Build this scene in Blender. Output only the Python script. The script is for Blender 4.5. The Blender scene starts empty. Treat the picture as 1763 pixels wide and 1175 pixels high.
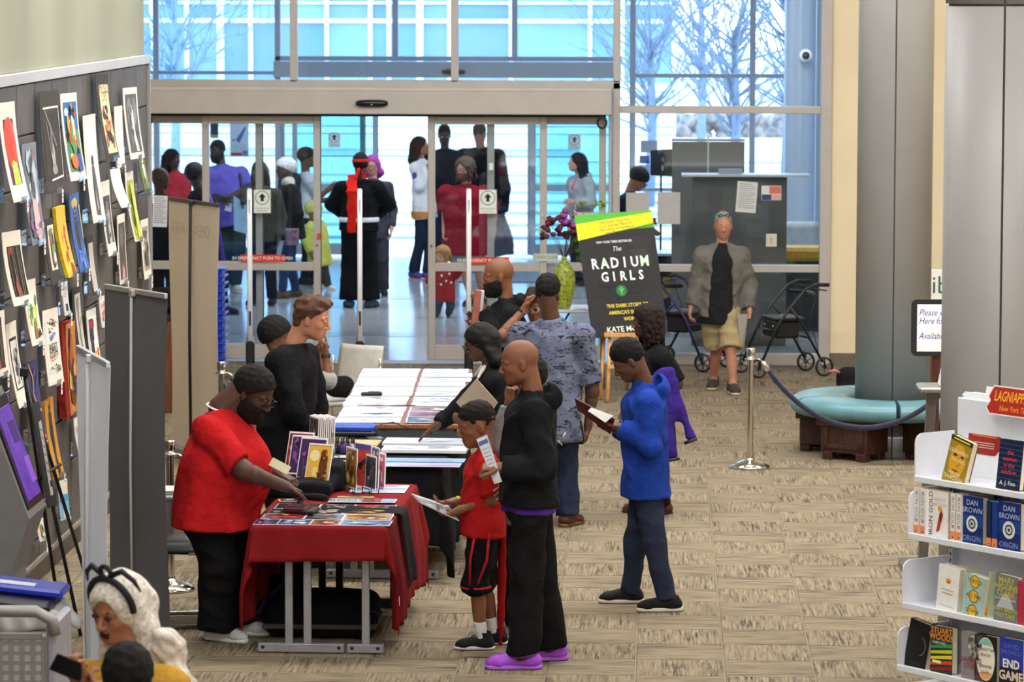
import bpy, math, random
import numpy as np
from mathutils import Vector, Matrix
rnd = random.Random(7)
D = bpy.data
SC = bpy.context.scene
COL = SC.collection
def V(*a): return Vector(a)
# ---------------------------------------------------------------- camera
FPX, CX, CY, CAMZ = 6450.0, 881.5, 587.5, 3.85
_yc = Vector((259.5, 621.5, -6450.0)).normalized()          # building's depth axis seen by the camera
_xc = Vector((1.0, -0.0055, 0.0)); _xc.z = (_xc.x * 259.5 + _xc.y * 621.5) / 6450.0; _xc.normalize()
_zc = _xc.cross(_yc).normalized(); _xc = _yc.cross(_zc).normalized()
MC = Matrix((_xc, _yc, _zc))                                 # camera -> world rotation
cam = D.cameras.new('camera'); camo = D.objects.new('camera', cam); COL.objects.link(camo)
cam.sensor_width = 36; cam.lens = FPX / 1763 * 36; cam.clip_end = 500
mw = MC.to_4x4(); mw.translation = (0, 0, CAMZ); camo.matrix_world = mw
cam.dof.use_dof = True; cam.dof.focus_distance = 22.5; cam.dof.aperture_fstop = 7.0
SC.camera = camo
def P(px, py, Y):                                            # the point of the depth plane Y under a pixel
    d = MC @ Vector(((px - CX) / FPX, -(py - CY) / FPX, -1)); t = Y / d.y
    return Vector((d.x * t, Y, CAMZ + d.z * t))
def G(px, py, z=0.0):                                        # the point at height z under a pixel
    d = MC @ Vector(((px - CX) / FPX, -(py - CY) / FPX, -1)); t = (z - CAMZ) / d.z
    return Vector((d.x * t, d.y * t, z))
def PX(px, py, X):                                           # the point of the side plane X under a pixel
    d = MC @ Vector(((px - CX) / FPX, -(py - CY) / FPX, -1)); t = X / d.x
    return Vector((X, d.y * t, CAMZ + d.z * t))
def SCL(Y): return FPX / Y
# ---------------------------------------------------------------- world, lights, exposure
SC.view_settings.view_transform = 'Standard'; SC.view_settings.look = 'None'
SC.view_settings.exposure = -0.14; SC.view_settings.gamma = 1.0; SC.view_settings.use_curve_mapping = False
W = D.worlds.new('sky'); SC.world = W; W.use_nodes = True
nt = W.node_tree; bg = nt.nodes['Background']
tc = nt.nodes.new('ShaderNodeTexCoord'); sp = nt.nodes.new('ShaderNodeSeparateXYZ'); cr = nt.nodes.new('ShaderNodeValToRGB')
nt.links.new(tc.outputs['Generated'], sp.inputs[0]); nt.links.new(sp.outputs['Z'], cr.inputs[0]); nt.links.new(cr.outputs[0], bg.inputs[0])
cr.color_ramp.elements[0].position = 0.0; cr.color_ramp.elements[0].color = (0.90, 0.94, 1.0, 1)
cr.color_ramp.elements[1].position = 0.6; cr.color_ramp.elements[1].color = (0.60, 0.77, 1.0, 1)
bg.inputs[1].default_value = 4.8
def area(name, loc, sx, sy, power, color=(1, .985, .975), rot=(0, 0, 0)):
    l = D.lights.new(name, 'AREA'); l.shape = 'RECTANGLE'; l.size = sx; l.size_y = sy; l.energy = power; l.color = color
    o = D.objects.new(name, l); COL.objects.link(o); o.location = loc; o.rotation_euler = rot; return o
for yy, pw in ((4, 90), (10.5, 110), (17, 185), (23.5, 250), (30, 275)):
    for xx in (-3.4, 0.6, 5.0):
        area('ceiling_light', (xx, yy, 7.9), 2.2, 1.2, pw if xx > -3 else pw * .8)
for xx in (-4.4, -1.4, 1.6):
    area('vestibule_fill', (xx, 43.5, 4.9), 1.6, 2.4, 170, (0.90, 0.95, 1.0))  # added lamps out of view that light people and frames in the vestibule
def spot(name, loc, to, power, ang=50, blend=.9, color=(1, .9, .72)):
    l = D.lights.new(name, 'SPOT'); l.energy = power; l.spot_size = math.radians(ang); l.spot_blend = blend; l.color = color
    l.shadow_soft_size = .05; o = D.objects.new(name, l); COL.objects.link(o); o.location = loc
    o.rotation_euler = (Vector(to) - Vector(loc)).to_track_quat('-Z', 'Y').to_euler(); return o
for yy in (18.65, 20.5, 22.35, 24.2, 26.05, 27.9):
    spot('wall_spotlight', (-3.72, yy, 5.3), (-3.99, yy, 3.3), 170, ang=46)
area('camera_side_fill', (0.5, -1.5, 6.8), 9, 1.6, 520, rot=(math.radians(62), 0, 0))  # added fill behind the camera, brightening faces and surfaces turned towards it
for yy, pw in ((13, 240), (24, 500)): area('forward_fill', (0.8, yy, 7.7), 9, .5, pw, rot=(math.radians(48), 0, 0))  # unseen fill strips, added to lift upright surfaces farther down the room
SC.cycles.use_denoising = True
SC.cycles.max_bounces = 10; SC.cycles.transparent_max_bounces = 24; SC.cycles.caustics_reflective = False; SC.cycles.caustics_refractive = False
# ---------------------------------------------------------------- materials
def lin(h):
    c = [int(h[i:i + 2], 16) / 255 for i in (0, 2, 4)]
    return tuple(x / 12.92 if x <= .04045 else ((x + .055) / 1.055) ** 2.4 for x in c)
_M = {}
def mat(h, rough=.6, metal=0.0, var=0.06, vs=12.0, bump=0.0, bs=60.0, spec=.4, stretch=None, sheen=0.0, sss=0.0, coat=0.0, emit=0.0, alpha=1.0):
    key = (h, rough, metal, var, vs, bump, bs, spec, stretch, sheen, sss, coat, emit, alpha)
    if key in _M: return _M[key]
    m = D.materials.new('finish_' + h); m.use_nodes = True; _M[key] = m
    n = m.node_tree.nodes; L = m.node_tree.links; b = n['Principled BSDF']; c = lin(h)
    b.inputs['Base Color'].default_value = (*c, 1); b.inputs['Roughness'].default_value = rough; b.inputs['Metallic'].default_value = metal
    b.inputs['Specular IOR Level'].default_value = spec
    if sheen: b.inputs['Sheen Weight'].default_value = sheen
    if sss: b.inputs['Subsurface Weight'].default_value = sss; b.inputs['Subsurface Radius'].default_value = (.02, .008, .004); b.inputs['Subsurface Scale'].default_value = .6
    if coat: b.inputs['Coat Weight'].default_value = coat; b.inputs['Coat Roughness'].default_value = .12
    if emit: b.inputs['Emission Color'].default_value = (*c, 1); b.inputs['Emission Strength'].default_value = emit
    if alpha < 1: b.inputs['Alpha'].default_value = alpha
    t = n.new('ShaderNodeTexCoord'); src = t.outputs['Object']
    if stretch:
        mp = n.new('ShaderNodeMapping'); mp.inputs['Scale'].default_value = stretch; L.new(src, mp.inputs[0]); src = mp.outputs[0]
    if var:
        no = n.new('ShaderNodeTexNoise'); no.inputs['Scale'].default_value = vs; no.inputs['Detail'].default_value = 4; L.new(src, no.inputs['Vector'])
        r = n.new('ShaderNodeValToRGB'); r.color_ramp.elements[0].position = .3; r.color_ramp.elements[1].position = .7
        lo, hi = 1 - var * 2, 1 + var * 1.2
        r.color_ramp.elements[0].color = (*[min(1, x * lo) for x in c], 1); r.color_ramp.elements[1].color = (*[min(1, x * hi + var * .02) for x in c], 1)
        L.new(no.outputs['Fac'], r.inputs[0]); L.new(r.outputs[0], b.inputs['Base Color'])
    if bump:
        n2 = n.new('ShaderNodeTexNoise'); n2.inputs['Scale'].default_value = bs; n2.inputs['Detail'].default_value = 3; L.new(src, n2.inputs['Vector'])
        bp = n.new('ShaderNodeBump'); bp.inputs['Strength'].default_value = bump; bp.inputs['Distance'].default_value = .02 if bs == 17 else .01
        L.new(n2.outputs['Fac'], bp.inputs['Height']); L.new(bp.outputs[0], b.inputs['Normal'])
    return m
def cloth(h, var=.10, bump=.75): return mat(h, rough=.9, var=var, vs=9, bump=bump, bs=17, spec=.12)
def skin(h): return mat(h, rough=.5, var=.05, vs=14, bump=.08, bs=90, spec=.35, sss=.06)
def alum(h='b3aeaa'): return mat(h, rough=.42, metal=.1, var=.03, vs=4, spec=.5)
def plas(h, rough=.4): return mat(h, rough=rough, var=.03, vs=8, spec=.5)
def prnt(h): return mat(h, rough=.22, var=.02, vs=30, spec=.5)
def paper(h): return mat(h, rough=.6, var=.02, vs=20, spec=.3)
def wood(h): return mat(h, rough=.45, var=.25, vs=5, stretch=(12, 12, 1.2), spec=.4, bump=.05)
CHROME = mat('d8d4cc', rough=.12, metal=1.0, var=.0)
BLACKM = mat('1a1a1c', rough=.45, var=.04)
def glass_mat(name, tint, refl=.06, haze=None):
    m = D.materials.new(name); m.use_nodes = True; n = m.node_tree.nodes; L = m.node_tree.links; n.clear()
    o = n.new('ShaderNodeOutputMaterial'); t = n.new('ShaderNodeBsdfTransparent'); t.inputs[0].default_value = (*tint, 1)
    g = n.new('ShaderNodeBsdfGlossy'); g.inputs['Roughness'].default_value = .02; g.inputs['Color'].default_value = (.9, .95, 1, 1)
    f = n.new('ShaderNodeLayerWeight'); f.inputs[0].default_value = .25
    mm = n.new('ShaderNodeMath'); mm.operation = 'MULTIPLY_ADD'; mm.inputs[1].default_value = .55; mm.inputs[2].default_value = refl; L.new(f.outputs['Fresnel'], mm.inputs[0])
    x = n.new('ShaderNodeMixShader'); L.new(mm.outputs[0], x.inputs[0]); L.new(t.outputs[0], x.inputs[1]); L.new(g.outputs[0], x.inputs[2])
    last = x
    if haze:
        df = n.new('ShaderNodeBsdfTranslucent'); df.inputs[0].default_value = (*haze[1], 1)
        y = n.new('ShaderNodeMixShader'); y.inputs[0].default_value = haze[0]; L.new(x.outputs[0], y.inputs[1]); L.new(df.outputs[0], y.inputs[2]); last = y
    L.new(last.outputs[0], o.inputs[0]); return m
def sheer(h, a=.45):
    m = mat(h, .75, var=.04, vs=2).copy(); n = m.node_tree.nodes; L = m.node_tree.links; o = [x for x in n if x.type == 'OUTPUT_MATERIAL'][0]; t = n.new('ShaderNodeBsdfTranslucent'); t.inputs[0].default_value = (*lin(h), 1); x = n.new('ShaderNodeMixShader'); x.inputs[0].default_value = a
    L.new(n['Principled BSDF'].outputs[0], x.inputs[1]); L.new(t.outputs[0], x.inputs[2]); L.new(x.outputs[0], o.inputs[0]); return m
GLASS = glass_mat('window_glass', (.93, .97, .99), .02)
TEAL = glass_mat('teal_door_glass', (.70, .88, .89), .03)
ACRYL = glass_mat('clear_acrylic', (.86, .89, .92), .16, (.10, (.85, .9, .95)))
# ---------------------------------------------------------------- mesh helpers
def new_mesh(name, verts, faces, mats, mi=None, smooth=False):
    me = D.meshes.new(name)
    nv = len(verts); va = np.asarray(verts, dtype=np.float32).reshape(-1)
    me.vertices.add(nv); me.vertices.foreach_set('co', va)
    if isinstance(faces, np.ndarray):
        nf = len(faces); k = faces.shape[1]
        me.loops.add(nf * k); me.loops.foreach_set('vertex_index', faces.astype(np.int32).reshape(-1))
        me.polygons.add(nf); me.polygons.foreach_set('loop_start', (np.arange(nf) * k).astype(np.int32))
    else:
        nf = len(faces); ls = [len(f) for f in faces]
        me.loops.add(sum(ls)); me.loops.foreach_set('vertex_index', np.fromiter((i for f in faces for i in f), dtype=np.int32))
        me.polygons.add(nf); me.polygons.foreach_set('loop_start', np.concatenate([[0], np.cumsum(ls)[:-1]]).astype(np.int32) if nf else np.zeros(0, np.int32))
    for m in (mats if isinstance(mats, (list, tuple)) else [mats]): me.materials.append(m)
    if mi is not None: me.polygons.foreach_set('material_index', np.asarray(mi, dtype=np.int32))
    sm = np.full(nf, bool(smooth)) if not isinstance(smooth, (list, np.ndarray)) else np.asarray(smooth, bool)
    me.polygons.foreach_set('use_smooth', sm)
    me.update(calc_edges=True); return me
def link(name, me, parent=None, loc=None):
    o = D.objects.new(name, me); COL.objects.link(o)
    if parent is not None:
        o.parent = parent
    if loc is not None: o.location = loc
    return o
def tag(o, label=None, cat=None, group=None, kind=None):
    if label: o['label'] = label
    if cat: o['category'] = cat
    if group: o['group'] = group
    if kind: o['kind'] = kind
    return o
def thing(name, loc, label, cat, group=None, rz=0.0):
    o = D.objects.new(name, None); COL.objects.link(o); o.location = loc; o.rotation_euler = (0, 0, rz); o.empty_display_size = .1
    return tag(o, label, cat, group)
class MB:
    def __init__(s): s.v = []; s.f = []; s.m = []; s.s = []; s.mats = []
    def mi(s, m):
        if m not in s.mats: s.mats.append(m)
        return s.mats.index(m)
    def add(s, vs, fs, m, T=None, smooth=False):
        b = len(s.v); k = s.mi(m)
        s.v += [tuple(T @ Vector(v)) if T is not None else tuple(v) for v in vs]
        s.f += [tuple(b + i for i in f) for f in fs]; s.m += [k] * len(fs); s.s += [smooth] * len(fs); return s
    def box(s, c, d, m, T=None, ch=0.004, rz=0.0, R=None):
        x, y, z = d[0] / 2, d[1] / 2, d[2] / 2; ch = min(ch, x * .6, y * .6, z * .6)
        vs = []; idx = {}
        for sx in (-1, 1):
            for sy in (-1, 1):
                for sz in (-1, 1):
                    for a in range(3):
                        q = [sx * x, sy * y, sz * z]
                        for b in range(3):
                            if b != a: q[b] -= (sx, sy, sz)[b] * ch
                        idx[(sx, sy, sz, a)] = len(vs); vs.append(q)
        fs = []
        def fix(f):
            p = [Vector(vs[i]) for i in f]; n = (p[1] - p[0]).cross(p[2] - p[0]); c0 = sum(p, Vector()) / len(p)
            return tuple(f) if n.dot(c0) > 0 else tuple(reversed(f))
        for a in range(3):
            b, c2 = (a + 1) % 3, (a + 2) % 3
            for sg in (-1, 1):
                f = []
                for sb, sc in ((-1, -1), (1, -1), (1, 1), (-1, 1)):
                    k = [0, 0, 0]; k[a] = sg; k[b] = sb; k[c2] = sc; f.append(idx[(*k, a)])
                fs.append(fix(f))
            for sb in (-1, 1):
                for sc in (-1, 1):
                    k0 = [0, 0, 0]; k0[a] = -1; k0[b] = sb; k0[c2] = sc; k1 = list(k0); k1[a] = 1
                    fs.append(fix([idx[(*k0, b)], idx[(*k1, b)], idx[(*k1, c2)], idx[(*k0, c2)]]))
        for sx in (-1, 1):
            for sy in (-1, 1):
                for sz in (-1, 1): fs.append(fix([idx[(sx, sy, sz, a)] for a in range(3)]))
        M = Matrix.Translation(c)
        if R is not None: M = M @ (R.to_4x4() if len(R) == 3 else R)
        if rz: M = M @ Matrix.Rotation(rz, 4, 'Z')
        if T is not None: M = T @ M
        return s.add(vs, fs, m, M)
    def tube(s, pts, r, m, T=None, n=8, closed=False, caps=True):
        pts = [Vector(p) for p in pts]; N = len(pts); rs = r if isinstance(r, (list, tuple)) else [r] * N
        vs = []; up = None
        for i, p in enumerate(pts):
            a = pts[(i - 1) % N] if (closed or i) else p; b = pts[(i + 1) % N] if (closed or i < N - 1) else p
            t = (b - a).normalized()
            if up is None: up = t.orthogonal().normalized()
            up = (up - t * up.dot(t)); up = up.normalized() if up.length > 1e-6 else t.orthogonal().normalized()
            sd = t.cross(up)
            for k in range(n):
                an = 2 * math.pi * k / n; vs.append(p + (up * math.cos(an) + sd * math.sin(an)) * rs[i])
        fs = []
        for i in range(N if closed else N - 1):
            j = (i + 1) % N
            for k in range(n):
                l = (k + 1) % n; fs.append((i * n + k, i * n + l, j * n + l, j * n + k))
        if caps and not closed: fs += [tuple(reversed(range(n))), tuple((N - 1) * n + k for k in range(n))]
        return s.add(vs, fs, m, T, True)
    def lathe(s, prof, m, c=(0, 0, 0), T=None, n=24, smooth=True, a0=0, a1=2 * math.pi):
        full = abs(a1 - a0 - 2 * math.pi) < 1e-6; vs = []; k = n if full else n + 1
        for r, z in prof:
            for i in range(k):
                a = a0 + (a1 - a0) * i / n; vs.append((c[0] + r * math.cos(a), c[1] + r * math.sin(a), c[2] + z))
        fs = []
        for j in range(len(prof) - 1):
            for i in range(n):
                l = (i + 1) % k; fs.append((j * k + i, j * k + l, (j + 1) * k + l, (j + 1) * k + i))
        return s.add(vs, fs, m, T, smooth)
    def prism(s, poly, d, m, T=None):                       # polygon in XZ, thickness d along Y (front at y=0, going +Y)
        n = len(poly); vs = [(x, 0, z) for x, z in poly] + [(x, d, z) for x, z in poly]
        fs = [tuple(range(n)), tuple(reversed(range(n, 2 * n)))] + [(i, i + n, (i + 1) % n + n, (i + 1) % n) for i in range(n)]
        return s.add(vs, fs, m, T)
    def sheet(s, fn, nu, nv, m, T=None, th=0.0, smooth=True):
        vs = [tuple(fn(i / nu, j / nv)) for j in range(nv + 1) for i in range(nu + 1)]
        k = nu + 1; fs = [(j * k + i, j * k + i + 1, (j + 1) * k + i + 1, (j + 1) * k + i) for j in range(nv) for i in range(nu)]
        return s.add(vs, fs, m, T, smooth)
    def obj(s, name, parent=None, loc=None, world=False):
        vs = s.v
        if loc is not None and world: L = Vector(loc); vs = [(a - L.x, b - L.y, c - L.z) for a, b, c in vs]
        me = new_mesh(name, vs, s.f, s.mats, s.m, s.s)
        o = link(name, me, parent, loc); return o
def wpart(mb, name, root):                                   # a part whose points were given in world space
    inv = root.matrix_basis.inverted(); k = root.parent
    while k is not None: inv = inv @ k.matrix_basis.inverted(); k = k.parent
    mb.v = [tuple(inv @ Vector(v)) for v in mb.v]; return mb.obj(name, root)
def frame(o, u, v):                                          # matrix: local x->u, z->v, -y->normal towards viewer
    u = Vector(u).normalized(); v = Vector(v); v = (v - u * v.dot(u)).normalized(); n = u.cross(v)
    M = Matrix((u, -n, v)).transposed().to_4x4(); M.translation = Vector(o); return M
_TX = {}
def text2d(st, size=1.0, sx=1.0, align='CENTER', shear=0.0, off=0.0):
    key = (st, align, round(shear, 2), off)
    if key not in _TX:
        c = D.curves.new('t', 'FONT'); c.body = st; c.align_x = align; c.align_y = 'CENTER'; c.size = 1; c.shear = shear; c.resolution_u = 2; c.offset = off
        o = D.objects.new('t', c); COL.objects.link(o); dg = bpy.context.evaluated_depsgraph_get(); dg.update()
        me = o.evaluated_get(dg).to_mesh(); _TX[key] = ([(v.co.x, v.co.y) for v in me.vertices], [tuple(p.vertices) for p in me.polygons])
        o.evaluated_get(dg).to_mesh_clear(); D.objects.remove(o); D.curves.remove(c)
    v, f = _TX[key]; return [(x * size * sx, y * size) for x, y in v], f
def prn2(h): return mat(h, rough=.45, var=.02, vs=30, spec=.25)
ARTM = [prn2]
class Art:                                                   # flat print: coloured shapes and lettering in (x right, z up), front = -y
    def __init__(s, bend=None): s.mb = MB(); s.l = 0; s.bend = bend
    def _p(s, x, z, e):
        if s.bend: return s.bend(x, z, e)
        return (x, -e, z)
    def poly(s, pts, h, mk=None):
        s.l += 1; e = .0004 + .0003 * s.l; m = (mk or ARTM[0])(h) if isinstance(h, str) else h
        s.mb.add([s._p(x, z, e) for x, z in pts], [tuple(range(len(pts)))], m); return s
    def rect(s, x0, z0, x1, z1, h, mk=None, n=1):
        s.l += 1; e = .0004 + .0003 * s.l; m = (mk or ARTM[0])(h) if isinstance(h, str) else h
        vs = []; fs = []
        for j in range(n + 1):
            z = z0 + (z1 - z0) * j / n; vs += [s._p(x0, z, e), s._p(x1, z, e)]
            if j: k = 2 * j; fs.append((k - 2, k - 1, k + 1, k))
        s.mb.add(vs, fs, m, None, n > 1); return s
    def ell(s, x, z, rx, rz, h, n=14, rot=0.0, mk=None):
        c, d = math.cos(rot), math.sin(rot)
        return s.poly([(x + rx * math.cos(a) * c - rz * math.sin(a) * d, z + rx * math.cos(a) * d + rz * math.sin(a) * c) for a in [2 * math.pi * i / n for i in range(n)]], h, mk)
    def ring(s, x, z, r0, r1, h, n=28, a0=0, a1=2 * math.pi, asp=1.0):
        s.l += 1; e = .0004 + .0003 * s.l; vs = []; fs = []
        for i in range(n + 1):
            a = a0 + (a1 - a0) * i / n
            vs += [s._p(x + r0 * math.cos(a) * asp, z + r0 * math.sin(a), e), s._p(x + r1 * math.cos(a) * asp, z + r1 * math.sin(a), e)]
            if i: k = 2 * i; fs.append((k - 2, k - 1, k + 1, k))
        s.mb.add(vs, fs, ARTM[0](h)); return s
    def line(s, pts, w, h):
        for (x0, z0), (x1, z1) in zip(pts[:-1], pts[1:]):
            dx, dz = x1 - x0, z1 - z0; L = math.hypot(dx, dz) or 1; nx, nz = -dz / L * w / 2, dx / L * w / 2
            s.poly([(x0 + nx, z0 + nz), (x0 - nx, z0 - nz), (x1 - nx, z1 - nz), (x1 + nx, z1 + nz)], h); s.l -= 1
        s.l += 1; return s
    def text(s, st, x, z, size, h, sx=1.0, align='CENTER', rot=0.0, shear=0.0, off=0.0, mk=None):
        s.l += 1; e = .0004 + .0003 * s.l; v, f = text2d(st, size, sx, align, shear, off); c, d = math.cos(rot), math.sin(rot)
        s.mb.add([s._p(x + a * c - b * d, z + a * d + b * c, e) for a, b in v], f, (mk or ARTM[0])(h)); return s
    def blobs(s, x0, z0, x1, z1, cols, n=14, seed=0, sz=.25):
        r = random.Random(seed); w, hh = x1 - x0, z1 - z0
        for i in range(n):
            rx = w * sz * r.uniform(.3, 1); rz = hh * sz * r.uniform(.2, .8)
            cx = r.uniform(x0 + rx, x1 - rx) if w > 2 * rx else (x0 + x1) / 2; cz = r.uniform(z0 + rz, z1 - rz) if hh > 2 * rz else (z0 + z1) / 2
            k = r.randint(5, 9); ph = r.random() * 6
            s.poly([(cx + rx * math.cos(6.283 * q / k + ph) * r.uniform(.55, 1), cz + rz * math.sin(6.283 * q / k + ph) * r.uniform(.55, 1)) for q in range(k)], r.choice(cols))
        return s
    def obj(s, name, parent, T=None):
        if T is not None: s.mb.v = [tuple(T @ Vector(v)) for v in s.mb.v]
        return s.mb.obj(name, parent)
# ---------------------------------------------------------------- setting
def struct(name, loc=(0, 0, 0)):
    o = D.objects.new(name, None); COL.objects.link(o); o.location = loc; o['kind'] = 'structure'; return o
def smesh(name, mb): o = mb.obj(name); o['kind'] = 'structure'; return o
YW = G(645, 624).y; YO = G(780, 443).y
# floor: base slab + carpet tiles
TS = .5
def carpet_mat():
    m = D.materials.new('striated_carpet'); m.use_nodes = True; n = m.node_tree.nodes; L = m.node_tree.links; b = n['Principled BSDF']
    b.inputs['Roughness'].default_value = .95; b.inputs['Specular IOR Level'].default_value = .12
    uv = n.new('ShaderNodeUVMap'); uv.uv_map = 'UVMap'; oi = n.new('ShaderNodeObjectInfo')
    ad = n.new('ShaderNodeVectorMath'); ad.operation = 'ADD'; ml = n.new('ShaderNodeMath'); ml.operation = 'MULTIPLY'; ml.inputs[1].default_value = 61
    cb = n.new('ShaderNodeCombineXYZ'); L.new(oi.outputs['Random'], ml.inputs[0]); L.new(ml.outputs[0], cb.inputs[0]); L.new(ml.outputs[0], cb.inputs[2])
    L.new(uv.outputs[0], ad.inputs[0]); L.new(cb.outputs[0], ad.inputs[1])
    mp = n.new('ShaderNodeMapping'); mp.inputs['Scale'].default_value = (3.4, 64, 1); L.new(ad.outputs[0], mp.inputs[0])
    n1 = n.new('ShaderNodeTexNoise'); n1.inputs['Scale'].default_value = 1; n1.inputs['Detail'].default_value = 5; n1.inputs['Roughness'].default_value = .65; n1.inputs['Distortion'].default_value = .3; L.new(mp.outputs[0], n1.inputs[0])
    mp2 = n.new('ShaderNodeMapping'); mp2.inputs['Scale'].default_value = (3.2, 7.0, 1); L.new(ad.outputs[0], mp2.inputs[0])
    n2 = n.new('ShaderNodeTexNoise'); n2.inputs['Scale'].default_value = 1; n2.inputs['Detail'].default_value = 2; L.new(mp2.outputs[0], n2.inputs[0])
    r2 = n.new('ShaderNodeValToRGB'); r2.color_ramp.elements[0].position = .38; r2.color_ramp.elements[1].position = .62; L.new(n2.outputs[0], r2.inputs[0])
    r1 = n.new('ShaderNodeValToRGB'); r1.color_ramp.elements[0].position = .36; r1.color_ramp.elements[0].color = (*lin('403934'), 1)
    r1.color_ramp.elements[1].position = .62; r1.color_ramp.elements[1].color = (*lin('988a72'), 1); L.new(n1.outputs[0], r1.inputs[0])
    mx = n.new('ShaderNodeMix'); mx.data_type = 'RGBA'; L.new(r2.outputs[0], mx.inputs[0]); L.new(r1.outputs[0], mx.inputs[6]); mx.inputs[7].default_value = (*lin('8a7d67'), 1)
    mx2 = n.new('ShaderNodeMix'); mx2.data_type = 'RGBA'; mx2.inputs[0].default_value = .45; L.new(mx.outputs[2], mx2.inputs[6]); L.new(r1.outputs[0], mx2.inputs[7])
    L.new(mx2.outputs[2], b.inputs['Base Color'])
    bp = n.new('ShaderNodeBump'); bp.inputs['Strength'].default_value = .25; bp.inputs['Distance'].default_value = .01; L.new(n1.outputs[0], bp.inputs['Height']); L.new(bp.outputs[0], b.inputs['Normal'])
    return m
CARPET = carpet_mat()
mb = MB(); mb.box((0.8, 17.2, -.056), (16.4, 2 * (YW - 17.2) - .02, .10), mat('867a66', .95), ch=.001)
floor = smesh('floor', mb)
def tile_mesh(cx=0, cy=0, rot=0, off=(0, 0)):
    a, c, h = TS / 2 - .0035, .006, .006
    v = []; 
    for x, y in ((-1, -1), (1, -1), (1, 1), (-1, 1)): v.append((x * a, y * a, -h))
    for x, y in ((-1, -1), (1, -1), (1, 1), (-1, 1)): v.append((x * (a - c), y * (a - c), 0))
    f = [(4, 5, 6, 7), (0, 1, 5, 4), (1, 2, 6, 5), (2, 3, 7, 6), (3, 0, 4, 7)]
    return v, f
def tile_uv(me, uvs):
    l = me.uv_layers.new(name='UVMap'); l.data.foreach_set('uv', np.asarray(uvs, np.float32).reshape(-1))
tv, tf = tile_mesh(); tme = []
for r in (0, 1):
    me = new_mesh('carpet_tile', tv, tf, CARPET)
    tile_uv(me, [((tv[i][0], tv[i][1]) if r == 0 else (tv[i][1], tv[i][0])) for f in tf for i in f]); tme.append(me)
g0 = G(1243.9, 1116); X0 = g0.x; gy = G(1300, 1015.0); Y0 = gy.y
cells = []
for iy in range(-14, 60):
    for ix in range(-24, 16):
        x, y = X0 + (ix + .5) * TS, Y0 + (iy + .5) * TS
        if y > YW - .25 or y < 11: continue
        px = 1141 + x / y * FPX
        if -60 < px < 1830 and x > -7 and not (x < -3.8 and y < 29): cells.append((y, ix, iy, x))
cells.sort(); near = [c for c in cells if c[0] > 17.6][:298]; nset = {(c[1], c[2]) for c in near}
for y, ix, iy, x in near:
    o = link('carpet_tile', tme[(ix + iy) % 2], floor, (x, y, .0))
vs, fs, uv = [], [], []
for iy in range(-22, 62):
    for ix in range(-16, 17):
        x, y = X0 + (ix + .5) * TS, Y0 + (iy + .5) * TS
        if (ix, iy) in nset or y > YW - .26 or y < 8 or x < -7.3 or x > 8.8: continue
        b = len(vs); ra, rb = rnd.random() * 40, rnd.random() * 40
        vs += [(v[0] + x, v[1] + y, v[2]) for v in tv]; fs += [tuple(b + i for i in f) for f in tf]
        for f in tf:
            for i in f: q = (tv[i][0], tv[i][1]) if (ix + iy) % 2 == 0 else (tv[i][1], tv[i][0]); uv.append((q[0] + ra, q[1] + rb))
me = new_mesh('carpet_tiles', vs, fs, CARPET); tile_uv(me, uv); o = link('distant_carpet', me, floor); o['kind'] = 'stuff'
# vestibule floor and outside ground
VF = mat('aeb3b8', rough=.16, var=.05, vs=3, spec=.6, coat=.35)
mb = MB(); mb.box((-1.5, (YW + YO) / 2 + .05, -.051), (13, YO - YW - .1, .10), VF, ch=.001); vf = smesh('vestibule_floor', mb)
for yy in (G(645, 576).y, G(645, 512).y):
    mb = MB(); mb.box((-1.5, yy, .0005), (13, .5, .003), mat('8b939d', rough=.2, var=.05, coat=.3), ch=.001); mb.obj('floor_band', vf)
mb = MB(); mb.box((0, YW, -.02), (14.6, .34, .05), alum('6e6a66'), ch=.003); smesh('threshold', mb)
mb = MB(); mb.box((0, 130, -.1), (220, 155, .16), mat('dde2e6', rough=.9, var=.04, vs=.3), ch=.001); smesh('ground', mb)
m0, m1 = G(760, 486), G(760, 456)
mb = MB(); mb.box((-1.1, (m0.y + m1.y) / 2, .008), (3.6, m1.y - m0.y, .016), mat('7d8793', rough=.95, var=.12, vs=40), ch=.004)
o = mb.obj('door_mat'); tag(o, 'grey ribbed entrance mat inside the far outer doorway', 'mat')
for i in range(7):
    mb = MB(); mb.box((-1.1, 56 + i * 3.0, .004), (30, .22, .05), mat('b4c0cc', rough=.9), ch=.005); o = mb.obj('paving_band'); o['kind'] = 'structure'
# room shell
CREAM = mat('ecdcba', rough=.8, var=.02, vs=2)
mb = MB(); xw = P(1430, 400, YW).x
mb.box(((xw + 9) / 2, YW + .12, 4), (9 - xw, .24, 8), CREAM); wf = smesh('wall_front', mb)
mb = MB(); mb.box(((xw + 9) / 2, YW - .012, .06), (9 - xw, .022, .12), mat('6d6455', .6)); smesh('baseboard_front', mb)
mb = MB(); mb.box((9.1, 17, 4), (.2, 42, 8), CREAM); smesh('wall_right', mb)
mb = MB(); mb.box((-7.4, 17, 4), (.2, 42, 8), CREAM); smesh('wall_far_left', mb)
mb = MB(); mb.box((.8, -4, 4), (16.6, .2, 8), CREAM); smesh('wall_back', mb)
mb = MB(); mb.box((.8, 17, 8.1), (16.6, 42.3, .2), mat('e4e2dc', .9)); smesh('ceiling', mb)
mb = MB(); mb.box((-1.5, (YW + YO) / 2, 5.1), (13.2, YO - YW + .3, .2), mat('d8dade', .9)); smesh('vestibule_ceiling', mb)
mb = MB(); mb.box((-1.4, YW + .05, 6.55), (12.0, .2, 2.9), mat('cfd2d4', .8)); smesh('wall_above_windows', mb)
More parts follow.
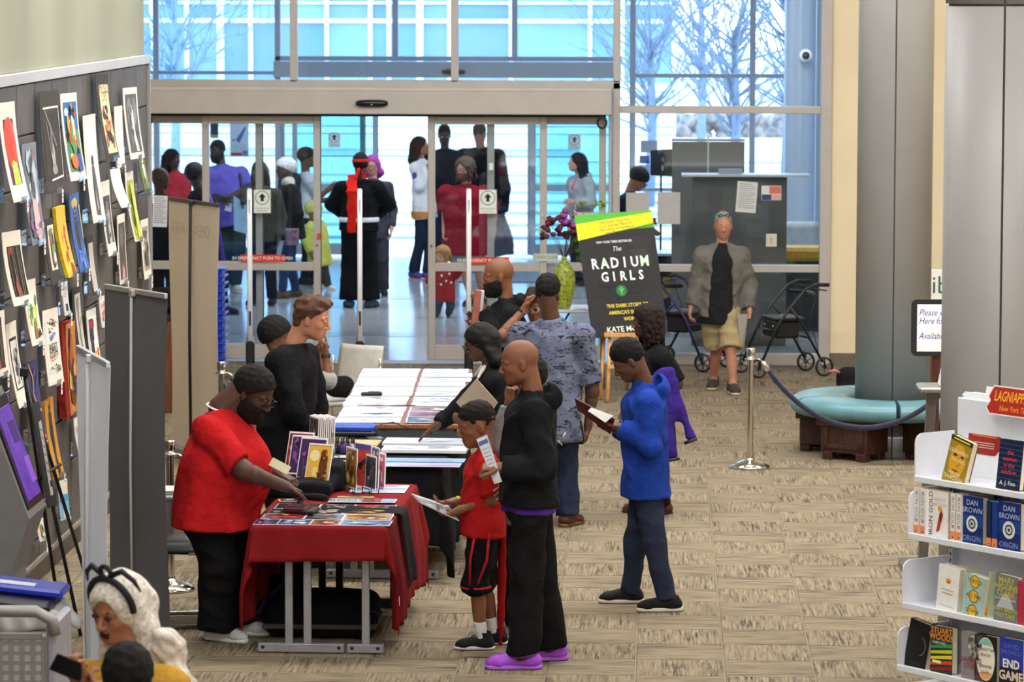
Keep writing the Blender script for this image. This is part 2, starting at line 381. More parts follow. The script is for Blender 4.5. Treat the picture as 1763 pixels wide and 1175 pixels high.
# tiled display wall
XL = -4.0; YE = PX(252, 300, XL).y
SAGE = mat('969987', rough=.7, var=.03, vs=1.5, stretch=(1, 1, .15))
mb = MB(); mb.box((XL - .18, (8 + YE) / 2, 1.6), (.33, YE - 8, 3.2), mat('7a7672', .6)); wl = smesh('wall_left', mb)
mb = MB(); mb.box((XL - .18, (8 + YE) / 2, 5.63), (.34, YE - 8, 4.72), SAGE); mb.obj('upper_wall', wl)
mb = MB(); mb.box((XL - .16, (8 + YE) / 2, 3.235), (.38, YE - 8 + .02, .07), alum('b9b8bb')); mb.obj('rail', wl)
mb = MB(); mb.box((XL + .005, (8 + YE) / 2, .055), (.03, YE - 8, .11), mat('4a4038', .5)); mb.obj('baseboard', wl)
mb = MB(); mb.box((XL + .008, (8 + YE) / 2, .135), (.036, YE - 8, .035), mat('8c8177', .5)); mb.obj('edge_strip', wl)
mb = MB(); mb.box((XL - .165, YE + .012, 1.6), (.40, .03, 3.2), alum('8e8c8a')); mb.obj('end_cap', wl)
TW = .66; jl = PX(232, 178, XL).y
WT = [mat(h, rough=.5, var=.10, vs=5, spec=.35) for h in ('55504d', '5c5753', '504b49')]
wts = [None] * 3
for c in range(-20, 1):
    y0 = jl + c * TW; y1 = min(y0 + TW, YE - .005) if c == 0 else y0 + TW
    if y0 < 9: continue
    z = 3.2 - (.325 if c % 2 == 0 else .65); zs = [3.2] 
    while z > .17: zs.append(z); z -= .65
    zs.append(.155)
    for a, b in zip(zs[:-1], zs[1:]):
        mb = MB(); mb.box((XL - .005, (y0 + y1) / 2, (a + b) / 2), (.034, y1 - y0 - .012, a - b - .012), rnd.choice(WT), ch=.003); mb.obj('tile', wl)
# glazed fronts
FR = alum('b5b0ab')
def RW(x0, y0, x1, y1, Y):
    a, b = P(x0, (y0 + y1) / 2, Y), P(x1, (y0 + y1) / 2, Y); c, d = P((x0 + x1) / 2, y0, Y), P((x0 + x1) / 2, y1, Y)
    return a.x, b.x, d.z, c.z
def bar(root, name, x0, x1, z0, z1, y, th, m, ch=.004):
    mb = MB(); mb.box(((x0 + x1) / 2, y, (z0 + z1) / 2), (x1 - x0, th, z1 - z0), m, ch=ch); o = mb.obj(name, root); return o
def pane(root, x0, x1, z0, z1, y, m=None): return bar(root, 'pane', x0, x1, z0, z1, y, .008, m or GLASS, .001)
FX = lambda px: P(px, 330, YW).x
FZ = lambda py, px=645: P(px, py, YW).z
u0, u1, u2, u3 = FX(237), FX(507), FX(783), FX(1061)
zh0, zh1, zt = FZ(195), FZ(153), FZ(141)
DO = dict(l0=FX(249), l1=FX(1043), gap0=FX(553), gap1=FX(738))
def leafset(Y, ox, gap0, gap1, M, gl, wleaf, zt_, n0=1, low=True):
    # two sliding leaves and two fixed sidelights of one automatic entrance; ox = left end, width 4.67
    zb, zm = .035, FZ(459)
    tot = DO['l1'] - DO['l0']
    for k, (a, b, yy, nm) in enumerate(((gap0 - wleaf, gap0, Y - .07, 'door_%d' % n0), (gap1, gap1 + wleaf, Y - .07, 'door_%d' % (n0 + 1)),
                                        (ox, ox + wleaf, Y + .03, 'window_%d' % (n0 + 6)), (ox + tot - wleaf, ox + tot, Y + .03, 'window_%d' % (n0 + 7)))):
        r = struct(nm); s = .07
        bar(r, 'stile', a, a + s, zb, zt_, yy, .05, M); bar(r, 'stile', b - s, b, zb, zt_, yy, .05, M)
        bar(r, 'rail', a + s, b - s, zt_ - .09, zt_, yy, .045, M); bar(r, 'rail', a + s, b - s, zm - .04, zm + .045, yy, .045, M); bar(r, 'rail', a + s, b - s, zb, zb + .15, yy, .045, M)
        pane(r, a + s, b - s, zm + .045, zt_ - .09, yy, gl); pane(r, a + s, b - s, zb + .15, zm - .04, yy, gl)
        if k < 2:
            mb = MB(); x = b - s / 2 if k == 0 else a + s / 2
            mb.lathe([(.0, 0), (.012, 0), (.012, .012), (0, .014)], alum('77736e'), T=Matrix.Translation((x, yy - .025, zm + .22)) @ Matrix.Rotation(math.pi / 2, 4, 'X'), n=12); mb.obj('door_lock', r)
        bar(r, 'seal', (b - .004) if k in (0, 2) else (a - .004), (b + .008) if k in (0, 2) else (a + .004), zb, zt_, yy, .03, BLACKM, .001)
wleaf = FX(553) - FX(350)
leafset(YW, DO['l0'], DO['gap0'], DO['gap1'], FR, GLASS, wleaf, FZ(198))
hd = struct('trim_1')
bar(hd, 'header_box', u0, DO['l1'] + .06, zh0, zh1, YW - .16, .30, FR, .006); bar(hd, 'cover_edge', u0, DO['l1'] + .06, zh1 - .012, zh1 + .018, YW - .30, .03, alum('c4bdb4'))
bar(hd, 'transom', u0, u3 + .035, zh1 + .005, zt + .02, YW, .14, FR); bar(hd, 'end_plate', DO['l1'] + .03, DO['l1'] + .06, .0, zh0, YW - .03, .16, FR)
bar(hd, 'track', u0, DO['l1'], zh0 - .03, zh0, YW - .05, .12, BLACKM)
def sensor(root, x, z, Y):
    T = Matrix.Translation((x, Y, z)); mb = MB()
    pts = [(-.16 + .32 * i / 8, 0, 0) for i in range(9)]; mb.tube([(p[0], -.01, 0) for p in pts], [.018, .032, .036, .037, .037, .037, .036, .032, .018], mat('17181c', .25), T, n=12)
    o = mb.obj('motion_sensor', root); mb = MB(); mb.box((x, Y - .046, z - .012), (.012, .004, .012), mat('2fbf5a', .3, emit=1.0)); mb.obj('indicator_light', o)
sensor(hd, FX(645), FZ(176), YW - .33)
for px, yy in ((262, 206), (1037, 208)):                      # cable loops at the header ends
    mb = MB(); x, z = FX(px), FZ(yy); mb.tube([(x + .045 * math.cos(t), YW - .34, z + .055 * math.sin(t)) for t in [i * .45 for i in range(14)]], .011, BLACKM, closed=True); mb.obj('cable_loop', hd)
w1 = struct('window_1'); ZT = 5.1
for a in (u0, u1, u2, u3): bar(w1, 'mullion', a - .035, a + .035, zt, ZT, YW, .14, FR)
bar(w1, 'mullion', u0 - 1.7, u0 - 1.63, 0, ZT, YW, .14, FR); bar(w1, 'mullion', u0 - .035, u0 + .035, 0, zt, YW, .14, FR); bar(w1, 'mullion', u3 - .035, u3 + .035, 0, zt, YW, .14, FR)
for a, b in ((u0 - 1.6, u0), (u0, u1), (u1, u2), (u2, u3)): pane(w1, a + .035, b - .035, zt + .02, ZT, YW)
pane(w1, u0 - 1.6, u0 - .035, .1, zt, YW)
w2 = struct('window_2'); ur = FX(1420)
bar(w2, 'mullion', ur - .05, ur + .06, 0, ZT, YW, .16, FR)
zr = [0.0, .13, FZ(468, 1240), FZ(456, 1240), FZ(195, 1240), FZ(183, 1240), ZT]
bar(w2, 'rail', u3 + .035, ur - .05, 0, .11, YW, .14, FR); bar(w2, 'rail', u3 + .035, ur - .05, zr[2], zr[3], YW, .14, FR); bar(w2, 'rail', u3 + .035, ur - .05, zr[4], zr[5], YW, .14, FR)
for a, b in ((.11, zr[2]), (zr[3], zr[4]), (zr[5], ZT)): pane(w2, u3 + .035, ur - .05, a, b, YW)
# outer glazed front
OX = lambda px: P(px, 200, YO).x
OZ = lambda py, px=780: P(px, py, YO).z
FO = alum('a3aebb'); o0 = OX(481); o3 = o0 + (DO['l1'] - DO['l0'])
leafset(YO, o0, OX(651), OX(914), FO, TEAL, wleaf, OZ(139), n0=3)
ho = struct('trim_2'); bar(ho, 'header_box', o0 - .05, o3 + .1, OZ(133), OZ(106), YO - .16, .3, FO, .006); bar(ho, 'transom', o0 - .05, o3 + .1, OZ(105), OZ(97), YO, .14, FO)
sensor(ho, OX(783), OZ(123), YO - .33)
w3 = struct('window_3')
for px, z0 in ((270, 0), (479, 0), (681, OZ(98)), (886, OZ(98)), (1089, 0), (1295, 0), (1480, 0)): bar(w3, 'mullion', OX(px) - .04, OX(px) + .04, z0, ZT, YO, .14, FO)
for a, b in ((120, 479), ): bar(w3, 'rail', OX(a), OX(b), OZ(128, 350), OZ(122, 350), YO, .1, FO); bar(w3, 'rail', OX(a), OX(b), 0, .12, YO, .12, FO)
bar(w3, 'rail', OX(1089), OX(1480), OZ(134, 1240), OZ(127, 1240), YO, .1, FO); bar(w3, 'rail', OX(1089), OX(1480), 0, .12, YO, .12, FO); bar(w3, 'rail', OX(1089), OX(1480), OZ(330, 1240), OZ(324, 1240), YO, .1, FO)
for a, b in ((120, 270), (270, 479), (1089, 1295), (1295, 1480)): pane(w3, OX(a) + .04, OX(b) - .04, .12, ZT, YO)
for a, b in ((479, 681), (681, 886), (886, 1089)): pane(w3, OX(a) + .04, OX(b) - .04, OZ(97), ZT, YO)
VS = mat('cfd6de', .8)
for sx in (-7.6, 4.6):
    mb = MB(); mb.box((sx, (YW + YO) / 2, 2.5), (.2, YO - YW - .4, 5), VS); smesh('vestibule_wall', mb)
# columns
def column(cx, cy, r, h, name='column', z_joint=None, base=.16):
    root = struct(name, (cx, cy, 0)); cm = mat('9b9998', rough=.42, metal=.05, var=.02, vs=3, spec=.4)
    ang = math.atan2(-cy, -cx)
    for k in range(4):
        a0 = ang + k * math.pi / 2 + .012 / r / 2; a1 = ang + (k + 1) * math.pi / 2 - .012 / r / 2
        zz = [(base, h)] if not z_joint else [(base, z_joint - .006), (z_joint + .006, h)]
        for b, t in zz:
            mb = MB(); mb.lathe([(r - .02, b), (r, b + .002), (r, t - .002), (r - .02, t)], cm, n=14, a0=a0, a1=a1); mb.obj('panel', root)
        if base:
            mb = MB(); mb.lathe([(r + .004, 0), (r + .012, .01), (r + .012, base - .01), (r, base)], cm, n=14, a0=a0, a1=a1); mb.obj('base_panel', root)
    mb = MB(); mb.lathe([(r - .018, 0), (r - .018, h)], mat('55514e', .6), n=40); mb.obj('core', root)
    return root
YA = G(1536, 787).y + .3; sA = SCL(YA); cA = P(1536, 700, YA)
column(cA.x, YA, 64.5 / sA, 8.0)
YB = 20.7; sB = SCL(YB); cB = P(1722, 600, YB); column(cB.x, YB, 101 / sB, 8.0, z_joint=P(1722, 9, YB - .3).z, base=0)
for px, yy, r in ((1376, 46.5, .20), (1408, 48.8, .16)):
    c = P(px, 300, yy); mb = MB(); mb.lathe([(r, 0), (r, 5)], mat('aab9cc', rough=.3, metal=.4, var=.02), (c.x, yy, 0), n=32); o = mb.obj('vestibule_column'); o['kind'] = 'structure'
c = P(1388, 96, 46.1)
t = thing('dome_camera', (c.x, 46.25, c.z), 'white dome security camera on the vestibule column', 'camera')
mb = MB(); mb.lathe([(0, .06), (.075, .05), (.08, 0), (.06, -.03)], plas('eef2f5'), T=Matrix.Rotation(math.pi / 2, 4, 'X'), n=20); mb.obj('housing', t)
mb = MB(); mb.lathe([(.05, .045), (.042, .085), (.02, .105), (0, .11)], mat('30363c', .1), T=Matrix.Rotation(math.pi / 2, 4, 'X'), n=20); mb.obj('dome', t)
# ---------------------------------------------------------------- outside
YF = 82.0; s = SCL(YF)
fb = thing('building', (P(700, 0, YF).x, YF, 0), 'blue glass building with white mullions across the plaza', 'building')
fx = lambda px: P(px, 60, YF).x - fb.location.x
fz = lambda py: P(700, py, YF).z
xs = [100, 180, 262, 322, 380, 432, 563, 638, 670, 723, 774, 880, 1016, 1072, 1160]
BG = ['6f9cd0', '84b0dc', '78a8d4', '6894cc', '80a8cc', '8cb8dc']
mb = MB(); mb.box((fx(630), .5, 6), (fx(1165) - fx(100), .8, 12), mat('d4e2ee', .6)); mb.obj('wall', fb)
zz = [fz(300), fz(150), fz(36), fz(5), fz(-60), 10]
for i in range(len(xs) - 1):
    for j in range(1, 5):
        mb = MB(); mb.box(((fx(xs[i]) + fx(xs[i + 1])) / 2, .06, (zz[j] + zz[j + 1]) / 2), (fx(xs[i + 1]) - fx(xs[i]) - .1, .05, zz[j + 1] - zz[j] - .08), mat(rnd.choice(BG), .25, var=.08, vs=.8), ch=.005); mb.obj('window_pane', fb)
WHT = mat('f4fbff', .6, var=0)
for x in xs:
    w = .15 if x in (380, 723) else .09; mb = MB(); mb.box((fx(x), -.02, (fz(150) + 10) / 2), (w, .16, 10 - fz(150)), WHT); mb.obj('mullion', fb)
for z, h in ((fz(36), .09), (fz(5), .06), (fz(-60), .1), (fz(150), .12)):
    mb = MB(); mb.box((fx(630), -.04, z), (fx(1165) - fx(100), .14, h), WHT); mb.obj('transom', fb)
z = .15; k = 0
while z < fz(152):
    h = (.34, .16, .42, .22)[k % 4]; mb = MB(); mb.box((fx(630), .02, z + h / 2), (fx(1165) - fx(100), .06 + .04 * (k % 2), h - .02), mat(('dcecf4', 'ecf5fa', 'd0e2ee', 'f0f7fa')[k % 4], .6, var=.08, vs=.6)); mb.obj('wall_panel', fb); z += h; k += 1
def bare_tree(px, Y, h, col, seed, label, n=46):
    r = random.Random(seed); c = P(px, 300, Y); t = thing('bare_tree', (c.x, Y, 0), label, 'tree', 'bare trees on the plaza'); mb = MB(); m = mat(col, .9)
    mb.tube([(0, 0, 0), (.05, 0, h * .3), (0, .05, h * .62)], [.10, .08, .05], m, n=6); mb.obj('trunk', t); mb = MB()
    for i in range(n):
        z = r.uniform(.25, .62) * h; a = r.uniform(0, 6.28); L = r.uniform(.25, .5) * h; el = r.uniform(.35, 1.1)
        p = Vector((0, 0, z)); d = Vector((math.cos(a) * math.cos(el), math.sin(a) * math.cos(el), math.sin(el))); pts = [p.copy()]
        for q in range(5): d = (d + Vector((r.uniform(-.3, .3), r.uniform(-.3, .3), r.uniform(-.15, .3)))).normalized(); p = p + d * L / 5; pts.append(p.copy())
        mb.tube(pts, [.03, .024, .018, .012, .008, .004], m, n=4)
        for q in (2, 3, 4):
            d2 = (d + Vector((r.uniform(-1, 1), r.uniform(-1, 1), r.uniform(-.2, .8)))).normalized(); mb.tube([pts[q], pts[q] + d2 * L * .18, pts[q] + d2 * L * .34 + Vector((0, 0, .06))], [.012, .008, .003], m, n=3)
    o = mb.obj('branches', t); o['kind'] = 'stuff'
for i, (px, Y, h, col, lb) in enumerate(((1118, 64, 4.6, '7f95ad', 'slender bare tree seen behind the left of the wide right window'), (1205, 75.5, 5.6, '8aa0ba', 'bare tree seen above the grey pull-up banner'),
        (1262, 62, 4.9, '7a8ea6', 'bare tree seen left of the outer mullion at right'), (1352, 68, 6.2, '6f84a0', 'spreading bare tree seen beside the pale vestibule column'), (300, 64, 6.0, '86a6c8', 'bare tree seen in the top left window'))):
    bare_tree(px, Y, h, col, i + 3, lb)
def hedge(px0, px1, Y, z, h, col, label):
    a, b = P(px0, 240, Y), P(px1, 240, Y); r = random.Random(5); mb = MB(); m = mat(col, .9, var=.3, vs=6)
    n = 60
    for i in range(n):
        x = a.x + (b.x - a.x) * r.random(); rr = r.uniform(.18, .34)
        mb.lathe([(0, -rr * .7), (rr * .8, -rr * .4), (rr, 0), (rr * .7, rr * .6), (0, rr * .8)], m, (x, Y + r.uniform(-.3, .3), max(rr * .7, r.uniform(z, h))), n=7)
    o = mb.obj('hedge'); tag(o, label, 'hedge')
hedge(1090, 1420, 85, .2, .75, 'a59c98', 'brown winter hedge running behind the white kerb wall')
mb = MB(); a = P(1080, 270, 80); mb.box((a.x + 4, 80, .25), (10, .4, .5), WHT); o = mb.obj('kerb_wall'); tag(o, 'low white kerb wall in front of the winter hedge', 'wall')
# ---------------------------------------------------------------- implicit surfaces (for soft bodies, cloth and people)
f32 = np.float32
class Sdf:
    def __init__(s): s.p = []
    def rc(s, a, b, ra, rb=None, w=1.0, side=None, cutb=None, cuta=None, k=None, sub=False, ext=0.0, bend=None):
        s.p.append(('rc', np.array(a, f32), np.array(b, f32), ra, ra if rb is None else rb, w, None if side is None else np.array(side, f32), cutb, cuta, k, sub)); return s
    def ell(s, c, r, M=None, k=None, sub=False, cut=None):      # ellipsoid, M rows = axes
        s.p.append(('el', np.array(c, f32), np.array(r, f32), None if M is None else np.array(M, f32), k, sub, cut)); return s
    def box(s, c, hx, rr, M=None, k=None, sub=False):
        s.p.append(('bx', np.array(c, f32), np.array(hx, f32), rr, None if M is None else np.array(M, f32), k, sub)); return s
    def bounds(s):
        lo = np.full(3, 1e9); hi = -lo
        for q in s.p:
            if q[{'rc': 10, 'el': 5, 'bx': 6}[q[0]]]: continue
            l, h = s._bb(q); lo = np.minimum(lo, l); hi = np.maximum(hi, h)
        return lo, hi
    def _bb(s, q):
        if q[0] == 'rc': r = max(q[3], q[4]) * max(1, q[5]); return np.minimum(q[1], q[2]) - r, np.maximum(q[1], q[2]) + r
        if q[0] == 'el': r = max(q[2]) if q[3] is not None else q[2]; return q[1] - r, q[1] + r
        r = float(np.linalg.norm(q[2])) if q[4] is not None else q[2]; return q[1] - r - q[3], q[1] + r + q[3]
    def mesh(s, h, k=.02, noise=None, zmin=None, clip=None, seed=0, fold=False):
        lo, hi = s.bounds(); pad = 3 * h + (noise[0] if noise else 0); lo = lo - pad; hi = hi + pad
        n = np.maximum(4, np.ceil((hi - lo) / h).astype(int) + 1); ax = [(lo[i] + h * np.arange(n[i])).astype(f32) for i in range(3)]
        F = np.full(n, .2, f32)
        for q in s.p:
            ki = {'rc': 9, 'el': 4, 'bx': 5}[q[0]]; kk = q[ki] if q[ki] is not None else k; sub = q[ki + 1]
            l, u = s._bb(q); m = kk + 4 * h
            i0 = np.maximum(0, np.floor((l - m - lo) / h).astype(int)); i1 = np.minimum(n, np.ceil((u + m - lo) / h).astype(int) + 1)
            if (i1 <= i0).any(): continue
            X = ax[0][i0[0]:i1[0], None, None]; Y = ax[1][None, i0[1]:i1[1], None]; Z = ax[2][None, None, i0[2]:i1[2]]
            if q[0] == 'rc':
                _, a, b, ra, rb, w, side, cutb, cuta, _, _ = q; ab = b - a; L2 = float(ab @ ab) + 1e-9
                px, py, pz = X - a[0], Y - a[1], Z - a[2]; t = np.clip((px * ab[0] + py * ab[1] + pz * ab[2]) / L2, 0, 1)
                vx, vy, vz = px - t * ab[0], py - t * ab[1], pz - t * ab[2]
                if side is not None and w != 1:
                    g = (vx * side[0] + vy * side[1] + vz * side[2]) * (1 / w - 1); vx, vy, vz = vx + side[0] * g, vy + side[1] * g, vz + side[2] * g
                d = np.sqrt(vx * vx + vy * vy + vz * vz) - (ra + (rb - ra) * t)
                if cutb is not None: dn = ab / math.sqrt(L2); e = a + ab * cutb; d = np.maximum(d, (X - e[0]) * dn[0] + (Y - e[1]) * dn[1] + (Z - e[2]) * dn[2])
                if cuta is not None: dn = -ab / math.sqrt(L2); e = a + ab * cuta; d = np.maximum(d, (X - e[0]) * dn[0] + (Y - e[1]) * dn[1] + (Z - e[2]) * dn[2])
            elif q[0] == 'el':
                c, r, M = q[1], q[2], q[3]; px, py, pz = X - c[0], Y - c[1], Z - c[2]
                if M is not None: px, py, pz = [px * M[i][0] + py * M[i][1] + pz * M[i][2] for i in range(3)]
                g = np.sqrt((px / r[0]) ** 2 + (py / r[1]) ** 2 + (pz / r[2]) ** 2); d = (g - 1) * float(min(r))
                if q[6] is not None: cn, co = q[6]; d = np.maximum(d, (X - co[0]) * cn[0] + (Y - co[1]) * cn[1] + (Z - co[2]) * cn[2])
            else:
                c, hx, rr, M = q[1], q[2], q[3], q[4]; px, py, pz = X - c[0], Y - c[1], Z - c[2]
                if M is not None: px, py, pz = [px * M[i][0] + py * M[i][1] + pz * M[i][2] for i in range(3)]
                ex, ey, ez = [np.abs(p_) - (hx[i] - rr) for i, p_ in enumerate((px, py, pz))]
                d = np.sqrt(np.maximum(ex, 0) ** 2 + np.maximum(ey, 0) ** 2 + np.maximum(ez, 0) ** 2) + np.minimum(np.maximum(ex, np.maximum(ey, ez)), 0) - rr
            B = F[i0[0]:i1[0], i0[1]:i1[1], i0[2]:i1[2]]
            if sub: d = -d; hh = np.maximum(kk - np.abs(B - d), 0) / kk; B[...] = np.maximum(B, d) + hh * hh * kk * .25
            else: hh = np.maximum(kk - np.abs(B - d), 0) / kk; B[...] = np.minimum(B, d) - hh * hh * kk * .25
        if noise:
            amp, fr, cnt = noise[:3]; an = noise[3] if len(noise) > 3 else (1, 1, 1); r = np.random.RandomState(seed + 11); N = None
            for i in range(cnt):
                dv = r.normal(size=3) * an; dv = dv / np.linalg.norm(dv) * fr * r.uniform(.6, 1.5); ph = r.uniform(0, 6.28)
                e = [np.exp(1j * (ax[j] * dv[j] + (ph if j == 0 else 0))).astype(np.complex64) for j in range(3)]
                w_ = (e[0][:, None] * e[1][None, :])[:, :, None] * e[2][None, None, :]; N = w_.real if N is None else N + w_.real
            N = N / math.sqrt(cnt); F += (np.minimum(np.abs(N) * 1.9, 1.9) - 1.1) * amp if fold else N * amp
        X, Y, Z = ax[0][:, None, None], ax[1][None, :, None], ax[2][None, None, :]
        if zmin is not None: F = np.maximum(F, zmin - Z + 0 * X + 0 * Y)
        for cn, co in (clip or []):
            F = np.maximum(F, (X - co[0]) * cn[0] + (Y - co[1]) * cn[1] + (Z - co[2]) * cn[2])
        return surfnet(F, lo, h)
def surfnet(F, lo, h):
    S = F < 0; n = np.array(F.shape)
    c = S[:-1, :-1, :-1].astype(np.int8); tot = np.zeros(n - 1, np.int8)
    for dx in (0, 1):
        for dy in (0, 1):
            for dz in (0, 1): tot += S[dx:n[0] - 1 + dx, dy:n[1] - 1 + dy, dz:n[2] - 1 + dz]
    act = (tot > 0) & (tot < 8); I = np.argwhere(act)
    if len(I) == 0: return np.zeros((0, 3)), np.zeros((0, 4), int)
    idx = np.full(n - 1, -1, np.int64); idx[act] = np.arange(len(I))
    acc = np.zeros((len(I), 3)); cnt = np.zeros(len(I))
    cor = [(0, 0, 0), (1, 0, 0), (0, 1, 0), (1, 1, 0), (0, 0, 1), (1, 0, 1), (0, 1, 1), (1, 1, 1)]
    val = [F[I[:, 0] + a, I[:, 1] + b, I[:, 2] + c_] for a, b, c_ in cor]
    for a, b in ((0, 1), (2, 3), (4, 5), (6, 7), (0, 2), (1, 3), (4, 6), (5, 7), (0, 4), (1, 5), (2, 6), (3, 7)):
        m = (val[a] < 0) != (val[b] < 0); t = np.where(m, val[a] / np.where(m, val[a] - val[b], 1), 0)
        pa, pb = np.array(cor[a]), np.array(cor[b]); acc[m] += (pa + t[m, None] * (pb - pa)); cnt += m
    Vv = lo + h * (I + acc / cnt[:, None])
    Q = []
    for ax_ in range(3):
        o = [1, 2] if ax_ == 0 else ([2, 0] if ax_ == 1 else [0, 1]); sl0 = [slice(1, -1)] * 3; sl0[ax_] = slice(0, n[ax_] - 1); sl1 = list(sl0); sl1[ax_] = slice(1, n[ax_])
        a, b = S[tuple(sl0)], S[tuple(sl1)]; E = np.argwhere(a != b)
        if len(E) == 0: continue
        inside_a = a[E[:, 0], E[:, 1], E[:, 2]]; g = E.copy()
        for j in range(3):
            if j != ax_: g[:, j] += 1
        def at(d1, d2):
            q = g.copy(); q[:, o[0]] -= d1; q[:, o[1]] -= d2; return idx[q[:, 0], q[:, 1], q[:, 2]]
        q = np.stack([at(1, 1), at(0, 1), at(0, 0), at(1, 0)], 1); q[~inside_a] = q[~inside_a][:, ::-1]; Q.append(q)
    Q = np.concatenate(Q); Q = Q[(Q >= 0).all(1)]
    return Vv, Q
def sdf_obj(s, name, m, parent=None, org=(0, 0, 0), h=.012, k=.02, noise=None, zmin=None, clip=None, seed=0):
    v, q = s.mesh(h, k, noise, zmin, clip, seed); o = link(name, new_mesh(name, v - np.array(org), q, m, smooth=True), parent)
    if parent is None: o.location = org
    return o
# ---------------------------------------------------------------- people
def hv(yaw, pitch=0.0, roll=0.0):                             # head axes: forward, left, up (yaw 0 looks at the camera, 90 to the right)
    a, p = math.radians(yaw), math.radians(pitch); f = np.array([math.sin(a) * math.cos(p), -math.cos(a) * math.cos(p), -math.sin(p)]); l = np.array([math.cos(a), math.sin(a), 0])
    u = np.cross(f, l); u = u / np.linalg.norm(u)
    if u[2] < 0: u = -u
    r = math.radians(roll); l2 = l * math.cos(r) + u * math.sin(r); u2 = u * math.cos(r) - l * math.sin(r); return f, l2, u2
def join_parts(parts, mats):                                  # parts: (verts, quads, matindex array or int)
    vs, qs, ms = [], [], []; b = 0
    for v, q, m in parts:
        vs.append(v); qs.append(q + b); b += len(v); ms.append(np.full(len(q), m) if np.isscalar(m) else m)
    return np.concatenate(vs), np.concatenate(qs), np.concatenate(ms)
def uvsphere(c, r, n=10, M=None, asp=(1, 1, 1)):
    v = []; 
    for j in range(n + 1):
        t = math.pi * j / n
        for i in range(n): a = 2 * math.pi * i / n; v.append((math.sin(t) * math.cos(a) * asp[0], math.sin(t) * math.sin(a) * asp[1], math.cos(t) * asp[2]))
    v = np.array(v) * r
    if M is not None: v = v @ np.array(M)
    q = np.array([(j * n + i, (j + 1) * n + i, (j + 1) * n + (i + 1) % n, j * n + (i + 1) % n) for j in range(n) for i in range(n)]); return v + c, q
def ik(a, c, l1, l2, hint):
    a, c, hint = map(lambda x: np.array(x, float), (a, c, hint)); d = c - a; L = np.linalg.norm(d); L_ = min(L, (l1 + l2) * .999); u = d / L
    x = (l1 * l1 - l2 * l2 + L_ * L_) / (2 * L_); hh = math.sqrt(max(l1 * l1 - x * x, 0)); p = hint - u * (hint @ u); p = p / (np.linalg.norm(p) + 1e-9); return a + u * x + p * hh
def nrm(v): v = np.array(v, float); return v / (np.linalg.norm(v) + 1e-9)
def hand(s, W_, d, n, side, sc=1.0, curl=.4, spread=.1, point=False, thumb=.5):   # palm, four bent fingers and a thumb
    d, n = nrm(d), nrm(n); t = nrm(np.cross(d, n)) * side; n = nrm(np.cross(t, d)) * side if side > 0 else nrm(np.cross(d, t))
    n = nrm(n if np.dot(n, n) else d); q = .085 * sc
    for i, o in enumerate((-.030, -.010, .010, .029)):
        s.rc(W_ + t * o * .55 * sc, W_ + d * q + t * o * sc, .0155 * sc, .0105 * sc, k=.012)
    s.rc(W_ - d * .03 * sc, W_ + d * .02 * sc, .026 * sc, .022 * sc, w=1.25, side=t, k=.015)
    for i, (o, L) in enumerate(((-.030, .78), (-.010, .95), (.010, 1.0), (.029, .92))):
        p = W_ + d * q + t * o * sc; c = curl * (0.25 if (point and i == 3) else 1.0) + .05 * (3 - i) * curl
        dd = nrm(d + t * (o / .03) * spread); a = 0.0; r = .0092
        for j, l in enumerate((.042, .026, .021)):
            a += c * (1.0, 1.2, .9)[j]; v = dd * math.cos(a) + n * math.sin(a); p2 = p + v * l * L * sc
            s.rc(p, p2, r * sc, r * .88 * sc, k=.004); p = p2; r *= .9
    p = W_ + d * .022 * sc + t * .022 * sc; v = nrm(d * .7 + t * .85 + n * .35 * thumb); p2 = p + v * .038 * sc; s.rc(p, p2, .0145 * sc, .0115 * sc, k=.014)
    v = nrm(d * 1.0 + t * .35 + n * .5 * thumb); p3 = p2 + v * .030 * sc; s.rc(p2, p3, .0108 * sc, .0098 * sc, k=.004); v = nrm(v + n * .4 * thumb - t * .1); s.rc(p3, p3 + v * .024 * sc, .0098 * sc, .0085 * sc, k=.004)
SKH = {}; PEOPLE = []
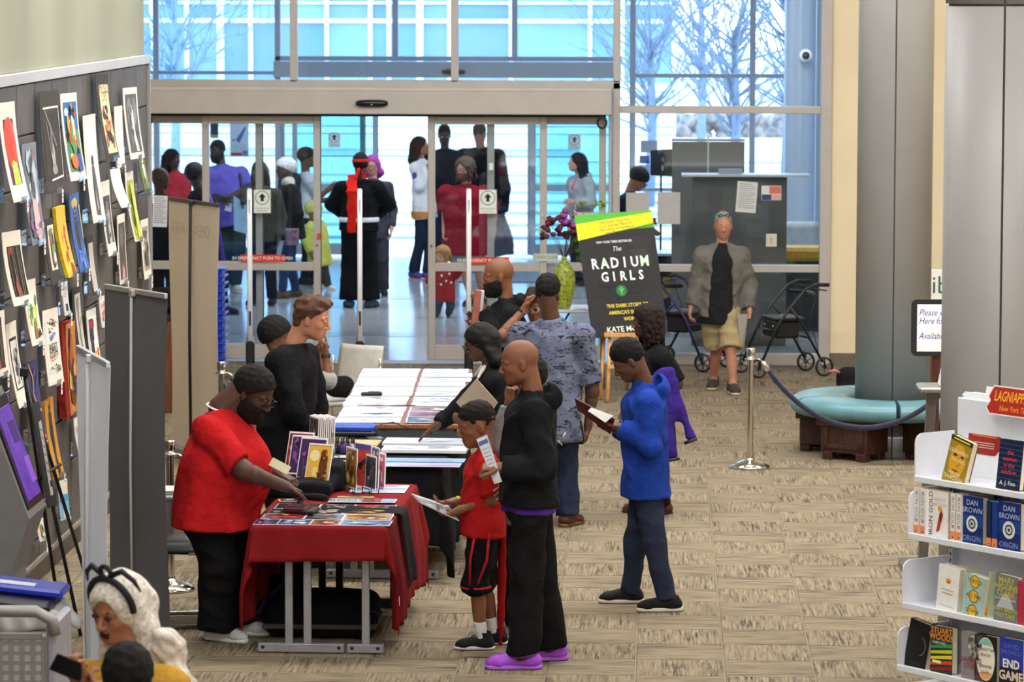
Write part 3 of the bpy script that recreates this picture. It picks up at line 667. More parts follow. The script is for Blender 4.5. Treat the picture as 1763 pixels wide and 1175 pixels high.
def person(label, Y0, head, neck, pelvis, tyaw=0.0, hyaw=None, H=1.75, hd=(0, 0, 0), skin_c='6b4630', sh=None, arms=None, legs=None, top=None, bottom=None, shoes=None,
           hair=None, beard=None, fat=1.0, far=False, lip=None, glasses=None, group=None, hs=1.0, neck_r=1.0, extra=None, res=1.0, ground=0.0, sw=.185, hipw=.088, smile=False, brow='17110e', cat='person', cut_below=None):
    k = H / 1.75; hyaw = tyaw if hyaw is None else hyaw
    q = lambda p: np.array(P(p[0], p[1], Y0 + (p[2] if len(p) > 2 else 0)))
    Hc, N, Pv = q(head), q(neck), q(pelvis); dn_ = np.linalg.norm(N - Hc); mx_ = .172 * hs * k ** .5
    if dn_ > mx_: N = Hc + (N - Hc) / dn_ * mx_
    _, tl, _ = hv(tyaw); _, hl, _ = hv(hyaw); tf = hv(tyaw)[0]; hf = hv(hyaw)[0]
    tu = nrm(N - Pv); tf2 = nrm(tf - tu * (tf @ tu)); Ch = N - tu * .17 * k + tf2 * .01; Wa = Pv + (N - Pv) * .42 + tf2 * .01
    S = {'L': N - tu * .105 * k + tl * sw * k, 'R': N - tu * .105 * k - tl * sw * k}
    if sh:
        for a, p in sh.items(): S[a] = q(p)
    Hp = {'L': Pv + hl * hipw * k, 'R': Pv - hl * hipw * k}
    root = thing('person', (float(Pv[0]), Y0, ground), label, cat, group); org = np.array(root.location)
    sk = skin(skin_c); hb = .019 if far else .015
    # limbs -----------------------------------------------------
    A = {}
    for sd in 'LR':
        a = dict((arms or {}).get(sd, {})); sg = 1 if sd == 'L' else -1
        if 'w' in a: Wp = q(a['w'])
        else: Wp = S[sd] + np.array([0, 0, -.52 * k]) + tl * sg * .05 + tf * .04
        if 'e' in a: E = q(a['e'])
        else: E = ik(S[sd], Wp, .295 * k, .26 * k, np.array(a.get('hint', -tf * 1.0 + tl * sg * .5 + np.array([0, 0, -.3]))))
        if 'e' not in a or a.get('fix', True):                # keep the forearm its length
            L = np.linalg.norm(Wp - E)
            if L > .30 * k: Wp = E + (Wp - E) / L * .30 * k
        A[sd] = (S[sd], E, Wp, a)
    Lg = {}
    for sd in 'LR':
        a = dict((legs or {}).get(sd, {})); sg = 1 if sd == 'L' else -1
        An = q(a['a']) if 'a' in a else np.array([Hp[sd][0], Hp[sd][1], ground + .085 * k]) + hl * sg * .03
        if 'a' in a and 'z' not in a: An[2] = max(An[2], ground + .08 * k)
        if a.get('flat', True) and 'z' not in a: An[2] = ground + .085 * k
        if 'k' in a: K = q(a['k'])
        else: dl = min(.43 * k, .504 * np.linalg.norm(An - Hp[sd])); K = ik(Hp[sd], An, dl, dl, np.array(a.get('hint', hf * 1.0 + hl * sg * .1)))
        ty = a.get('toe', hyaw + sg * 8); td = hv(ty, a.get('tp', 0))[0]
        Lg[sd] = (Hp[sd], K, An, td, a)
    parts = []
    # coarse body ------------------------------------------------
    s = Sdf(); F_ = fat; low = cut_below if cut_below is not None else -1
    s.rc(Pv, Wa, .105 * k * F_, .095 * k * F_, w=1.35, side=hl); s.rc(Wa, Ch, .095 * k * F_, .108 * k, w=1.4, side=tl); s.rc(S['L'], S['R'], .05 * k, .05 * k)
    for sd in 'LR': s.rc(Ch, S[sd], .07 * k, .055 * k); s.rc(A[sd][0], A[sd][1], .052 * k * F_ ** .5, .040 * k * F_ ** .5); s.rc(A[sd][1], A[sd][2], .0405 * k * F_ ** .5, .022 * k * F_ ** .3)
    hf_ = hv(*hd)[0]; z = hs * k ** .5 * 1.02
    s.rc(N - tu * .06 * k, Hc + (N - Hc) * .35 - hf_ * .03 * z, .053 * k * neck_r, .048 * k * neck_r)
    for sd in 'LR':
        h0, K, An, td, a = Lg[sd]
        if An[2] > low: 
            s.rc(h0, K, .072 * k * F_ ** .5, .050 * k); s.rc(K, An, .050 * k, .036 * k); cm = K + (An - K) * .3 - td * .018 * k; s.rc(cm, K + (An - K) * .6, .045 * k, .036 * k); s.rc(An, An + td * .12 * k - np.array([0, 0, .05 * k]), .036 * k, .024 * k)
    v, qd = s.mesh(hb * 1.15, .03, clip=[((0, 0, -1), (0, 0, max(low, ground + .012)))]); parts.append((v, qd, 0))
    # head --------------------------------------------------------
    hf_, hl_, hu_ = hv(*hd); z = hs * (k ** .5) * 1.02; M = np.stack([hf_, hl_, hu_]); W3 = lambda f, l, u: Hc + (hf_ * f + hl_ * l + hu_ * u) * z
    s = Sdf(); e = lambda c, r, **kw: s.ell(W3(*c), np.array(r) * z, M, **kw)
    e((-.012, 0, .032), (.098, .077, .088), k=.02); e((.018, 0, -.035), (.070, .060, .078), k=.03); e((.060, 0, -.090), (.027, .028, .021), k=.02); e((.050, 0, -.062), (.042, .038, .040), k=.02)
    for g in (1, -1):
        e((.048, .036 * g, -.022), (.030, .022, .022), k=.02); e((-.004, .050 * g, -.058), (.030, .014, .030), k=.02)
        s.rc(W3(.083, .010 * g, .022), W3(.070, .046 * g, .020), .0085 * z, k=.012)
        e((-.008, .078 * g, -.010), (.018, .007, .031), k=.006); e((.002, .083 * g, -.008), (.006, .006, .016), k=.004, sub=True)
        e((.099, .031 * g, .001), (.018, .018, .012), k=.012, sub=True)
        e((.0785, .031 * g, .006), (.0135, .0155, .0105), k=.003); e((.078, .031 * g, -.009), (.0125, .0145, .0065), k=.003)
        e((.098, .012 * g, -.033), (.011, .008, .008), k=.006)
    s.rc(W3(.086, 0, .012), W3(.109, 0, -.026), .0075 * z, .0105 * z, k=.010)
    s.rc(W3(.083, -.018, -.058), W3(.083, .018, -.058), .0062 * z, k=.006); s.rc(W3(.0895, -.009, -.057), W3(.0895, .009, -.057), .0055 * z, k=.006)
    s.rc(W3(.087, -.013, -.068), W3(.087, .013, -.068), .0070 * z, k=.006)
    s.rc(Hc + (N - Hc) * .22 - hf_ * .034 * z, N, .049 * k * neck_r, .054 * k * neck_r, k=.02)
    hh = (.0105 if far else .0056) * (1.0 if res == 1 else res); v, qd = s.mesh(hh, .02)
    c = v[qd].mean(1); R = (c - Hc) @ M.T / z; lipm = (np.abs(R[:, 1]) < .023) & (R[:, 2] < -.0515) & (R[:, 2] > -.0755) & (R[:, 0] > .0835)
    mi = np.where(lipm, 1, 0); parts.append((v, qd, mi))
    for g in (1, -1):
        v, qd = uvsphere(W3(.0795, .031 * g, .0005), .0110 * z, 10); parts.append((v, qd, 2))
        v, qd = uvsphere(W3(.0870, .031 * g, -.0010), .0058 * z, 8); parts.append((v, qd, 3))
    # hands --------------------------------------------------------
    for sd in 'LR':
        S0, E, Wp, a = A[sd]
        if a.get('hide'): continue
        dd = nrm(Wp - E); hd_ = nrm(a['d']) if 'd' in a else dd; n_ = nrm(a.get('n', -tl * (1 if sd == 'L' else -1) * 1.0 + hf * .15)); s = Sdf()
        s.rc(E, Wp, .0375 * k * F_ ** .5, .0265 * k * F_ ** .3, k=.02); s.rc(E + (Wp - E) * .25, E + (Wp - E) * .45, .038 * k * F_ ** .5, .033 * k, k=.02)
        hand(s, Wp, hd_, n_, 1 if sd == 'L' else -1, k * .98 * a.get('hs', 1), a.get('curl', .35), a.get('spread', .12), a.get('point', False), a.get('thumb', .5))
        v, qd = s.mesh(.0095 if far else .0052, .015); parts.append((v, qd, 0))
    v, qd, mi = join_parts(parts, None)
    lc = skin(lip) if lip else skin(''.join('%02x' % max(0, min(255, int(int(skin_c[i:i + 2], 16) * f))) for i, f in ((0, 1.05), (2, .82), (4, .85))))
    link('body', new_mesh('body', v - org, qd, [sk, lc, mat('e9e4de', .25, var=0), mat('1c120d', .15, var=0)], mi, True), root)
    # clothing -----------------------------------------------------
    def garment(name, sdf, m, h=None, noise=(.006, 26, 5), **kw):
        h = h or (.0155 if far else .012); noise = (noise[0] * .5, noise[1] * .8, *noise[2:]) if far and noise else noise; v, qd = sdf.mesh(h, kw.pop('k', .03), noise=noise, seed=len(SKH), fold=name not in ('shoe', 'shoe_sole', 'sock'), **kw); SKH[len(SKH)] = 1
        return link(name, new_mesh(name, v - org, qd, m, smooth=True), root) if len(qd) else None
    Z = lambda z_: ((0, 0, -1), (0, 0, z_))
    def torso(s, o, hem, collar=.0, belly=0.0, flare=0.0):     # o = offset from skin
        B = Pv + (Pv - N) / np.linalg.norm(Pv - N) * (hem + .05)
        s.rc(B, Wa, (.118 * F_ + flare) * k + o, .102 * k * F_ + o, w=1.34, side=hl); s.rc(Wa, Ch, .098 * k * F_ + o, .110 * k * F_ ** .35 + o, w=1.38, side=tl); s.rc(S['L'] - tu * .02, S['R'] - tu * .02, .052 * k + o * .6)
        for sd in 'LR': s.rc(Ch, S[sd], .080 * k + o * .6, .050 * k + o * .6); s.rc(N - tu * .040 * k, S[sd] + tu * .006, .044 * k + o * .3, .052 * k + o * .6)
        s.rc(Ch, N - tu * .035 * k, .085 * k, .060 * k * neck_r + o * .3 + collar, w=1.2, side=tl)
        if belly: s.ell(Wa + tf2 * belly * k - tu * .03, np.array([.15, .17, .17]) * k * F_ ** .5, np.stack([tf2, tl, np.cross(tf2, tl)]), k=.08)
        return [(tuple(nrm(Pv - N)), tuple(Pv + nrm(Pv - N) * hem))]
    def sleeves(s, o, upto, only=None):
        for sd in (only or 'LR'):
            S0, E, Wp, a = A[sd]; fa = F_ ** .5
            if upto <= 1: s.rc(S0, E, .056 * k * fa + o, .047 * k * fa + o + .006, cutb=upto, k=.02)
            else: s.rc(S0, E, .055 * k * fa + o, .045 * k * fa + o, k=.03); s.rc(E, Wp, .045 * k * fa + o, .032 * k * fa + o, cutb=upto - 1, k=.03)
    if top:
        for t in (top if isinstance(top, list) else [top]):
            s = Sdf(); cl = torso(s, t.get('o', .016), t.get('hem', .12), t.get('collar', 0), t.get('belly', 0), t.get('flare', 0)); s2 = s
            if t.get('sl', .7): sleeves(s, t.get('so', t.get('o', .016) * .72), t.get('sl', .7))
            zc = N + (tu * .0) ; cl.append((tuple(nrm(tu * 1.0 - tf2 * t.get('vneck', .25))), tuple(N + tu * t.get('neckz', .005) + tf2 * .0)))
            if t.get('open'):                                  # an open front: cut a wedge away
                s.rc(Ch + tf2 * (.12 * F_ + .05), Pv + tf2 * (.16 * F_ + .03) - tu * .25, t['open'] * .7, t['open'], k=.01, sub=True); s.rc(N + tf2 * .10 + tu * .03, Ch + tf2 * .14, .05, t['open'] * .7, k=.01, sub=True)
            if t.get('hood'):
                b = N - tf2 * .075 * k - tu * .03; s.ell(b, np.array([.075, .135, .085]) * k, np.stack([tf2, tl, tu]), k=.02); s.ell(b + tu * .045 + tf2 * .028, np.array([.055, .085, .06]) * k, np.stack([tf2, tl, tu]), k=.02, sub=True)
                s.rc(N + tl * .07 + tf2 * .05 - tu * .04, N + tl * .075 - tf2 * .03, .024, k=.02); s.rc(N - tl * .07 + tf2 * .05 - tu * .04, N - tl * .075 - tf2 * .03, .024, k=.02); cl.pop()
            if t.get('cuff'): pass
            garment(t.get('name', 'shirt'), s, cloth(t['c'], t.get('var', .10)) if isinstance(t['c'], str) else t['c'], clip=cl, noise=t.get('noise', (.007, 24, 5)))
    if bottom:
        s = Sdf(); o = bottom.get('o', .020); up = bottom.get('len', 1.93)
        s.rc(Pv + tu * bottom.get('rise', .06), Pv - tu * .03, .104 * k * F_ + .006, .108 * k * F_ + .006, w=1.32, side=hl, k=.04)
        for sd in 'LR':
            h0, K, An, td, a = Lg[sd]; g = bottom.get('flare', 0); fa = F_ ** .4
            if up <= 1: s.rc(h0, K, .078 * k * fa + o, .066 * k * fa + o + g, cutb=up, k=.02)
            elif up <= 1.5: s.rc(h0, K, .078 * k * fa + o, .060 * k * fa + o, k=.02); s.rc(K, An, .060 * k * fa + o, .060 * k + o + g, cutb=up - 1, k=.02)
            else: s.rc(h0, K, .078 * k * fa + o * .8, .057 * k * fa + o, k=.02); s.rc(K, An - np.array([0, 0, .03]), .056 * k * fa + o, .040 * k + o + g, cutb=up - 1, k=.02)
        if bottom.get('skirt'): zf = bottom['skirt']; s.rc(Pv, np.array([Pv[0], Pv[1], zf]), .12 * k * F_, .20 * k, w=1.2, side=hl, cutb=1.0)
        gm = garment(bottom.get('name', 'trousers'), s, cloth(bottom['c'], bottom.get('var', .10)), clip=[Z(max(ground + .02, low))] + [(tuple(tu), tuple(Pv + tu * (.05 + bottom.get('rise', .06))))], noise=bottom.get('noise', (.007, 22, 5, (1, 1, 1.8))))
    if shoes and shoes.get('c'):
        for sd in 'LR':
            h0, K, An, td, a = Lg[sd]; td = nrm([td[0], td[1], td[2]]); sdv = nrm(np.cross(td, [0, 0, 1])); up_ = nrm(np.cross(sdv, td)); F0 = An - np.array([0, 0, .085 * k]) if td[2] == 0 else An - up_ * .085 * k
            w = shoes.get('w', 1.0) * k; s = Sdf(); L = shoes.get('L', 1.0)
            s.rc(F0 + up_ * .045 * k - td * .05 * k, F0 + up_ * .040 * k + td * .13 * k * L, .040 * w, .032 * w, w=1.15, side=sdv, k=.02); s.rc(F0 + td * .12 * k * L + up_ * .034 * k, F0 + td * .155 * k * L + up_ * .03 * k, .036 * w, .026 * w, w=1.3, side=sdv, k=.02)
            s.rc(F0 + up_ * .05 * k - td * .03 * k, F0 + up_ * shoes.get('top', .095) * k - td * .02 * k, .044 * w, .046 * w, k=.02, cutb=1.0); s.rc(F0 + up_ * .07 * k + td * .02 * k, F0 + up_ * .055 * k + td * .09 * k, .034 * w, .026 * w, k=.02)
            s.rc(F0 + up_ * .10 * k - td * .02 * k, F0 + up_ * .14 * k - td * .02 * k, .036 * w, .036 * w, k=.01, sub=True)
            zs = float(F0[2]); cl = [(tuple(-up_), tuple(F0 + up_ * .018 * k))]
            sh_o = garment('shoe', s, mat(shoes['c'], shoes.get('rough', .7), var=.06, vs=30, spec=.2), h=.0085 if not far else .013, noise=None, clip=cl)
            so = Sdf(); so.rc(F0 + up_ * .014 * k - td * .055 * k, F0 + up_ * .014 * k + td * .06 * k, .040 * w, .038 * w, k=.02); so.rc(F0 + td * .06 * k + up_ * .014 * k, F0 + td * .152 * k * L + up_ * .014 * k, .040 * w, .034 * w, w=1.18, side=sdv, k=.02)
            garment('shoe_sole', so, mat(shoes.get('sole', 'e8e4dc'), .6, var=.03), h=.0095 if not far else .014, noise=None, clip=[(tuple(-up_), tuple(F0 + up_ * .001)), (tuple(up_), tuple(F0 + up_ * .026 * k * shoes.get('soleh', 1)))])
            if shoes.get('swoosh'):
                mb = MB(); sg = 1 if np.dot(sdv, [0, -1, 0]) > 0 else -1; c0 = F0 + up_ * .062 * k + sdv * sg * .0455 * w
                pts = [(-.055, .020), (.005, -.010), (.030, -.012), (.045, .000), (.030, .004), (.012, .003), (-.01, .006)]
                mb.add([tuple(c0 + td * x * k * 1.1 + up_ * z_ * k - org + sdv * sg * (.004 if abs(x) < .02 else -.001)) for x, z_ in pts], [tuple(range(len(pts)))], mat(shoes['swoosh'], .5, var=0)); mb.obj('shoe_emblem', root)
            if shoes.get('sock'):
                s = Sdf(); s.rc(An - np.array([0, 0, .02]), An + nrm(K - An) * shoes.get('sockh', .12) * k, .040 * k, .046 * k, cutb=1.0, k=.01); garment('sock', s, cloth(shoes['sock']), h=.008, noise=(.0015, 60, 4))
            if shoes.get('lace'):
                mb = MB()
                for j in range(5):
                    p_ = F0 + td * (.02 + .02 * j) * k + up_ * (.094 - .008 * j) * k; mb.tube([p_ - sdv * .022 * k - org - up_ * .006, p_ - org + up_ * .004, p_ + sdv * .022 * k - org - up_ * .006], .0035, mat(shoes['lace'], .8, var=0), n=5)
                mb.obj('shoelaces', root)
    # hair ----------------------------------------------------------
    def headcut(front=.072, top_=.066, back=-.055, low_=-.06):
        n_ = nrm(hf_ * (top_ - low_) - hu_ * (front - back)); return (tuple(n_), tuple(W3((front + back) / 2, 0, (top_ + low_) / 2)))
    for hr in (hair if isinstance(hair, list) else [hair] if hair else []):
        ty = hr.get('t', 'short'); s = Sdf(); th = hr.get('th', .006); m = mat(hr['c'], hr.get('rough', .75), var=.18, vs=60, bump=.5, bs=hr.get('bs', 140), spec=hr.get('spec', .2)); cl = []; nz = hr.get('noise', (.0018, 120, 6)); hstep = .0062 if not far else .0105
        E = lambda c, r, **kw: s.ell(W3(*c), np.array(r) * z, M, **kw)
        if ty in ('short', 'fade', 'afro', 'side'):
            if ty == 'afro': E((-.013, 0, .034), (.098 + th, .078 + th, .088 + th * 1.2), k=.02)
            else: E((-.014, 0, .040), (.0975 + th * .3, .0772 + th * .3, .084 + th), k=.02)
            if ty == 'side': E((.035, .01, .098), (.055, .058, .030), k=.03); E((-.06, 0, -.03), (.045, .060, .05), k=.03)
            cl = [headcut(hr.get('front', .076), hr.get('hl', .068), hr.get('back', -.06), hr.get('low', -.062))]
            if ty == 'fade': E((-.01, 0, .075), (.088, .070, .055 + th), k=.02)
        elif ty == 'long':
            E((-.018, 0, .034), (.105 + th, .084 + th, .094 + th), k=.02); ln = hr.get('len', .22)
            s.ell(W3(.098, hr.get('part', 0), -.03), np.array([.062, hr.get('fw', .062), .100]) * z, M, k=.012, sub=True)
            dn = np.array([0, 0, -1.0])
            for g in (1, -1):
                p0 = W3(-.012, .070 * g, .0); p1 = W3(-.030, .082 * g, -.08); p2 = p1 + dn * ln * .6 - hf_ * .03 + hl_ * g * .012; p3 = p1 + dn * ln - hf_ * .02 + hf_ * hr.get('fwd', 0)
                s.rc(p0, p1, .022 * z + th, .028 * z + th, k=.03); s.rc(p1, p2, .030 * z + th, .034 * z + th, k=.03); s.rc(p2, p3, .034 * z + th, .015, k=.03)
            b0 = W3(-.085, 0, .0); b1 = b0 + dn * (.12 + ln * .4) * 1.0 - hf_ * .02; b2 = b0 + dn * (.10 + ln) - hf_ * .025; s.rc(b0, b1, .055 + th, .05 + th, w=1.6, side=hl_, k=.03); s.rc(b1, b2, .05 + th, .028, w=1.8, side=hl_, k=.03)
        elif ty == 'curls':
            E((-.02, 0, .030), (.11 + th, .098 + th, .098 + th), k=.03); s.ell(W3(.110, hr.get('part', 0), -.035), np.array([.075, .058, .095]) * z, M, k=.012, sub=True); r = np.random.RandomState(4)
            for i in range(hr.get('n', 70)):
                a = r.uniform(-2.5, 2.5); l0 = np.array([-.02 - math.cos(a) * .085, math.sin(a) * .088]); u_ = r.uniform(-.09, .07); rr = 1 + .12 * r.uniform(-1, 1)
                p = W3(l0[0] * rr, l0[1] * rr, u_); s.rc(p, p + np.array([0, 0, -r.uniform(.05, hr.get('len', .12))]) + (hl_ * l0[1] - hf_ * .05) * .25, .017 * z, .011 * z, k=.008)
        elif ty == 'wrap':
            E((-.016, 0, .040), (.104 + th, .084 + th, .088 + th), k=.02); cl = [headcut(.09, hr.get('hl', .045), -.10, -.055)]
            if hr.get('sag'): s.ell(W3(-.075, 0, .035), np.array([.075, .085, .075]) * z, M, k=.04)
        elif ty == 'band':
            E((-.012, 0, .030), (.100 + th, .079 + th, .089 + th), k=.01); cl = [(tuple(hu_), tuple(W3(0, 0, .062))), (tuple(-hu_), tuple(W3(0, 0, .028)))]
        elif ty == 'beard':
            E((.016, 0, -.052), (.078 + th, .068 + th * .7, .076 + th), k=.02); E((.062, 0, -.10), (.034 + th, .034 + th * .6, .026 + th), k=.03)
            cl = [(tuple(nrm(hu_ * 1.0 - hf_ * hr.get('tilt', -.35))), tuple(W3(.09, 0, -.040))), (tuple(-hf_), tuple(W3(-.012, 0, 0)))]
            s.rc(W3(.100, -.014, -.062), W3(.100, .014, -.062), .0095 * z, k=.004, sub=True)
        elif ty == 'goatee':
            E((.064, 0, -.092), (.026, .024, .024), k=.01); s.rc(W3(.091, -.018, -.049), W3(.091, .018, -.049), .0042 * z, k=.005); [s.rc(W3(.087, .02 * g, -.05), W3(.080, .024 * g, -.08), .004 * z, k=.006) for g in (1, -1)]; cl = [(tuple(hu_), tuple(W3(.09, 0, -.045)))]; s.rc(W3(.092, -.014, -.062), W3(.092, .014, -.062), .0105 * z, k=.003, sub=True)
        elif ty == 'stubble':
            E((.016, 0, -.040), (.0745, .0635, .0785), k=.02); E((.055, 0, -.088), (.0265, .0285, .0225), k=.02); cl = [(tuple(nrm(hu_ - hf_ * .2)), tuple(W3(.09, 0, -.045))), (tuple(-hf_), tuple(W3(-.01, 0, 0)))]; s.rc(W3(.092, -.016, -.062), W3(.092, .016, -.062), .0125 * z, k=.004, sub=True)
        v, qd = s.mesh(hstep, .02, noise=nz, clip=cl, seed=3)
        if len(qd): link(hr.get('name', 'beard' if ty in ('beard', 'stubble', 'goatee') else 'hair'), new_mesh('hair', v - org, qd, m, smooth=True), root)
    if hd is not None and brow:
        s = Sdf()
        for g in (1, -1): s.rc(W3(.0870, .014 * g, .0225), W3(.0850, .030 * g, .0270), .0030 * z); s.rc(W3(.0850, .030 * g, .0270), W3(.0735, .047 * g, .0230), .0030 * z, .0018 * z)
        v, qd = s.mesh(.0035 if not far else .006, .006)
        if len(qd): link('eyebrows', new_mesh('eyebrows', v - org, qd, mat(brow, .8), smooth=True), root)
    if glasses:
        mb = MB(); gm = mat(glasses if isinstance(glasses, str) else '1b1a1c', .3, var=0)
        for g in (1, -1):
            c0 = W3(.108, .033 * g, .000) - org; pts = [c0 + (hl_ * .026 * math.cos(t) * (1.0) + hu_ * .019 * math.sin(t)) * z for t in [i * .5236 for i in range(12)]]; mb.tube(pts, .0024, gm, closed=True, n=6)
            mb.tube([W3(.106, .058 * g, .006) - org, W3(.06, .076 * g, .006) - org, W3(-.012, .083 * g, .002) - org], .0022, gm, n=6)
        mb.tube([W3(.108, .008, .004) - org, W3(.112, 0, .006) - org, W3(.108, -.008, .004) - org], .0022, gm, n=6); gl = mb.obj('glasses', root)
        mb = MB()
        for g in (1, -1): c0 = W3(.1085, .033 * g, .000) - org; mb.add([c0 + (hl_ * .025 * math.cos(t) + hu_ * .018 * math.sin(t)) * z for t in [i * .5236 for i in range(12)]], [tuple(range(12))], GLASS)
        mb.obj('lens', gl)
    info = dict(root=root, org=org, W3=W3, S=S, A=A, Lg=Lg, N=N, Pv=Pv, Ch=Ch, Wa=Wa, tf=tf2, tl=tl, tu=tu, hf=hf_, hl=hl_, hu=hu_, k=k, garment=garment, Hc=Hc, z=z, q=q)
    if extra: extra(info)
    PEOPLE.append(info); return info
# ---------------------------------------------------------------- display wall: prints, holders
def lum(h, f): return ''.join('%02x' % max(0, min(255, int(int(h[i:i + 2], 16) * f))) for i in (0, 2, 4))
def wall_art(label, q, matc, art, inset=(.14, .14, .10, .10), th=.004, edge=None, aspect=.66, cat='artwork', name='art_print', tagc=True, holder=True):
    (x0, y0), (x1, y1), (x2, y2), (x3, y3) = q
    xc, yc = (x0 + x1 + x2 + x3) / 4, (y0 + y1 + y2 + y3) / 4; A0 = PX(xc, yc, XL + .07); s = FPX / A0.y
    h = ((y3 - y0) + (y2 - y1)) / 2 / s; w = aspect * h; wp = (x1 - x0 + x2 - x3) / 2; c = min(.86, wp / (s * w)); K = 4 / A0.y
    th_ = max(0.0, min(1.2, math.asin(min(.95, c / math.hypot(1, K))) - math.atan(K)))
    TL = PX(x0, y0, XL + .035); TL.y = max(TL.y, 9); shift = max(.02, min(.16, (x3 - x0) / s)); e = Vector((math.sin(th_), math.cos(th_), 0)); n = Vector((math.cos(th_), -math.sin(th_), 0))
    root = thing(name, (TL.x, TL.y, TL.z), label, cat); bf = lambda z: shift * (max(0, -z / h)) ** 1.7
    def bend(x, z, ep): return tuple(e * x + V(0, 0, z) + n * ep + V(bf(z) + .012, 0, 0))
    nn = 12; mb = MB(); vs = []; fs = []; mm = paper(matc) if th < .01 else cloth(edge or matc)
    for j in range(nn + 1):
        z = -h * j / nn; vs += [bend(0, z, 0), bend(w, z, 0), bend(w, z, -th), bend(0, z, -th)]
        if j: k = 4 * (j - 1); fs += [(k, k + 1, k + 5, k + 4), (k + 1, k + 2, k + 6, k + 5), (k + 2, k + 3, k + 7, k + 6), (k + 3, k, k + 4, k + 7)]
    fs += [(3, 2, 1, 0), tuple(4 * nn + i for i in range(4))]; fs = [tuple(reversed(f)) for f in fs]; mb.add(vs, fs, mm, None, False); mb.obj('mount' if th < .01 else 'canvas', root)
    a = Art(bend=lambda x, z, ep: bend(x, z, ep + .0012)); l, t, r, b = inset
    W_, H_ = w * (1 - l - r), h * (1 - t - b); X = lambda u: w * l + W_ * u; Z_ = lambda v: -h * t - H_ * (1 - v)
    class U:                                                  # unit drawing coordinates, (0,0) bottom left
        rect = staticmethod(lambda a0, b0, a1, b1, c_: a.rect(X(a0), Z_(b0), X(a1), Z_(b1), c_, n=max(1, int(8 * abs(b1 - b0)))))
        ell = staticmethod(lambda u, v, ru, rv, c_, rot=0: a.ell(X(u), Z_(v), ru * W_, rv * H_, c_, rot=rot))
        poly = staticmethod(lambda pts, c_: a.poly([(X(u), Z_(v)) for u, v in pts], c_))
        line = staticmethod(lambda pts, w_, c_: a.line([(X(u), Z_(v)) for u, v in pts], w_ * W_, c_))
        text = staticmethod(lambda st, u, v, sz, c_, **kw: a.text(st, X(u), Z_(v), sz * W_, c_, **kw))
        blobs = staticmethod(lambda cols, n_=14, seed=0, sz=.3, r=(0, 0, 1, 1): a.blobs(X(r[0]), Z_(r[1]), X(r[2]), Z_(r[3]), cols, n_, seed, sz))
    art(U); a.obj('picture', root)
    if holder:                                                # clear shelf screwed to the wall
        zb = TL.z - h; ym = TL.y + w * .5 * math.cos(th_); hr = thing('acrylic_holder', (XL + .012, ym, zb), ('clear acrylic holder under the ' + ' '.join(label.split(' on the tiled')[0].split()[:11])), 'holder')
        mb = MB(); d = shift + w * math.sin(th_) * .55 + .05; L = w * .5
        mb.box((d / 2, 0, -.006), (d, L, .006), ACRYL, ch=.001); mb.box((.004, 0, .04), (.006, L, .09), ACRYL, ch=.001); mb.box((d, 0, .012), (.006, L, .036), ACRYL, ch=.001); mb.obj('shelf', hr)
        for sy in (-.3, .3): m2 = MB(); m2.lathe([(0, .008), (.006, .008), (.007, 0)], CHROME, T=Matrix.Translation((.008, L * sy, .06)) @ Matrix.Rotation(math.pi / 2, 4, 'Y'), n=8); m2.obj('screw', hr)
        if tagc and d > 0:
            mt = MB(); mt.box((d + .008, L * .3, -.03), (.002, .055, .085), paper('f2efe8'), ch=.0005); o = mt.obj('price_tag', hr)
            m3 = MB(); m3.box((d + .0098, L * .3, -.035), (.001, .03, .012), prnt('c04038'), ch=.0002); m3.box((d + .0098, L * .3, -.012), (.001, .038, .005), prnt('55555a'), ch=.0002); m3.obj('tag_print', o)
def P1(U): U.rect(0, 0, 1, 1, '6a2a6a'); U.ell(.5, .62, .55, .42, 'e0452e'); U.ell(.3, .85, .2, .1, 'f0b030'); U.ell(.8, .75, .18, .2, 'f07a2c'); U.ell(.52, .58, .30, .24, 'f0a494'); U.line([(.3, .64), (.48, .62)], .05, '402030'); U.line([(.56, .62), (.76, .66)], .05, '402030'); U.ell(.52, .46, .12, .03, 'c22838'); U.poly([(.2, 0), (.85, 0), (.8, .32), (.5, .38), (.28, .32)], 'b8d83c'); [U.line([(.25, .06 + .07 * i), (.8, .09 + .07 * i)], .04, 'e8f08c') for i in range(4)]
def P2(U): U.rect(0, 0, 1, 1, '7c8490'); U.blobs(['b8c4d0', '4b5360', 'd0d8e0', '9a6a80', '646c7c'], 26, 2); U.ell(.5, .52, .12, .06, 'd0b0a8'); U.poly([(.35, .45), (.65, .45), (.75, .1), (.55, 0), (.3, .12)], 'd8b8b4'); U.ell(.5, .28, .12, .08, 'c05a50'); U.blobs(['8a5a90', '5a6068', 'c8a0b0'], 8, 5, .3, (0, 0, 1, .3))
def P3(U): U.rect(0, 0, 1, 1, '3a3836'); U.line([(.05, .96), (.98, .97)], .035, 'f0eee8'); U.line([(.98, .97), (.98, .04)], .02, 'e8e6e0'); U.line([(.25, .0), (.98, .04)], .035, 'f0eee8'); U.line([(.15, .93), (.75, .45)], .05, '8c8a86'); U.ell(.5, .30, .10, .2, 'a8a6a0'); U.ell(.45, .55, .06, .22, '74726e'); U.ell(.5, .14, .16, .07, '9a9892'); U.line([(.2, .8), (.45, .1)], .02, 'b0aeaa')
def P4(U): U.rect(0, 0, 1, 1, '6c8a70'); U.rect(0, .6, 1, 1, '2f6fae'); U.ell(.2, .86, .14, .06, 'e8f0f4'); U.blobs(['e8a038', 'd8442c', '2e9a70', '1a1a22', 'e8d8b0', '3c64a8', 'e88c40', '50a040'], 34, 7, .26); U.ell(.35, .15, .25, .1, 'e06a38'); U.rect(.55, .0, .8, .25, '3850a8')
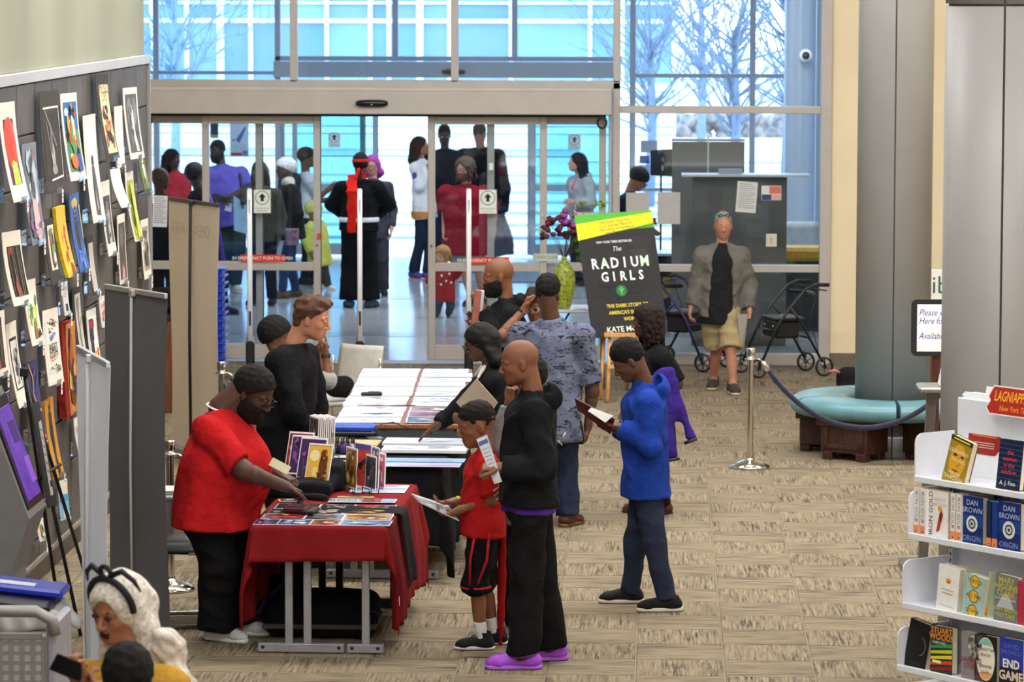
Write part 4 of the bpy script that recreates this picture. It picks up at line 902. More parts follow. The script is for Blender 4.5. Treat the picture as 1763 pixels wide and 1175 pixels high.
def P5(U): U.rect(0, 0, 1, 1, 'eee8de'); U.poly([(.3, .02), (.75, .0), (.8, .25), (.62, .6), (.5, .72), (.38, .58), (.3, .25)], '54504c'); U.ell(.5, .56, .11, .07, 'c8c0b6'); U.poly([(.45, .48), (.58, .48), (.62, .1), (.5, .06)], 'd8d2c8'); U.line([(.32, .1), (.42, .5)], .04, '2e2c2a'); U.ell(.5, .63, .13, .06, '38342f')
def P6(U): U.rect(0, 0, 1, 1, 'e8d8a4'); U.text('MUSIC', .5, .93, .36, '28221c', sx=.9); U.text('LIVE', .5, .82, .34, '38302a', sx=.9); U.blobs(['c85a48', '3c3838', 'd8c080', '8c5a70', '282422', 'b0a090', 'd86a60'], 26, 9, .24, (0, 0, 1, .76))
def P7(U): U.rect(0, 0, 1, 1, 'efe9df'); U.line([(.2, .3), (.7, .8)], .01, 'd8d2c8')
def P8(U): U.rect(0, 0, 1, 1, '5f5f60'); U.ell(.3, .70, .2, .24, '8a8a88'); U.ell(.7, .70, .2, .24, '8a8a88'); U.poly([(.46, .85), (.6, .75), (.62, .3), (.8, .02), (.55, .02), (.42, .35), (.38, .7)], 'e6e4de'); U.ell(.5, .84, .07, .035, '6a625c'); U.ell(.3, .3, .12, .2, '74747a'); U.blobs(['747476', '4c4c4e'], 8, 3, .2)
def P9(U): U.rect(0, 0, 1, 1, '6c7a44'); U.blobs(['8aa04c', '4c5a38', 'c8cc9a', '74808a'], 14, 4); U.poly([(.3, .95), (.7, .8), (.6, .3), (.4, .5)], 'e6e6da')
def P10(U): U.rect(0, 0, 1, 1, 'b8c43c'); U.blobs(['e0dc3c', '587ea8', '3c7844', 'd4d06c', '2c5a8c', '8aa438'], 26, 6, .25); U.line([(.5, .05), (.45, .95)], .3, 'dcd840')
def P11(U): U.rect(0, 0, 1, 1, '48443f'); U.poly([(.35, 0), (.7, 0), (.72, .5), (.55, .85), (.4, .6)], 'cac6be'); U.ell(.52, .82, .12, .07, 'a8a29a'); U.blobs(['807c76', '2a2826', 'b8b4ac'], 8, 8)
def P12(U): U.rect(0, 0, 1, 1, 'f0b428'); U.blobs(['b43c20', 'c84c24', '8c3020'], 13, 12, .22, (.3, .15, .8, .8)); U.poly([(.5, 0), (.9, 0), (.85, .16), (.65, .2)], '8c3c28')
def P13(U): U.rect(0, 0, 1, 1, '3c5ea8'); U.ell(.5, .88, .3, .08, 'c8b050'); U.ell(.5, .55, .22, .3, '28303c'); [U.line([(.36, .35 + .06 * i), (.64, .37 + .06 * i)], .03, '8a9aa8') for i in range(8)]; U.blobs(['4c78c8', '2c488c', '5c8cd8'], 10, 3, .3, (0, 0, 1, .3)); U.line([(.85, .85), (.9, .4)], .08, 'c8b040')
def P14(U): U.rect(0, 0, 1, 1, 'efe8d8'); U.blobs(['c84c54', '3a3430', '7ca060', 'e0b050', 'd88a90'], 22, 14, .26); U.ell(.6, .7, .12, .14, '4a4440'); U.ell(.45, .1, .12, .05, '28221e')
def P15(U): U.rect(0, 0, 1, 1, '3e3a36'); [U.line([(.08 + .12 * i, .02), (.06 + .12 * i, .98)], .05, ('6c6660', '2a2622', '847a70')[i % 3]) for i in range(8)]; U.poly([(.25, 0), (.55, .0), (.4, .45), (.22, .25)], 'a05a58'); U.ell(.15, .9, .15, .08, 'a03c38')
def P16(U): U.rect(0, 0, 1, 1, 'd8d2c6'); [U.line([(.2 + .15 * i, .05), (.25 + .13 * i, .95)], .03, 'a8a094') for i in range(4)]
def P17(U): U.rect(0, 0, 1, 1, '585450'); U.poly([(.25, .0), (.75, .02), (.7, .16), (.45, .28)], 'e89aa0'); U.poly([(.4, .3), (.62, .3), (.55, .55), (.42, .5)], '6a3848'); U.ell(.4, .75, .25, .2, '76726c')
def P18(U): U.rect(0, 0, 1, 1, 'a8a49c'); U.blobs(['4c4842', '74706a', 'c8c4bc', '34302c'], 16, 18, .3)
def P19(U): U.rect(0, 0, 1, 1, 'eef0dc'); U.blobs(['c8e06a', '8cc040', 'd88a50', 'e8e8a0', '5a9850'], 15, 19, .28); U.poly([(.3, 0), (.65, 0), (.5, .35), (.4, .35)], '9c6a40'); U.poly([(.5, 0), (.95, .04), (.85, .2)], '302c30'); U.ell(.4, .62, .08, .03, 'd04038')
def P20(U): U.rect(0, 0, 1, 1, 'f2ece0'); U.blobs(['5a6450', '8a8470', '3c4438'], 13, 20, .2, (0, .72, 1, 1)); U.blobs(['5a80b8', '88a4cc'], 6, 21, .3, (.15, .56, .85, .8)); U.text('MEET', .5, .46, .28, '3a3634'); U.text('FISH', .5, .36, .36, '2a2624'); U.blobs(['c84048', 'd86a70'], 9, 22, .2, (.05, .2, .95, .3)); U.blobs(['4a5248', '8a8070'], 10, 23, .2, (0, 0, 1, .18))
def P21(U): U.rect(0, 0, 1, 1, 'c87a34'); U.blobs(['3a2a24', 'e0a050', '6a3a24', '281c1a', 'a85a2c'], 24, 24, .35); U.poly([(.05, .3), (.2, .28), (.25, .42), (.12, .5)], 'e8cf8c')
def P22(U): U.rect(0, 0, 1, 1, 'cfc9b8'); U.line([(.5, .05), (.42, .6), (.6, .95)], .14, '6c675e'); [U.line([(.45, .3 + .12 * i), (.15 + .1 * (i % 2) + .5 * (i % 3), .45 + .12 * i)], .05, '7c766c') for i in range(5)]; U.ell(.4, .85, .25, .1, '8a8478')
def P23(U): U.rect(0, 0, 1, 1, 'ecebe8'); U.rect(.05, .55, .6, .95, '30323a'); U.rect(.05, .78, .7, .92, 'b02c30'); U.rect(.1, .3, .5, .55, '34363e'); U.rect(.45, .0, .8, .35, 'e8b428'); U.rect(.8, .02, .95, .4, 'c83430')
def P24(U): U.rect(0, 0, 1, 1, 'e9e9ea'); U.text('Artists', .5, .8, .3, '5a5a60'); [U.line([(.15, .66 - .05 * i), (.85, .66 - .05 * i)], .02, '9a9aa0') for i in range(3)]; U.rect(.35, .12, .75, .34, '303038')
def P25(U): U.rect(0, 0, 1, 1, '1f1e20'); U.rect(.1, .03, .92, .94, 'e4e0d8'); U.blobs(['3c3a3c', '8a8684', 'c8c2ba', '28262a'], 20, 25, .22, (.12, .05, .9, .92))
def P26(U): U.rect(0, 0, 1, 1, '3c3664'); U.blobs(['5a4c94', '28244c', '463c78', '6a58a4'], 18, 26, .3); U.ell(.5, .3, .25, .1, '7c3450'); U.line([(.2, .98), (.5, .8), (.45, .6), (.7, .4), (.9, .38)], .05, 'd8b060'); U.ell(.85, .06, .1, .03, 'e05a34')
def P27(U): U.rect(0, 0, 1, 1, 'cf9434'); U.ell(.5, .90, .12, .06, '2a2622'); U.poly([(.35, .84), (.65, .84), (.72, .5), (.62, .25), (.75, 0), (.4, 0), (.42, .3), (.3, .55)], '34302c'); U.line([(.48, .8), (.5, .2)], .06, '5c564e')
def P28(U): U.rect(0, 0, 1, 1, '78b8d8'); U.rect(0, .62, 1, 1, 'e8e0cc'); U.rect(0, .42, 1, .60, '4f9ccc'); U.poly([(.2, 0), (.7, 0), (.5, .35), (.35, .38)], 'c8d8dc'); U.ell(.8, .8, .1, .06, 'f0d8b8')
def P29(U): U.rect(0, 0, 1, 1, 'f0ece6'); U.blobs(['c87078', '606070', 'd8a0a8', '8890a8'], 14, 29, .3)
LM = 'ece4d6'; DM = '46433f'; NI = (.0, .0, .0, .0)
ARTS = [('white-matted portrait of a red-haired woman in a lime top on the tiled wall', ((-6, 178), (24, 172), (45, 336), (19, 354)), LM, P1, (.18, .17, .2, .17)),
 ('unframed grey and pink abstract figure print on the tiled wall', ((34, 249), (60, 242), (74, 416), (51, 424)), '8a9098', P2, NI),
 ('dark grey mounted chalk drawing with a white corner border on the tiled wall', ((64, 158), (97, 153), (111, 326), (77, 334)), DM, P3, (.1, .14, .06, .12)),
 ('busy multicoloured street scene print in a white mat on the tiled wall', ((101, 162), (132, 158), (143, 306), (118, 313)), LM, P4, (.1, .10, .08, .10)),
 ('tall white print of a slim hooded grey figure on the tiled wall', ((140, 200), (161, 195), (179, 378), (157, 386)), LM, P5, (.12, .12, .12, .05)),
 ('dark-mounted cream poster with musicians on the tiled wall', ((161, 129), (185, 124), (201, 270), (181, 277)), '3c3a38', P6, (.22, .12, .08, .08)),
 ('plain white print half hidden behind the musicians poster on the tiled wall', ((194, 184), (208, 180), (209, 286), (196, 291)), LM, P7, NI),
 ('white-matted grey print of a white-robed angel on the tiled wall', ((209, 152), (231, 148), (248, 268), (222, 276)), LM, P8, (.1, .09, .1, .09)),
 ('dark-mounted green landscape print by the end of the tiled wall', ((235, 273), (246, 270), (262, 329), (248, 338)), '4c4c48', P9, (.1, .05, .1, .14)),
 ('blank-looking curled white print under the angel print on the tiled wall', ((187, 292), (205, 288), (221, 352), (206, 360)), LM, P7, NI),
 ('curled print with a yellow-green streak on blue on the tiled wall', ((213, 298), (228, 294), (242, 409), (230, 421)), LM, P10, (.12, .12, .1, .02)),
 ('white-matted black and white standing figure print on the tiled wall', ((171, 314), (182, 309), (202, 434), (184, 446)), LM, P11, (.12, .2, .1, .16)),
 ('yellow canvas with a rust-red branching shape on the tiled wall', ((92, 358), (110, 353), (128, 471), (114, 482)), 'f0c020', P12, NI, .02, 'e8c81c'),
 ('blue painting of a dark guitar shape on the tiled wall', ((115, 336), (134, 330), (149, 463), (134, 471)), '3c5ea8', P13, NI),
 ('dark-mounted floral sketch print on the tiled wall', ((72, 379), (90, 372), (103, 485), (86, 496)), '3a3836', P14, (.28, .1, .12, .22)),
 ('white-matted dark striped painting on the tiled wall', ((0, 401), (34, 391), (50, 516), (20, 530)), LM, P15, (.18, .2, .08, .12)),
 ('narrow dark-mounted beige strip drawing on the tiled wall', ((146, 409), (158, 403), (167, 500), (157, 512)), '3c3936', P16, (.2, .12, .12, .04)),
 ('white-edged grey print with a pink skirt on the tiled wall', ((199, 372), (209, 366), (220, 486), (203, 492)), LM, P17, (.1, .12, .1, .06)),
 ('white-matted print of dark bare trunks beside the wall end', ((240, 380), (249, 375), (262, 478), (246, 483)), LM, P18, (.12, .12, .1, .14)),
 ('white print of a lime and orange figure on the tiled wall', ((37, 485), (57, 478), (74, 588), (52, 600)), LM, P19, (.12, .16, .08, .1)),
 ('white print with fish lettering and a flower border on the tiled wall', ((70, 536), (95, 524), (109, 655), (80, 667)), LM, P20, (.12, .12, .1, .16)),
 ('thick red-edged canvas of orange and black figures on the tiled wall', ((103, 560), (127, 552), (134, 712), (111, 727)), '8c2a20', P21, (.28, .01, .02, .01), .05, '8c2a20'),
 ('dark-mounted pale drawing of a bare tree on the tiled wall', ((121, 499), (136, 491), (150, 628), (136, 640)), '2e2c2a', P22, (.22, .08, .12, .06)),
 ('white print of red, black and yellow blocks on the tiled wall', ((146, 536), (163, 528), (174, 640), (158, 650)), 'e4e2de', P23, (.1, .1, .1, .06)),
 ('white information sheet hanging below a clear holder on the tiled wall', ((103, 487), (113, 483), (114, 541), (105, 546)), 'e9e9ea', P24, NI),
 ('white-matted ink drawing of a crouched figure on the tiled wall', ((7, 560), (25, 550), (46, 694), (29, 707)), LM, P25, (.18, .18, .14, .2)),
 ('white-framed dark green picture cut by the left picture edge', ((-22, 540), (4, 505), (15, 625), (-12, 645)), LM, P15, (.1, .1, .25, .12)),
 ('purple galaxy painting with gold lines on the tiled wall', ((39, 627), (61, 616), (78, 756), (56, 775)), '3c3664', P26, NI),
 ('ochre canvas with a tall dark standing figure on the tiled wall', ((73, 693), (89, 683), (106, 819), (92, 828)), 'cf9434', P27, NI, .02, 'c88c30'),
 ('sea and beach watercolour low on the tiled wall', ((97, 830), (115, 784), (116, 868), (102, 884)), 'd8e0dc', P28, (.05, .0, .05, .04)),
 ('pale pink and grey print beside the white pull-up banner', ((124, 722), (134, 717), (142, 780), (134, 790)), LM, P29, (.1, .1, .1, .1)),
 ('cream pamphlet low on the wall behind the kiosk', ((60, 895), (67, 880), (71, 915), (55, 940)), 'e8e2d4', P14, (.1, .2, .1, .1)),
 ('small white print behind the top edge of the grey banner on the tiled wall', ((168, 512), (178, 506), (181, 560), (173, 566)), LM, P29, (.1, .1, .1, .1))]
for a in ARTS:
    lb, q, mc, fn, ins = a[:5]; wall_art(lb, q, mc, fn, ins, th=a[5] if len(a) > 5 else .004, edge=a[6] if len(a) > 6 else None)
# ---------------------------------------------------------------- pull-up banners
def pullup(label, p0, p1, zt, bh, colr, pole, name='pullup_banner', pm=None, rail='b8b4ae', text=None, strip=None, trans=None):
    A, B = G(*p0, zt), G(*p1, zt); c = (A + B) / 2; u = (B - A); w = u.length; u.normalize(); root = thing(name, (c.x, c.y, 0), label, 'banner'); ang = math.atan2(u.y, u.x); root.rotation_euler = (0, 0, ang)
    m = trans or mat(colr, .75, var=.04, vs=2); mb = MB()
    mb.sheet(lambda a, b: ((a - .5) * (w - .02), .012 * math.sin(b * 5 + a * 2) + .02 * (b - .5) ** 2, .09 + (zt - .1) * b), 10, 16, m); mb.sheet(lambda a, b: ((.5 - a) * (w - .02), .002 + .012 * math.sin(b * 5 + (1 - a) * 2) + .02 * (b - .5) ** 2, .09 + (zt - .1) * b), 10, 16, m); mb.obj('banner_sheet', root)
    mb = MB(); mb.box((0, 0, zt - .005), (w, .022, .032), alum(rail)); mb.obj('top_rail', root)
    mb = MB(); mb.box((0, 0, .045), (w + .04, .09, .09), alum('8c8a88'), ch=.012); mb.box((-w * .3, 0, .008), (.06, .34, .014), alum('8c8a88')); mb.box((w * .3, 0, .008), (.06, .34, .014), alum('8c8a88')); mb.obj('base', root)
    mb = MB(); mb.tube([(0, -.035, .09), (0, -.04, zt * .5), (0, -.025, zt - .01)], .009 if not pm else .013, pm or alum('c4c2bf')); mb.box((0, -.02, zt - .015), (.04, .03, .04), alum(rail)); mb.obj('support_pole', root)
    return root
pullup('plain dark grey pull-up banner back with a pale centre pole beside the display wall', (181, 492), (286, 509), 2.05, 0, '77777c', True)
pullup('white pull-up banner seen nearly edge-on in front of the dark grey banner', (134, 598), (186, 627), 2.02, 0, 'f2f5fb', True, trans=sheer('f2f5fb'), rail='c9cfd4', pm=alum('c9cbce'))
b = pullup('cream pull-up banner back with a black centre pole and faint mirrored lettering', (291, 341), (376, 353), 2.09, 0, 'e6ddd0', True, trans=sheer('e6ddd0'), rail='2a2826', pm=mat('141416', .5))
a = Art(); a.text('OPEN', .25, 1.86, .14, 'cbc1b2', sx=-.9, mk=paper); a.text('AREA', -.25, 1.86, .14, 'cbc1b2', sx=-.9, mk=paper); a.obj('lettering', b, Matrix.Translation((0, -.03, 0)))
# ---------------------------------------------------------------- kiosk, bin, easel, cart
def at(px, py, z): return G(px, py, z)
kc = at(8, 1090, 0); kc = Vector(((-2 - 1141) / SCL(19.4), 19.4, 0)); t = thing('information_kiosk', kc, 'grey metal kiosk with a tilted purple screen at the left edge', 'kiosk')
KM = mat('7d7c7d', .45, metal=.3, var=.03)
mb = MB(); prof = [(-.30, 0), (.04, 0), (.06, .74), (.17, 1.06), (-.06, 1.70), (-.30, 1.62)]
mb.add([(x, y, z) for y in (-.27, .27) for x, z in prof], [tuple(range(6)), tuple(reversed(range(6, 12)))] + [(i, i + 6, (i + 1) % 6 + 6, (i + 1) % 6) for i in range(6)], KM); mb.obj('body', t)
R_ = Matrix.Rotation(-math.atan2(.23, .66), 4, 'Y'); ctr = Matrix.Translation((.062, 0, 1.385)) @ R_
mb = MB(); mb.box((0, 0, 0), (.012, .45, .60), mat('17151c', .3), T=ctr); sc_ = mb.obj('bezel', t); mb = MB(); mb.box((.008, 0, -.01), (.006, .37, .50), mat('5a35a0', .25, var=.25, vs=6, emit=.45), T=ctr); mb.box((.012, .05, .1), (.004, .16, .12), mat('3a2070', .3, emit=.3), T=ctr); mb.box((.012, .12, -.12), (.004, .12, .14), mat('7a50c0', .3, emit=.4), T=ctr); mb.obj('screen', t)
mb = MB()
for z in (.42, .55): mb.lathe([(0, .006), (.012, .005), (.013, 0)], CHROME, T=Matrix.Translation((.0, -.272, z)) @ Matrix.Rotation(math.pi / 2, 4, 'X'), n=10)
mb.obj('bolt', t)
bc = Vector(((14 - 1141) / SCL(17.9), 17.9, 0)); t = thing('waste_bin', bc, 'grey waste bin with a blue lid and clear liner at the left edge', 'bin')
mb = MB(); mb.box((0, 0, .36), (.42, .40, .72), mat('a8a6a4', .5), ch=.03); mb.obj('body', t)
s = Sdf(); s.box((0, 0, .77), np.array([.225, .215, .05]), .03); s.rc((.20, -.1, .74), (.25, -.15, .52), .03, .012); s.rc((.21, .1, .80), (.31, .05, .70), .04, .02)
sdf_obj(s, 'bag_liner', mat('c9cac8', .35, var=.1, alpha=.72), t, (0, 0, 0), h=.012, k=.03, noise=(.012, 50, 8))
mb = MB(); mb.box((-.02, -.03, .855), (.44, .38, .05), mat('1d1e22', .35), ch=.02, R=Matrix.Rotation(math.radians(6), 3, 'Y')); mb.obj('black_lid', t)
mb = MB(); mb.box((.02, .06, .90), (.44, .26, .045), mat('2438b8', .3, var=.05), ch=.015, R=Matrix.Rotation(math.radians(6), 3, 'Y')); o = mb.obj('blue_lid', t); mb = MB(); mb.box((-.02, .0, .93), (.24, .08, .006), paper('d8dce8'), R=Matrix.Rotation(math.radians(6), 3, 'Y')); mb.obj('lid_label', o)
e0 = at(138, 1098, 0); t = thing('display_easel', (e0.x, e0.y, 0), 'thin black metal easel standing beside the display wall', 'easel'); sE = SCL(e0.y)
lp = lambda px, py, dy=0: P(px, py, e0.y + dy) - Vector((e0.x, e0.y, 0))
top_ = lp(41, 640, .5); 
for a_, b_ in (((139, 1096, 0), (41, 640, .1)), ((150, 1000, .9), (41, 640, .1)), ((100, 1040, 0.5), (41, 640, .1))):
    p = lp(*a_); p.z = max(p.z, .008); mb = MB(); mb.tube([p, lp(*b_)], .011, BLACKM); mb.obj('leg', t)
mb = MB(); mb.tube([lp(62, 830, -.05), lp(104, 800, .25)], .010, BLACKM); mb.obj('ledge', t); mb = MB(); mb.tube([lp(62, 872, -.02), lp(84, 858, .3)], .012, BLACKM); mb.obj('ledge', t); mb = MB(); mb.box(tuple(lp(42, 641, .1)), (.05, .05, .05), BLACKM); mb.obj('top_joint', t)
def slab(name, label, cat, corners, Yb, th, m, artf=None, tilt=0):  # board through four pixel corners at given depths
    TL, TR, BR, BL = [P(x, y, Yb + d) for x, y, d in corners]; t = thing(name, BL, label, cat); u = TR - TL; v = TL - BL; n = u.cross(v).normalized()
    if n.y > 0: n = -n
    vs = [p - BL for p in (TL, TR, BR, BL)] + [p - BL - n * th for p in (TL, TR, BR, BL)]; mb = MB()
    fs = [(3, 2, 1, 0), (4, 5, 6, 7), (0, 1, 5, 4), (1, 2, 6, 5), (2, 3, 7, 6), (3, 0, 4, 7)]; mb.add(vs, fs, m); mb.obj('board', t)
    if artf:
        a_ = Art(bend=lambda x, z, e: tuple((TL - BL) * z * (1 - x) + (TR - BL) * z * x + (BR - BL) * x * (1 - z) + n * (e + .001))); artf(a_); a_.obj('print', t)
    return t
def dr(a): a.rect(.45, .1, .82, .82, 'd8d4cc'); [a.line([(.5, .75 - .08 * i), (.75, .72 - .08 * i)], .02, '8a8680') for i in range(6)]; a.rect(.62, .18, .78, .24, '2a2826')
slab('mounted_drawing', 'dark board with a pale narrow drawing resting on the black easel', 'artwork', ((55, 700, .0), (67, 690, .25), (97, 868, .2), (84, 876, -.05)), e0.y - .1, .008, mat('2e2c2b', .6), dr)
cY = 15.6; sC = SCL(cY); cp = lambda px, py, d=0: P(px, py, cY + d)
x1_, zt_ = cp(100, 1050).x, cp(50, 1052).z; t = thing('book_cart', (x1_ - .55, cY + .2, 0), 'grey metal book cart with a perforated end at the lower left', 'cart'); CM = mat('8f8d8c', .4, metal=.4, var=.03)
mb = MB(); mb.tube([(-.6, -.22, zt_), (.46, -.22, zt_), (.53, -.22, zt_ - .04), (.54, -.22, zt_ - .1)], .026, CM, n=10); mb.obj('top_tube', t)
mb = MB(); mb.box((.52, .0, zt_ * .5), (.04, .44, zt_ - .1), mat('9c9cab', .4, metal=.2), ch=.015); mb.obj('end_panel', t)
mb = MB(); mb.box((-.02, -.20, zt_ - .11), (1.0, .02, .03), CM); mb.box((-.02, -.20, zt_ - .42), (1.0, .02, .03), CM)
for i in range(22): mb.box((-.48 + i * .046, -.20, zt_ - .27), (.022, .008, .32), CM, ch=.001)
for i in range(7): mb.box((-.02, -.198, zt_ - .14 - i * .042), (1.0, .008, .018), CM, ch=.001)
mb.obj('perforated_panel', t)
mb = MB(); mb.box((-.02, 0, zt_ - .46), (1.06, .44, .03), CM); mb.box((-.02, 0, zt_ - .9), (1.06, .44, .03), CM); mb.obj('shelf', t)
for x in (-.45, .48):
    mb = MB(); mb.lathe([(.0, -.015), (.05, -.015), (.05, .015), (0, .015)], BLACKM, T=Matrix.Translation((x, 0, .05)) @ Matrix.Rotation(math.pi / 2, 4, 'X'), n=16); mb.obj('wheel', t)
mb = MB(); mb.box((.52, 0, .14), (.03, .06, .16), CM); mb.box((-.45, 0, .14), (.03, .06, .16), CM); mb.obj('caster_post', t)
def book(label, loc, rz, w, h, d, cover, spine=None, pages='e6dcc0', art=None, tilt=0.0, roll=0.0, group=None, sticker=None, spart=None, loc_bottom=True):
    # stands on its bottom edge; front cover faces local -Y, spine at local -X; roll leans it sideways in its own plane
    t = thing('book', loc, label, 'book', group); t.rotation_euler = (Matrix.Rotation(rz, 3, 'Z') @ Matrix.Rotation(-tilt, 3, 'X') @ Matrix.Rotation(roll, 3, 'Y')).to_euler(); c = .0025
    mb = MB(); cm = mat(cover, .28, var=.03, spec=.5); mb.box((w / 2, -d / 2 + c / 2, h / 2), (w, c, h), cm, ch=.0006); mb.box((w / 2, d / 2 - c / 2, h / 2), (w, c, h), cm, ch=.0006); mb.box((c / 2, 0, h / 2), (c, d, h), mat(spine or cover, .28, var=.03), ch=.0006); mb.obj('cover', t)
    mb = MB(); mb.box((w / 2, 0, h / 2), (w - .012, d - 2 * c, h - .008), mat(pages, .9, var=.12, vs=40, stretch=(1, 30, .3)), ch=.0005); mb.obj('pages', t)
    if art: a_ = Art(); art(a_, w, h); a_.obj('cover_print', t, Matrix.Translation((0, -d / 2, 0)))
    if spart or sticker:
        a_ = Art(); 
        if spart: spart(a_, d, h)
        if sticker: a_.rect(-d * .48, h * .03, d * .48, h * .20, 'f08a50'); a_.ell(0, h * .07, d * .16, h * .018, '7a3424')
        a_.obj('spine_print', t, Matrix.Rotation(-math.pi / 2, 4, 'Z') @ Matrix.Translation((0, 0, 0)))
    return t
book('pale green upright book on the grey metal cart at lower left', (x1_ - 1.02, cY + .0, zt_ - .445), .3, .2, .30, .06, 'b8bc9c', art=lambda a, w, h: (a.blobs(.01, .02, w - .01, h * .9, ['d8d4b8', '9c9a80', 'a06a60'], 8, 2)))
# ---------------------------------------------------------------- bookshelf at right
SU = Vector((.62, -.785, 0)).normalized(); SN = Vector((SU.y, -SU.x, 0))  # along the shelf, and out towards the reader
SN = Vector((-.785, -.62, 0)).normalized()
Ysh = 19.2; sS = SCL(Ysh); base0 = P(1575, 820, Ysh); rz_s = math.atan2(SU.y, SU.x)
zs_ = [P(1575, 822, Ysh).z, P(1560, 919, Ysh).z, P(1549, 1037, Ysh).z, P(1542, 1143, Ysh).z]; dep = [.27, .31, .345, .375]
back = Vector((base0.x, Ysh, 0)) - SN * dep[0] * 1.0; t = thing('book_display', (back.x, back.y, 0), 'white metal double-sided bookshelf of popular loans beside the near column', 'bookshelf'); t.rotation_euler = (0, 0, rz_s)
# local frame: +x along the shelf, -y out towards the reader
SW = 1.15; WM = mat('dfe2ea', .32, var=.015, spec=.5)
mb = MB(); mb.box((SW / 2, .03, .95), (SW, .02, 1.5), WM); mb.obj('back_panel', t)
mb = MB(); mb.box((SW / 2, .10, .88), (SW, .10, 1.68), WM, ch=.006); mb.obj('core_panel', t)
mb = MB(); mb.box((.012, .0, .82), (.03, .05, 1.3), mat('c6cad4', .35), ch=.002)
for i in range(34): mb.box((.012, -.0265, .24 + i * .034), (.008, .002, .016), mat('3a3c44', .6), ch=.0003)
mb.obj('slotted_upright', t)
mb = MB(); mb.box((SW / 2 - .02, -.10, .13), (SW, .42, .20), WM, ch=.005); mb.obj('base', t)
mb = MB(); mb.box((-.012, -.10, .13), (.012, .40, .2), mat('2c2c30', .5)); mb.obj('base_edge', t)
for x in (.05, SW - .1): mb = MB(); mb.lathe([(.0, -.012), (.03, -.012), (.03, .012), (0, .012)], BLACKM, T=Matrix.Translation((x, .12, .03)) @ Matrix.Rotation(math.pi / 2, 4, 'X'), n=14); mb.obj('wheel', t)
for i, (z, d) in enumerate(zip(zs_, dep)):
    mb = MB(); mb.box((SW / 2, -d / 2, z - .012), (SW, d, .024), WM, ch=.004, R=None); mb.box((SW / 2, -d, z - .008), (SW, .012, .034), WM, ch=.004); sh_ = mb.obj('shelf', t)
    mb = MB(); hh = .225 if i < 3 else .2; r = .05; poly = [(0, 0), (-d, 0), (-d, hh - r)] + [(-d + r - r * math.cos(a), hh - r + r * math.sin(a)) for a in (.4, .8, 1.2, 1.57)] + [(0, hh)]
    mb.add([(x, y, z + zz_) for x in (-.004, .004) for y, zz_ in poly], [tuple(range(len(poly))), tuple(reversed(range(len(poly), 2 * len(poly))))] + [(k, (k + 1) % len(poly), (k + 1) % len(poly) + len(poly), k + len(poly)) for k in range(len(poly))], WM); mb.obj('end_bracket', sh_)
TB = Matrix.Translation((back.x, back.y, 0)) @ Matrix.Rotation(rz_s, 4, 'Z')
def onshelf(i, x, y=-.10): return TB @ Vector((x, -dep[i] + y * -1 if y > 0 else y, zs_[i]))
def shx(i, px, py):                                         # x along shelf i's lip under a pixel
    p = G(px, py, zs_[i]); l = TB.inverted() @ p; return l
def shy(px, py, y):                                         # the point under a pixel in the upright plane y of the shelf
    d = MC @ Vector(((px - CX) / FPX, -(py - CY) / FPX, -1)); I = TB.inverted(); o_ = I @ Vector((0, 0, CAMZ)); dd = I.to_3x3() @ d; return o_ + dd * ((y - o_.y) / dd.y)
a_ = Art(); sgn = thing('header_board', TB @ Vector((.0, -.01, zs_[0])), 'white header board with red notices standing on the top shelf', 'sign'); sgn.rotation_euler = (math.radians(-8), 0, rz_s)
mb = MB(); mb.box((.58, .005, .215), (1.12, .006, .43), paper('eceef2')); mb.obj('board', sgn); mb = MB(); mb.box((.66, .02, .235), (1.0, .006, .47), paper('f2f2f4')); mb.obj('rear_board', sgn)
def plaque(a, x0, z0, x1, z1, h, r=.03):
    a.poly([(x0 + r, z0), (x1 - r, z0), (x1, z0 + r), (x1, z1 - r), (x1 - r, z1), (x0 + r, z1), (x0, z1 - r), (x0, z0 + r)], h)
plaque(a_, .09, .12, .33, .37, 'a02c22'); a_.text('How it works:', .21, .338, .033, 'f0a040', sx=.9)
for i in range(4): a_.line([(.12, .305 - i * .03), (.30, .303 - i * .03)], .008, 'e0702c')

for i in range(3): a_.line([(.14, .18 - i * .012), (.29, .18 - i * .012)], .004, 'e8c8b8')
a_.obj('red_plaque', sgn)
a_ = Art(); hs_ = thing('header_sign', TB @ Vector((.29, -.06, zs_[0] + .345)), 'red shaped sign with yellow lettering clipped over the header board', 'sign'); hs_.rotation_euler = (math.radians(-14), 0, rz_s)
mb = MB(); mb.prism([(.03, 0), (.0, .03), (.02, .07), (.0, .09), (.03, .15), (.62, .15), (.62, 0)], .006, mat('f0e8e4', .3)); mb.obj('board', hs_)
a_.poly([(.035, .006), (.008, .034), (.028, .07), (.01, .092), (.036, .143), (.62, .143), (.62, .006)], 'a82a20'); a_.text('LAGNIAPPE EXPRESS', .05, .095, .075, 'f0b030', align='LEFT', sx=.62, off=.012); a_.text('New York Times Top', .10, .035, .042, 'f09030', align='LEFT', sx=.8, off=.01); a_.obj('lettering', hs_)
rzb = rz_s
def bk(i, px, py, label, w, h, d, cover, **kw):             # foot of the book's left front corner at a pixel of shelf i
    y = -dep[i] + kw.pop('dy', .065); l = shy(px, py, y); return book(label, TB @ Vector((l.x, y, zs_[i] + .001)), rzb + kw.pop('drz', 0), w, h, d, cover, **kw)
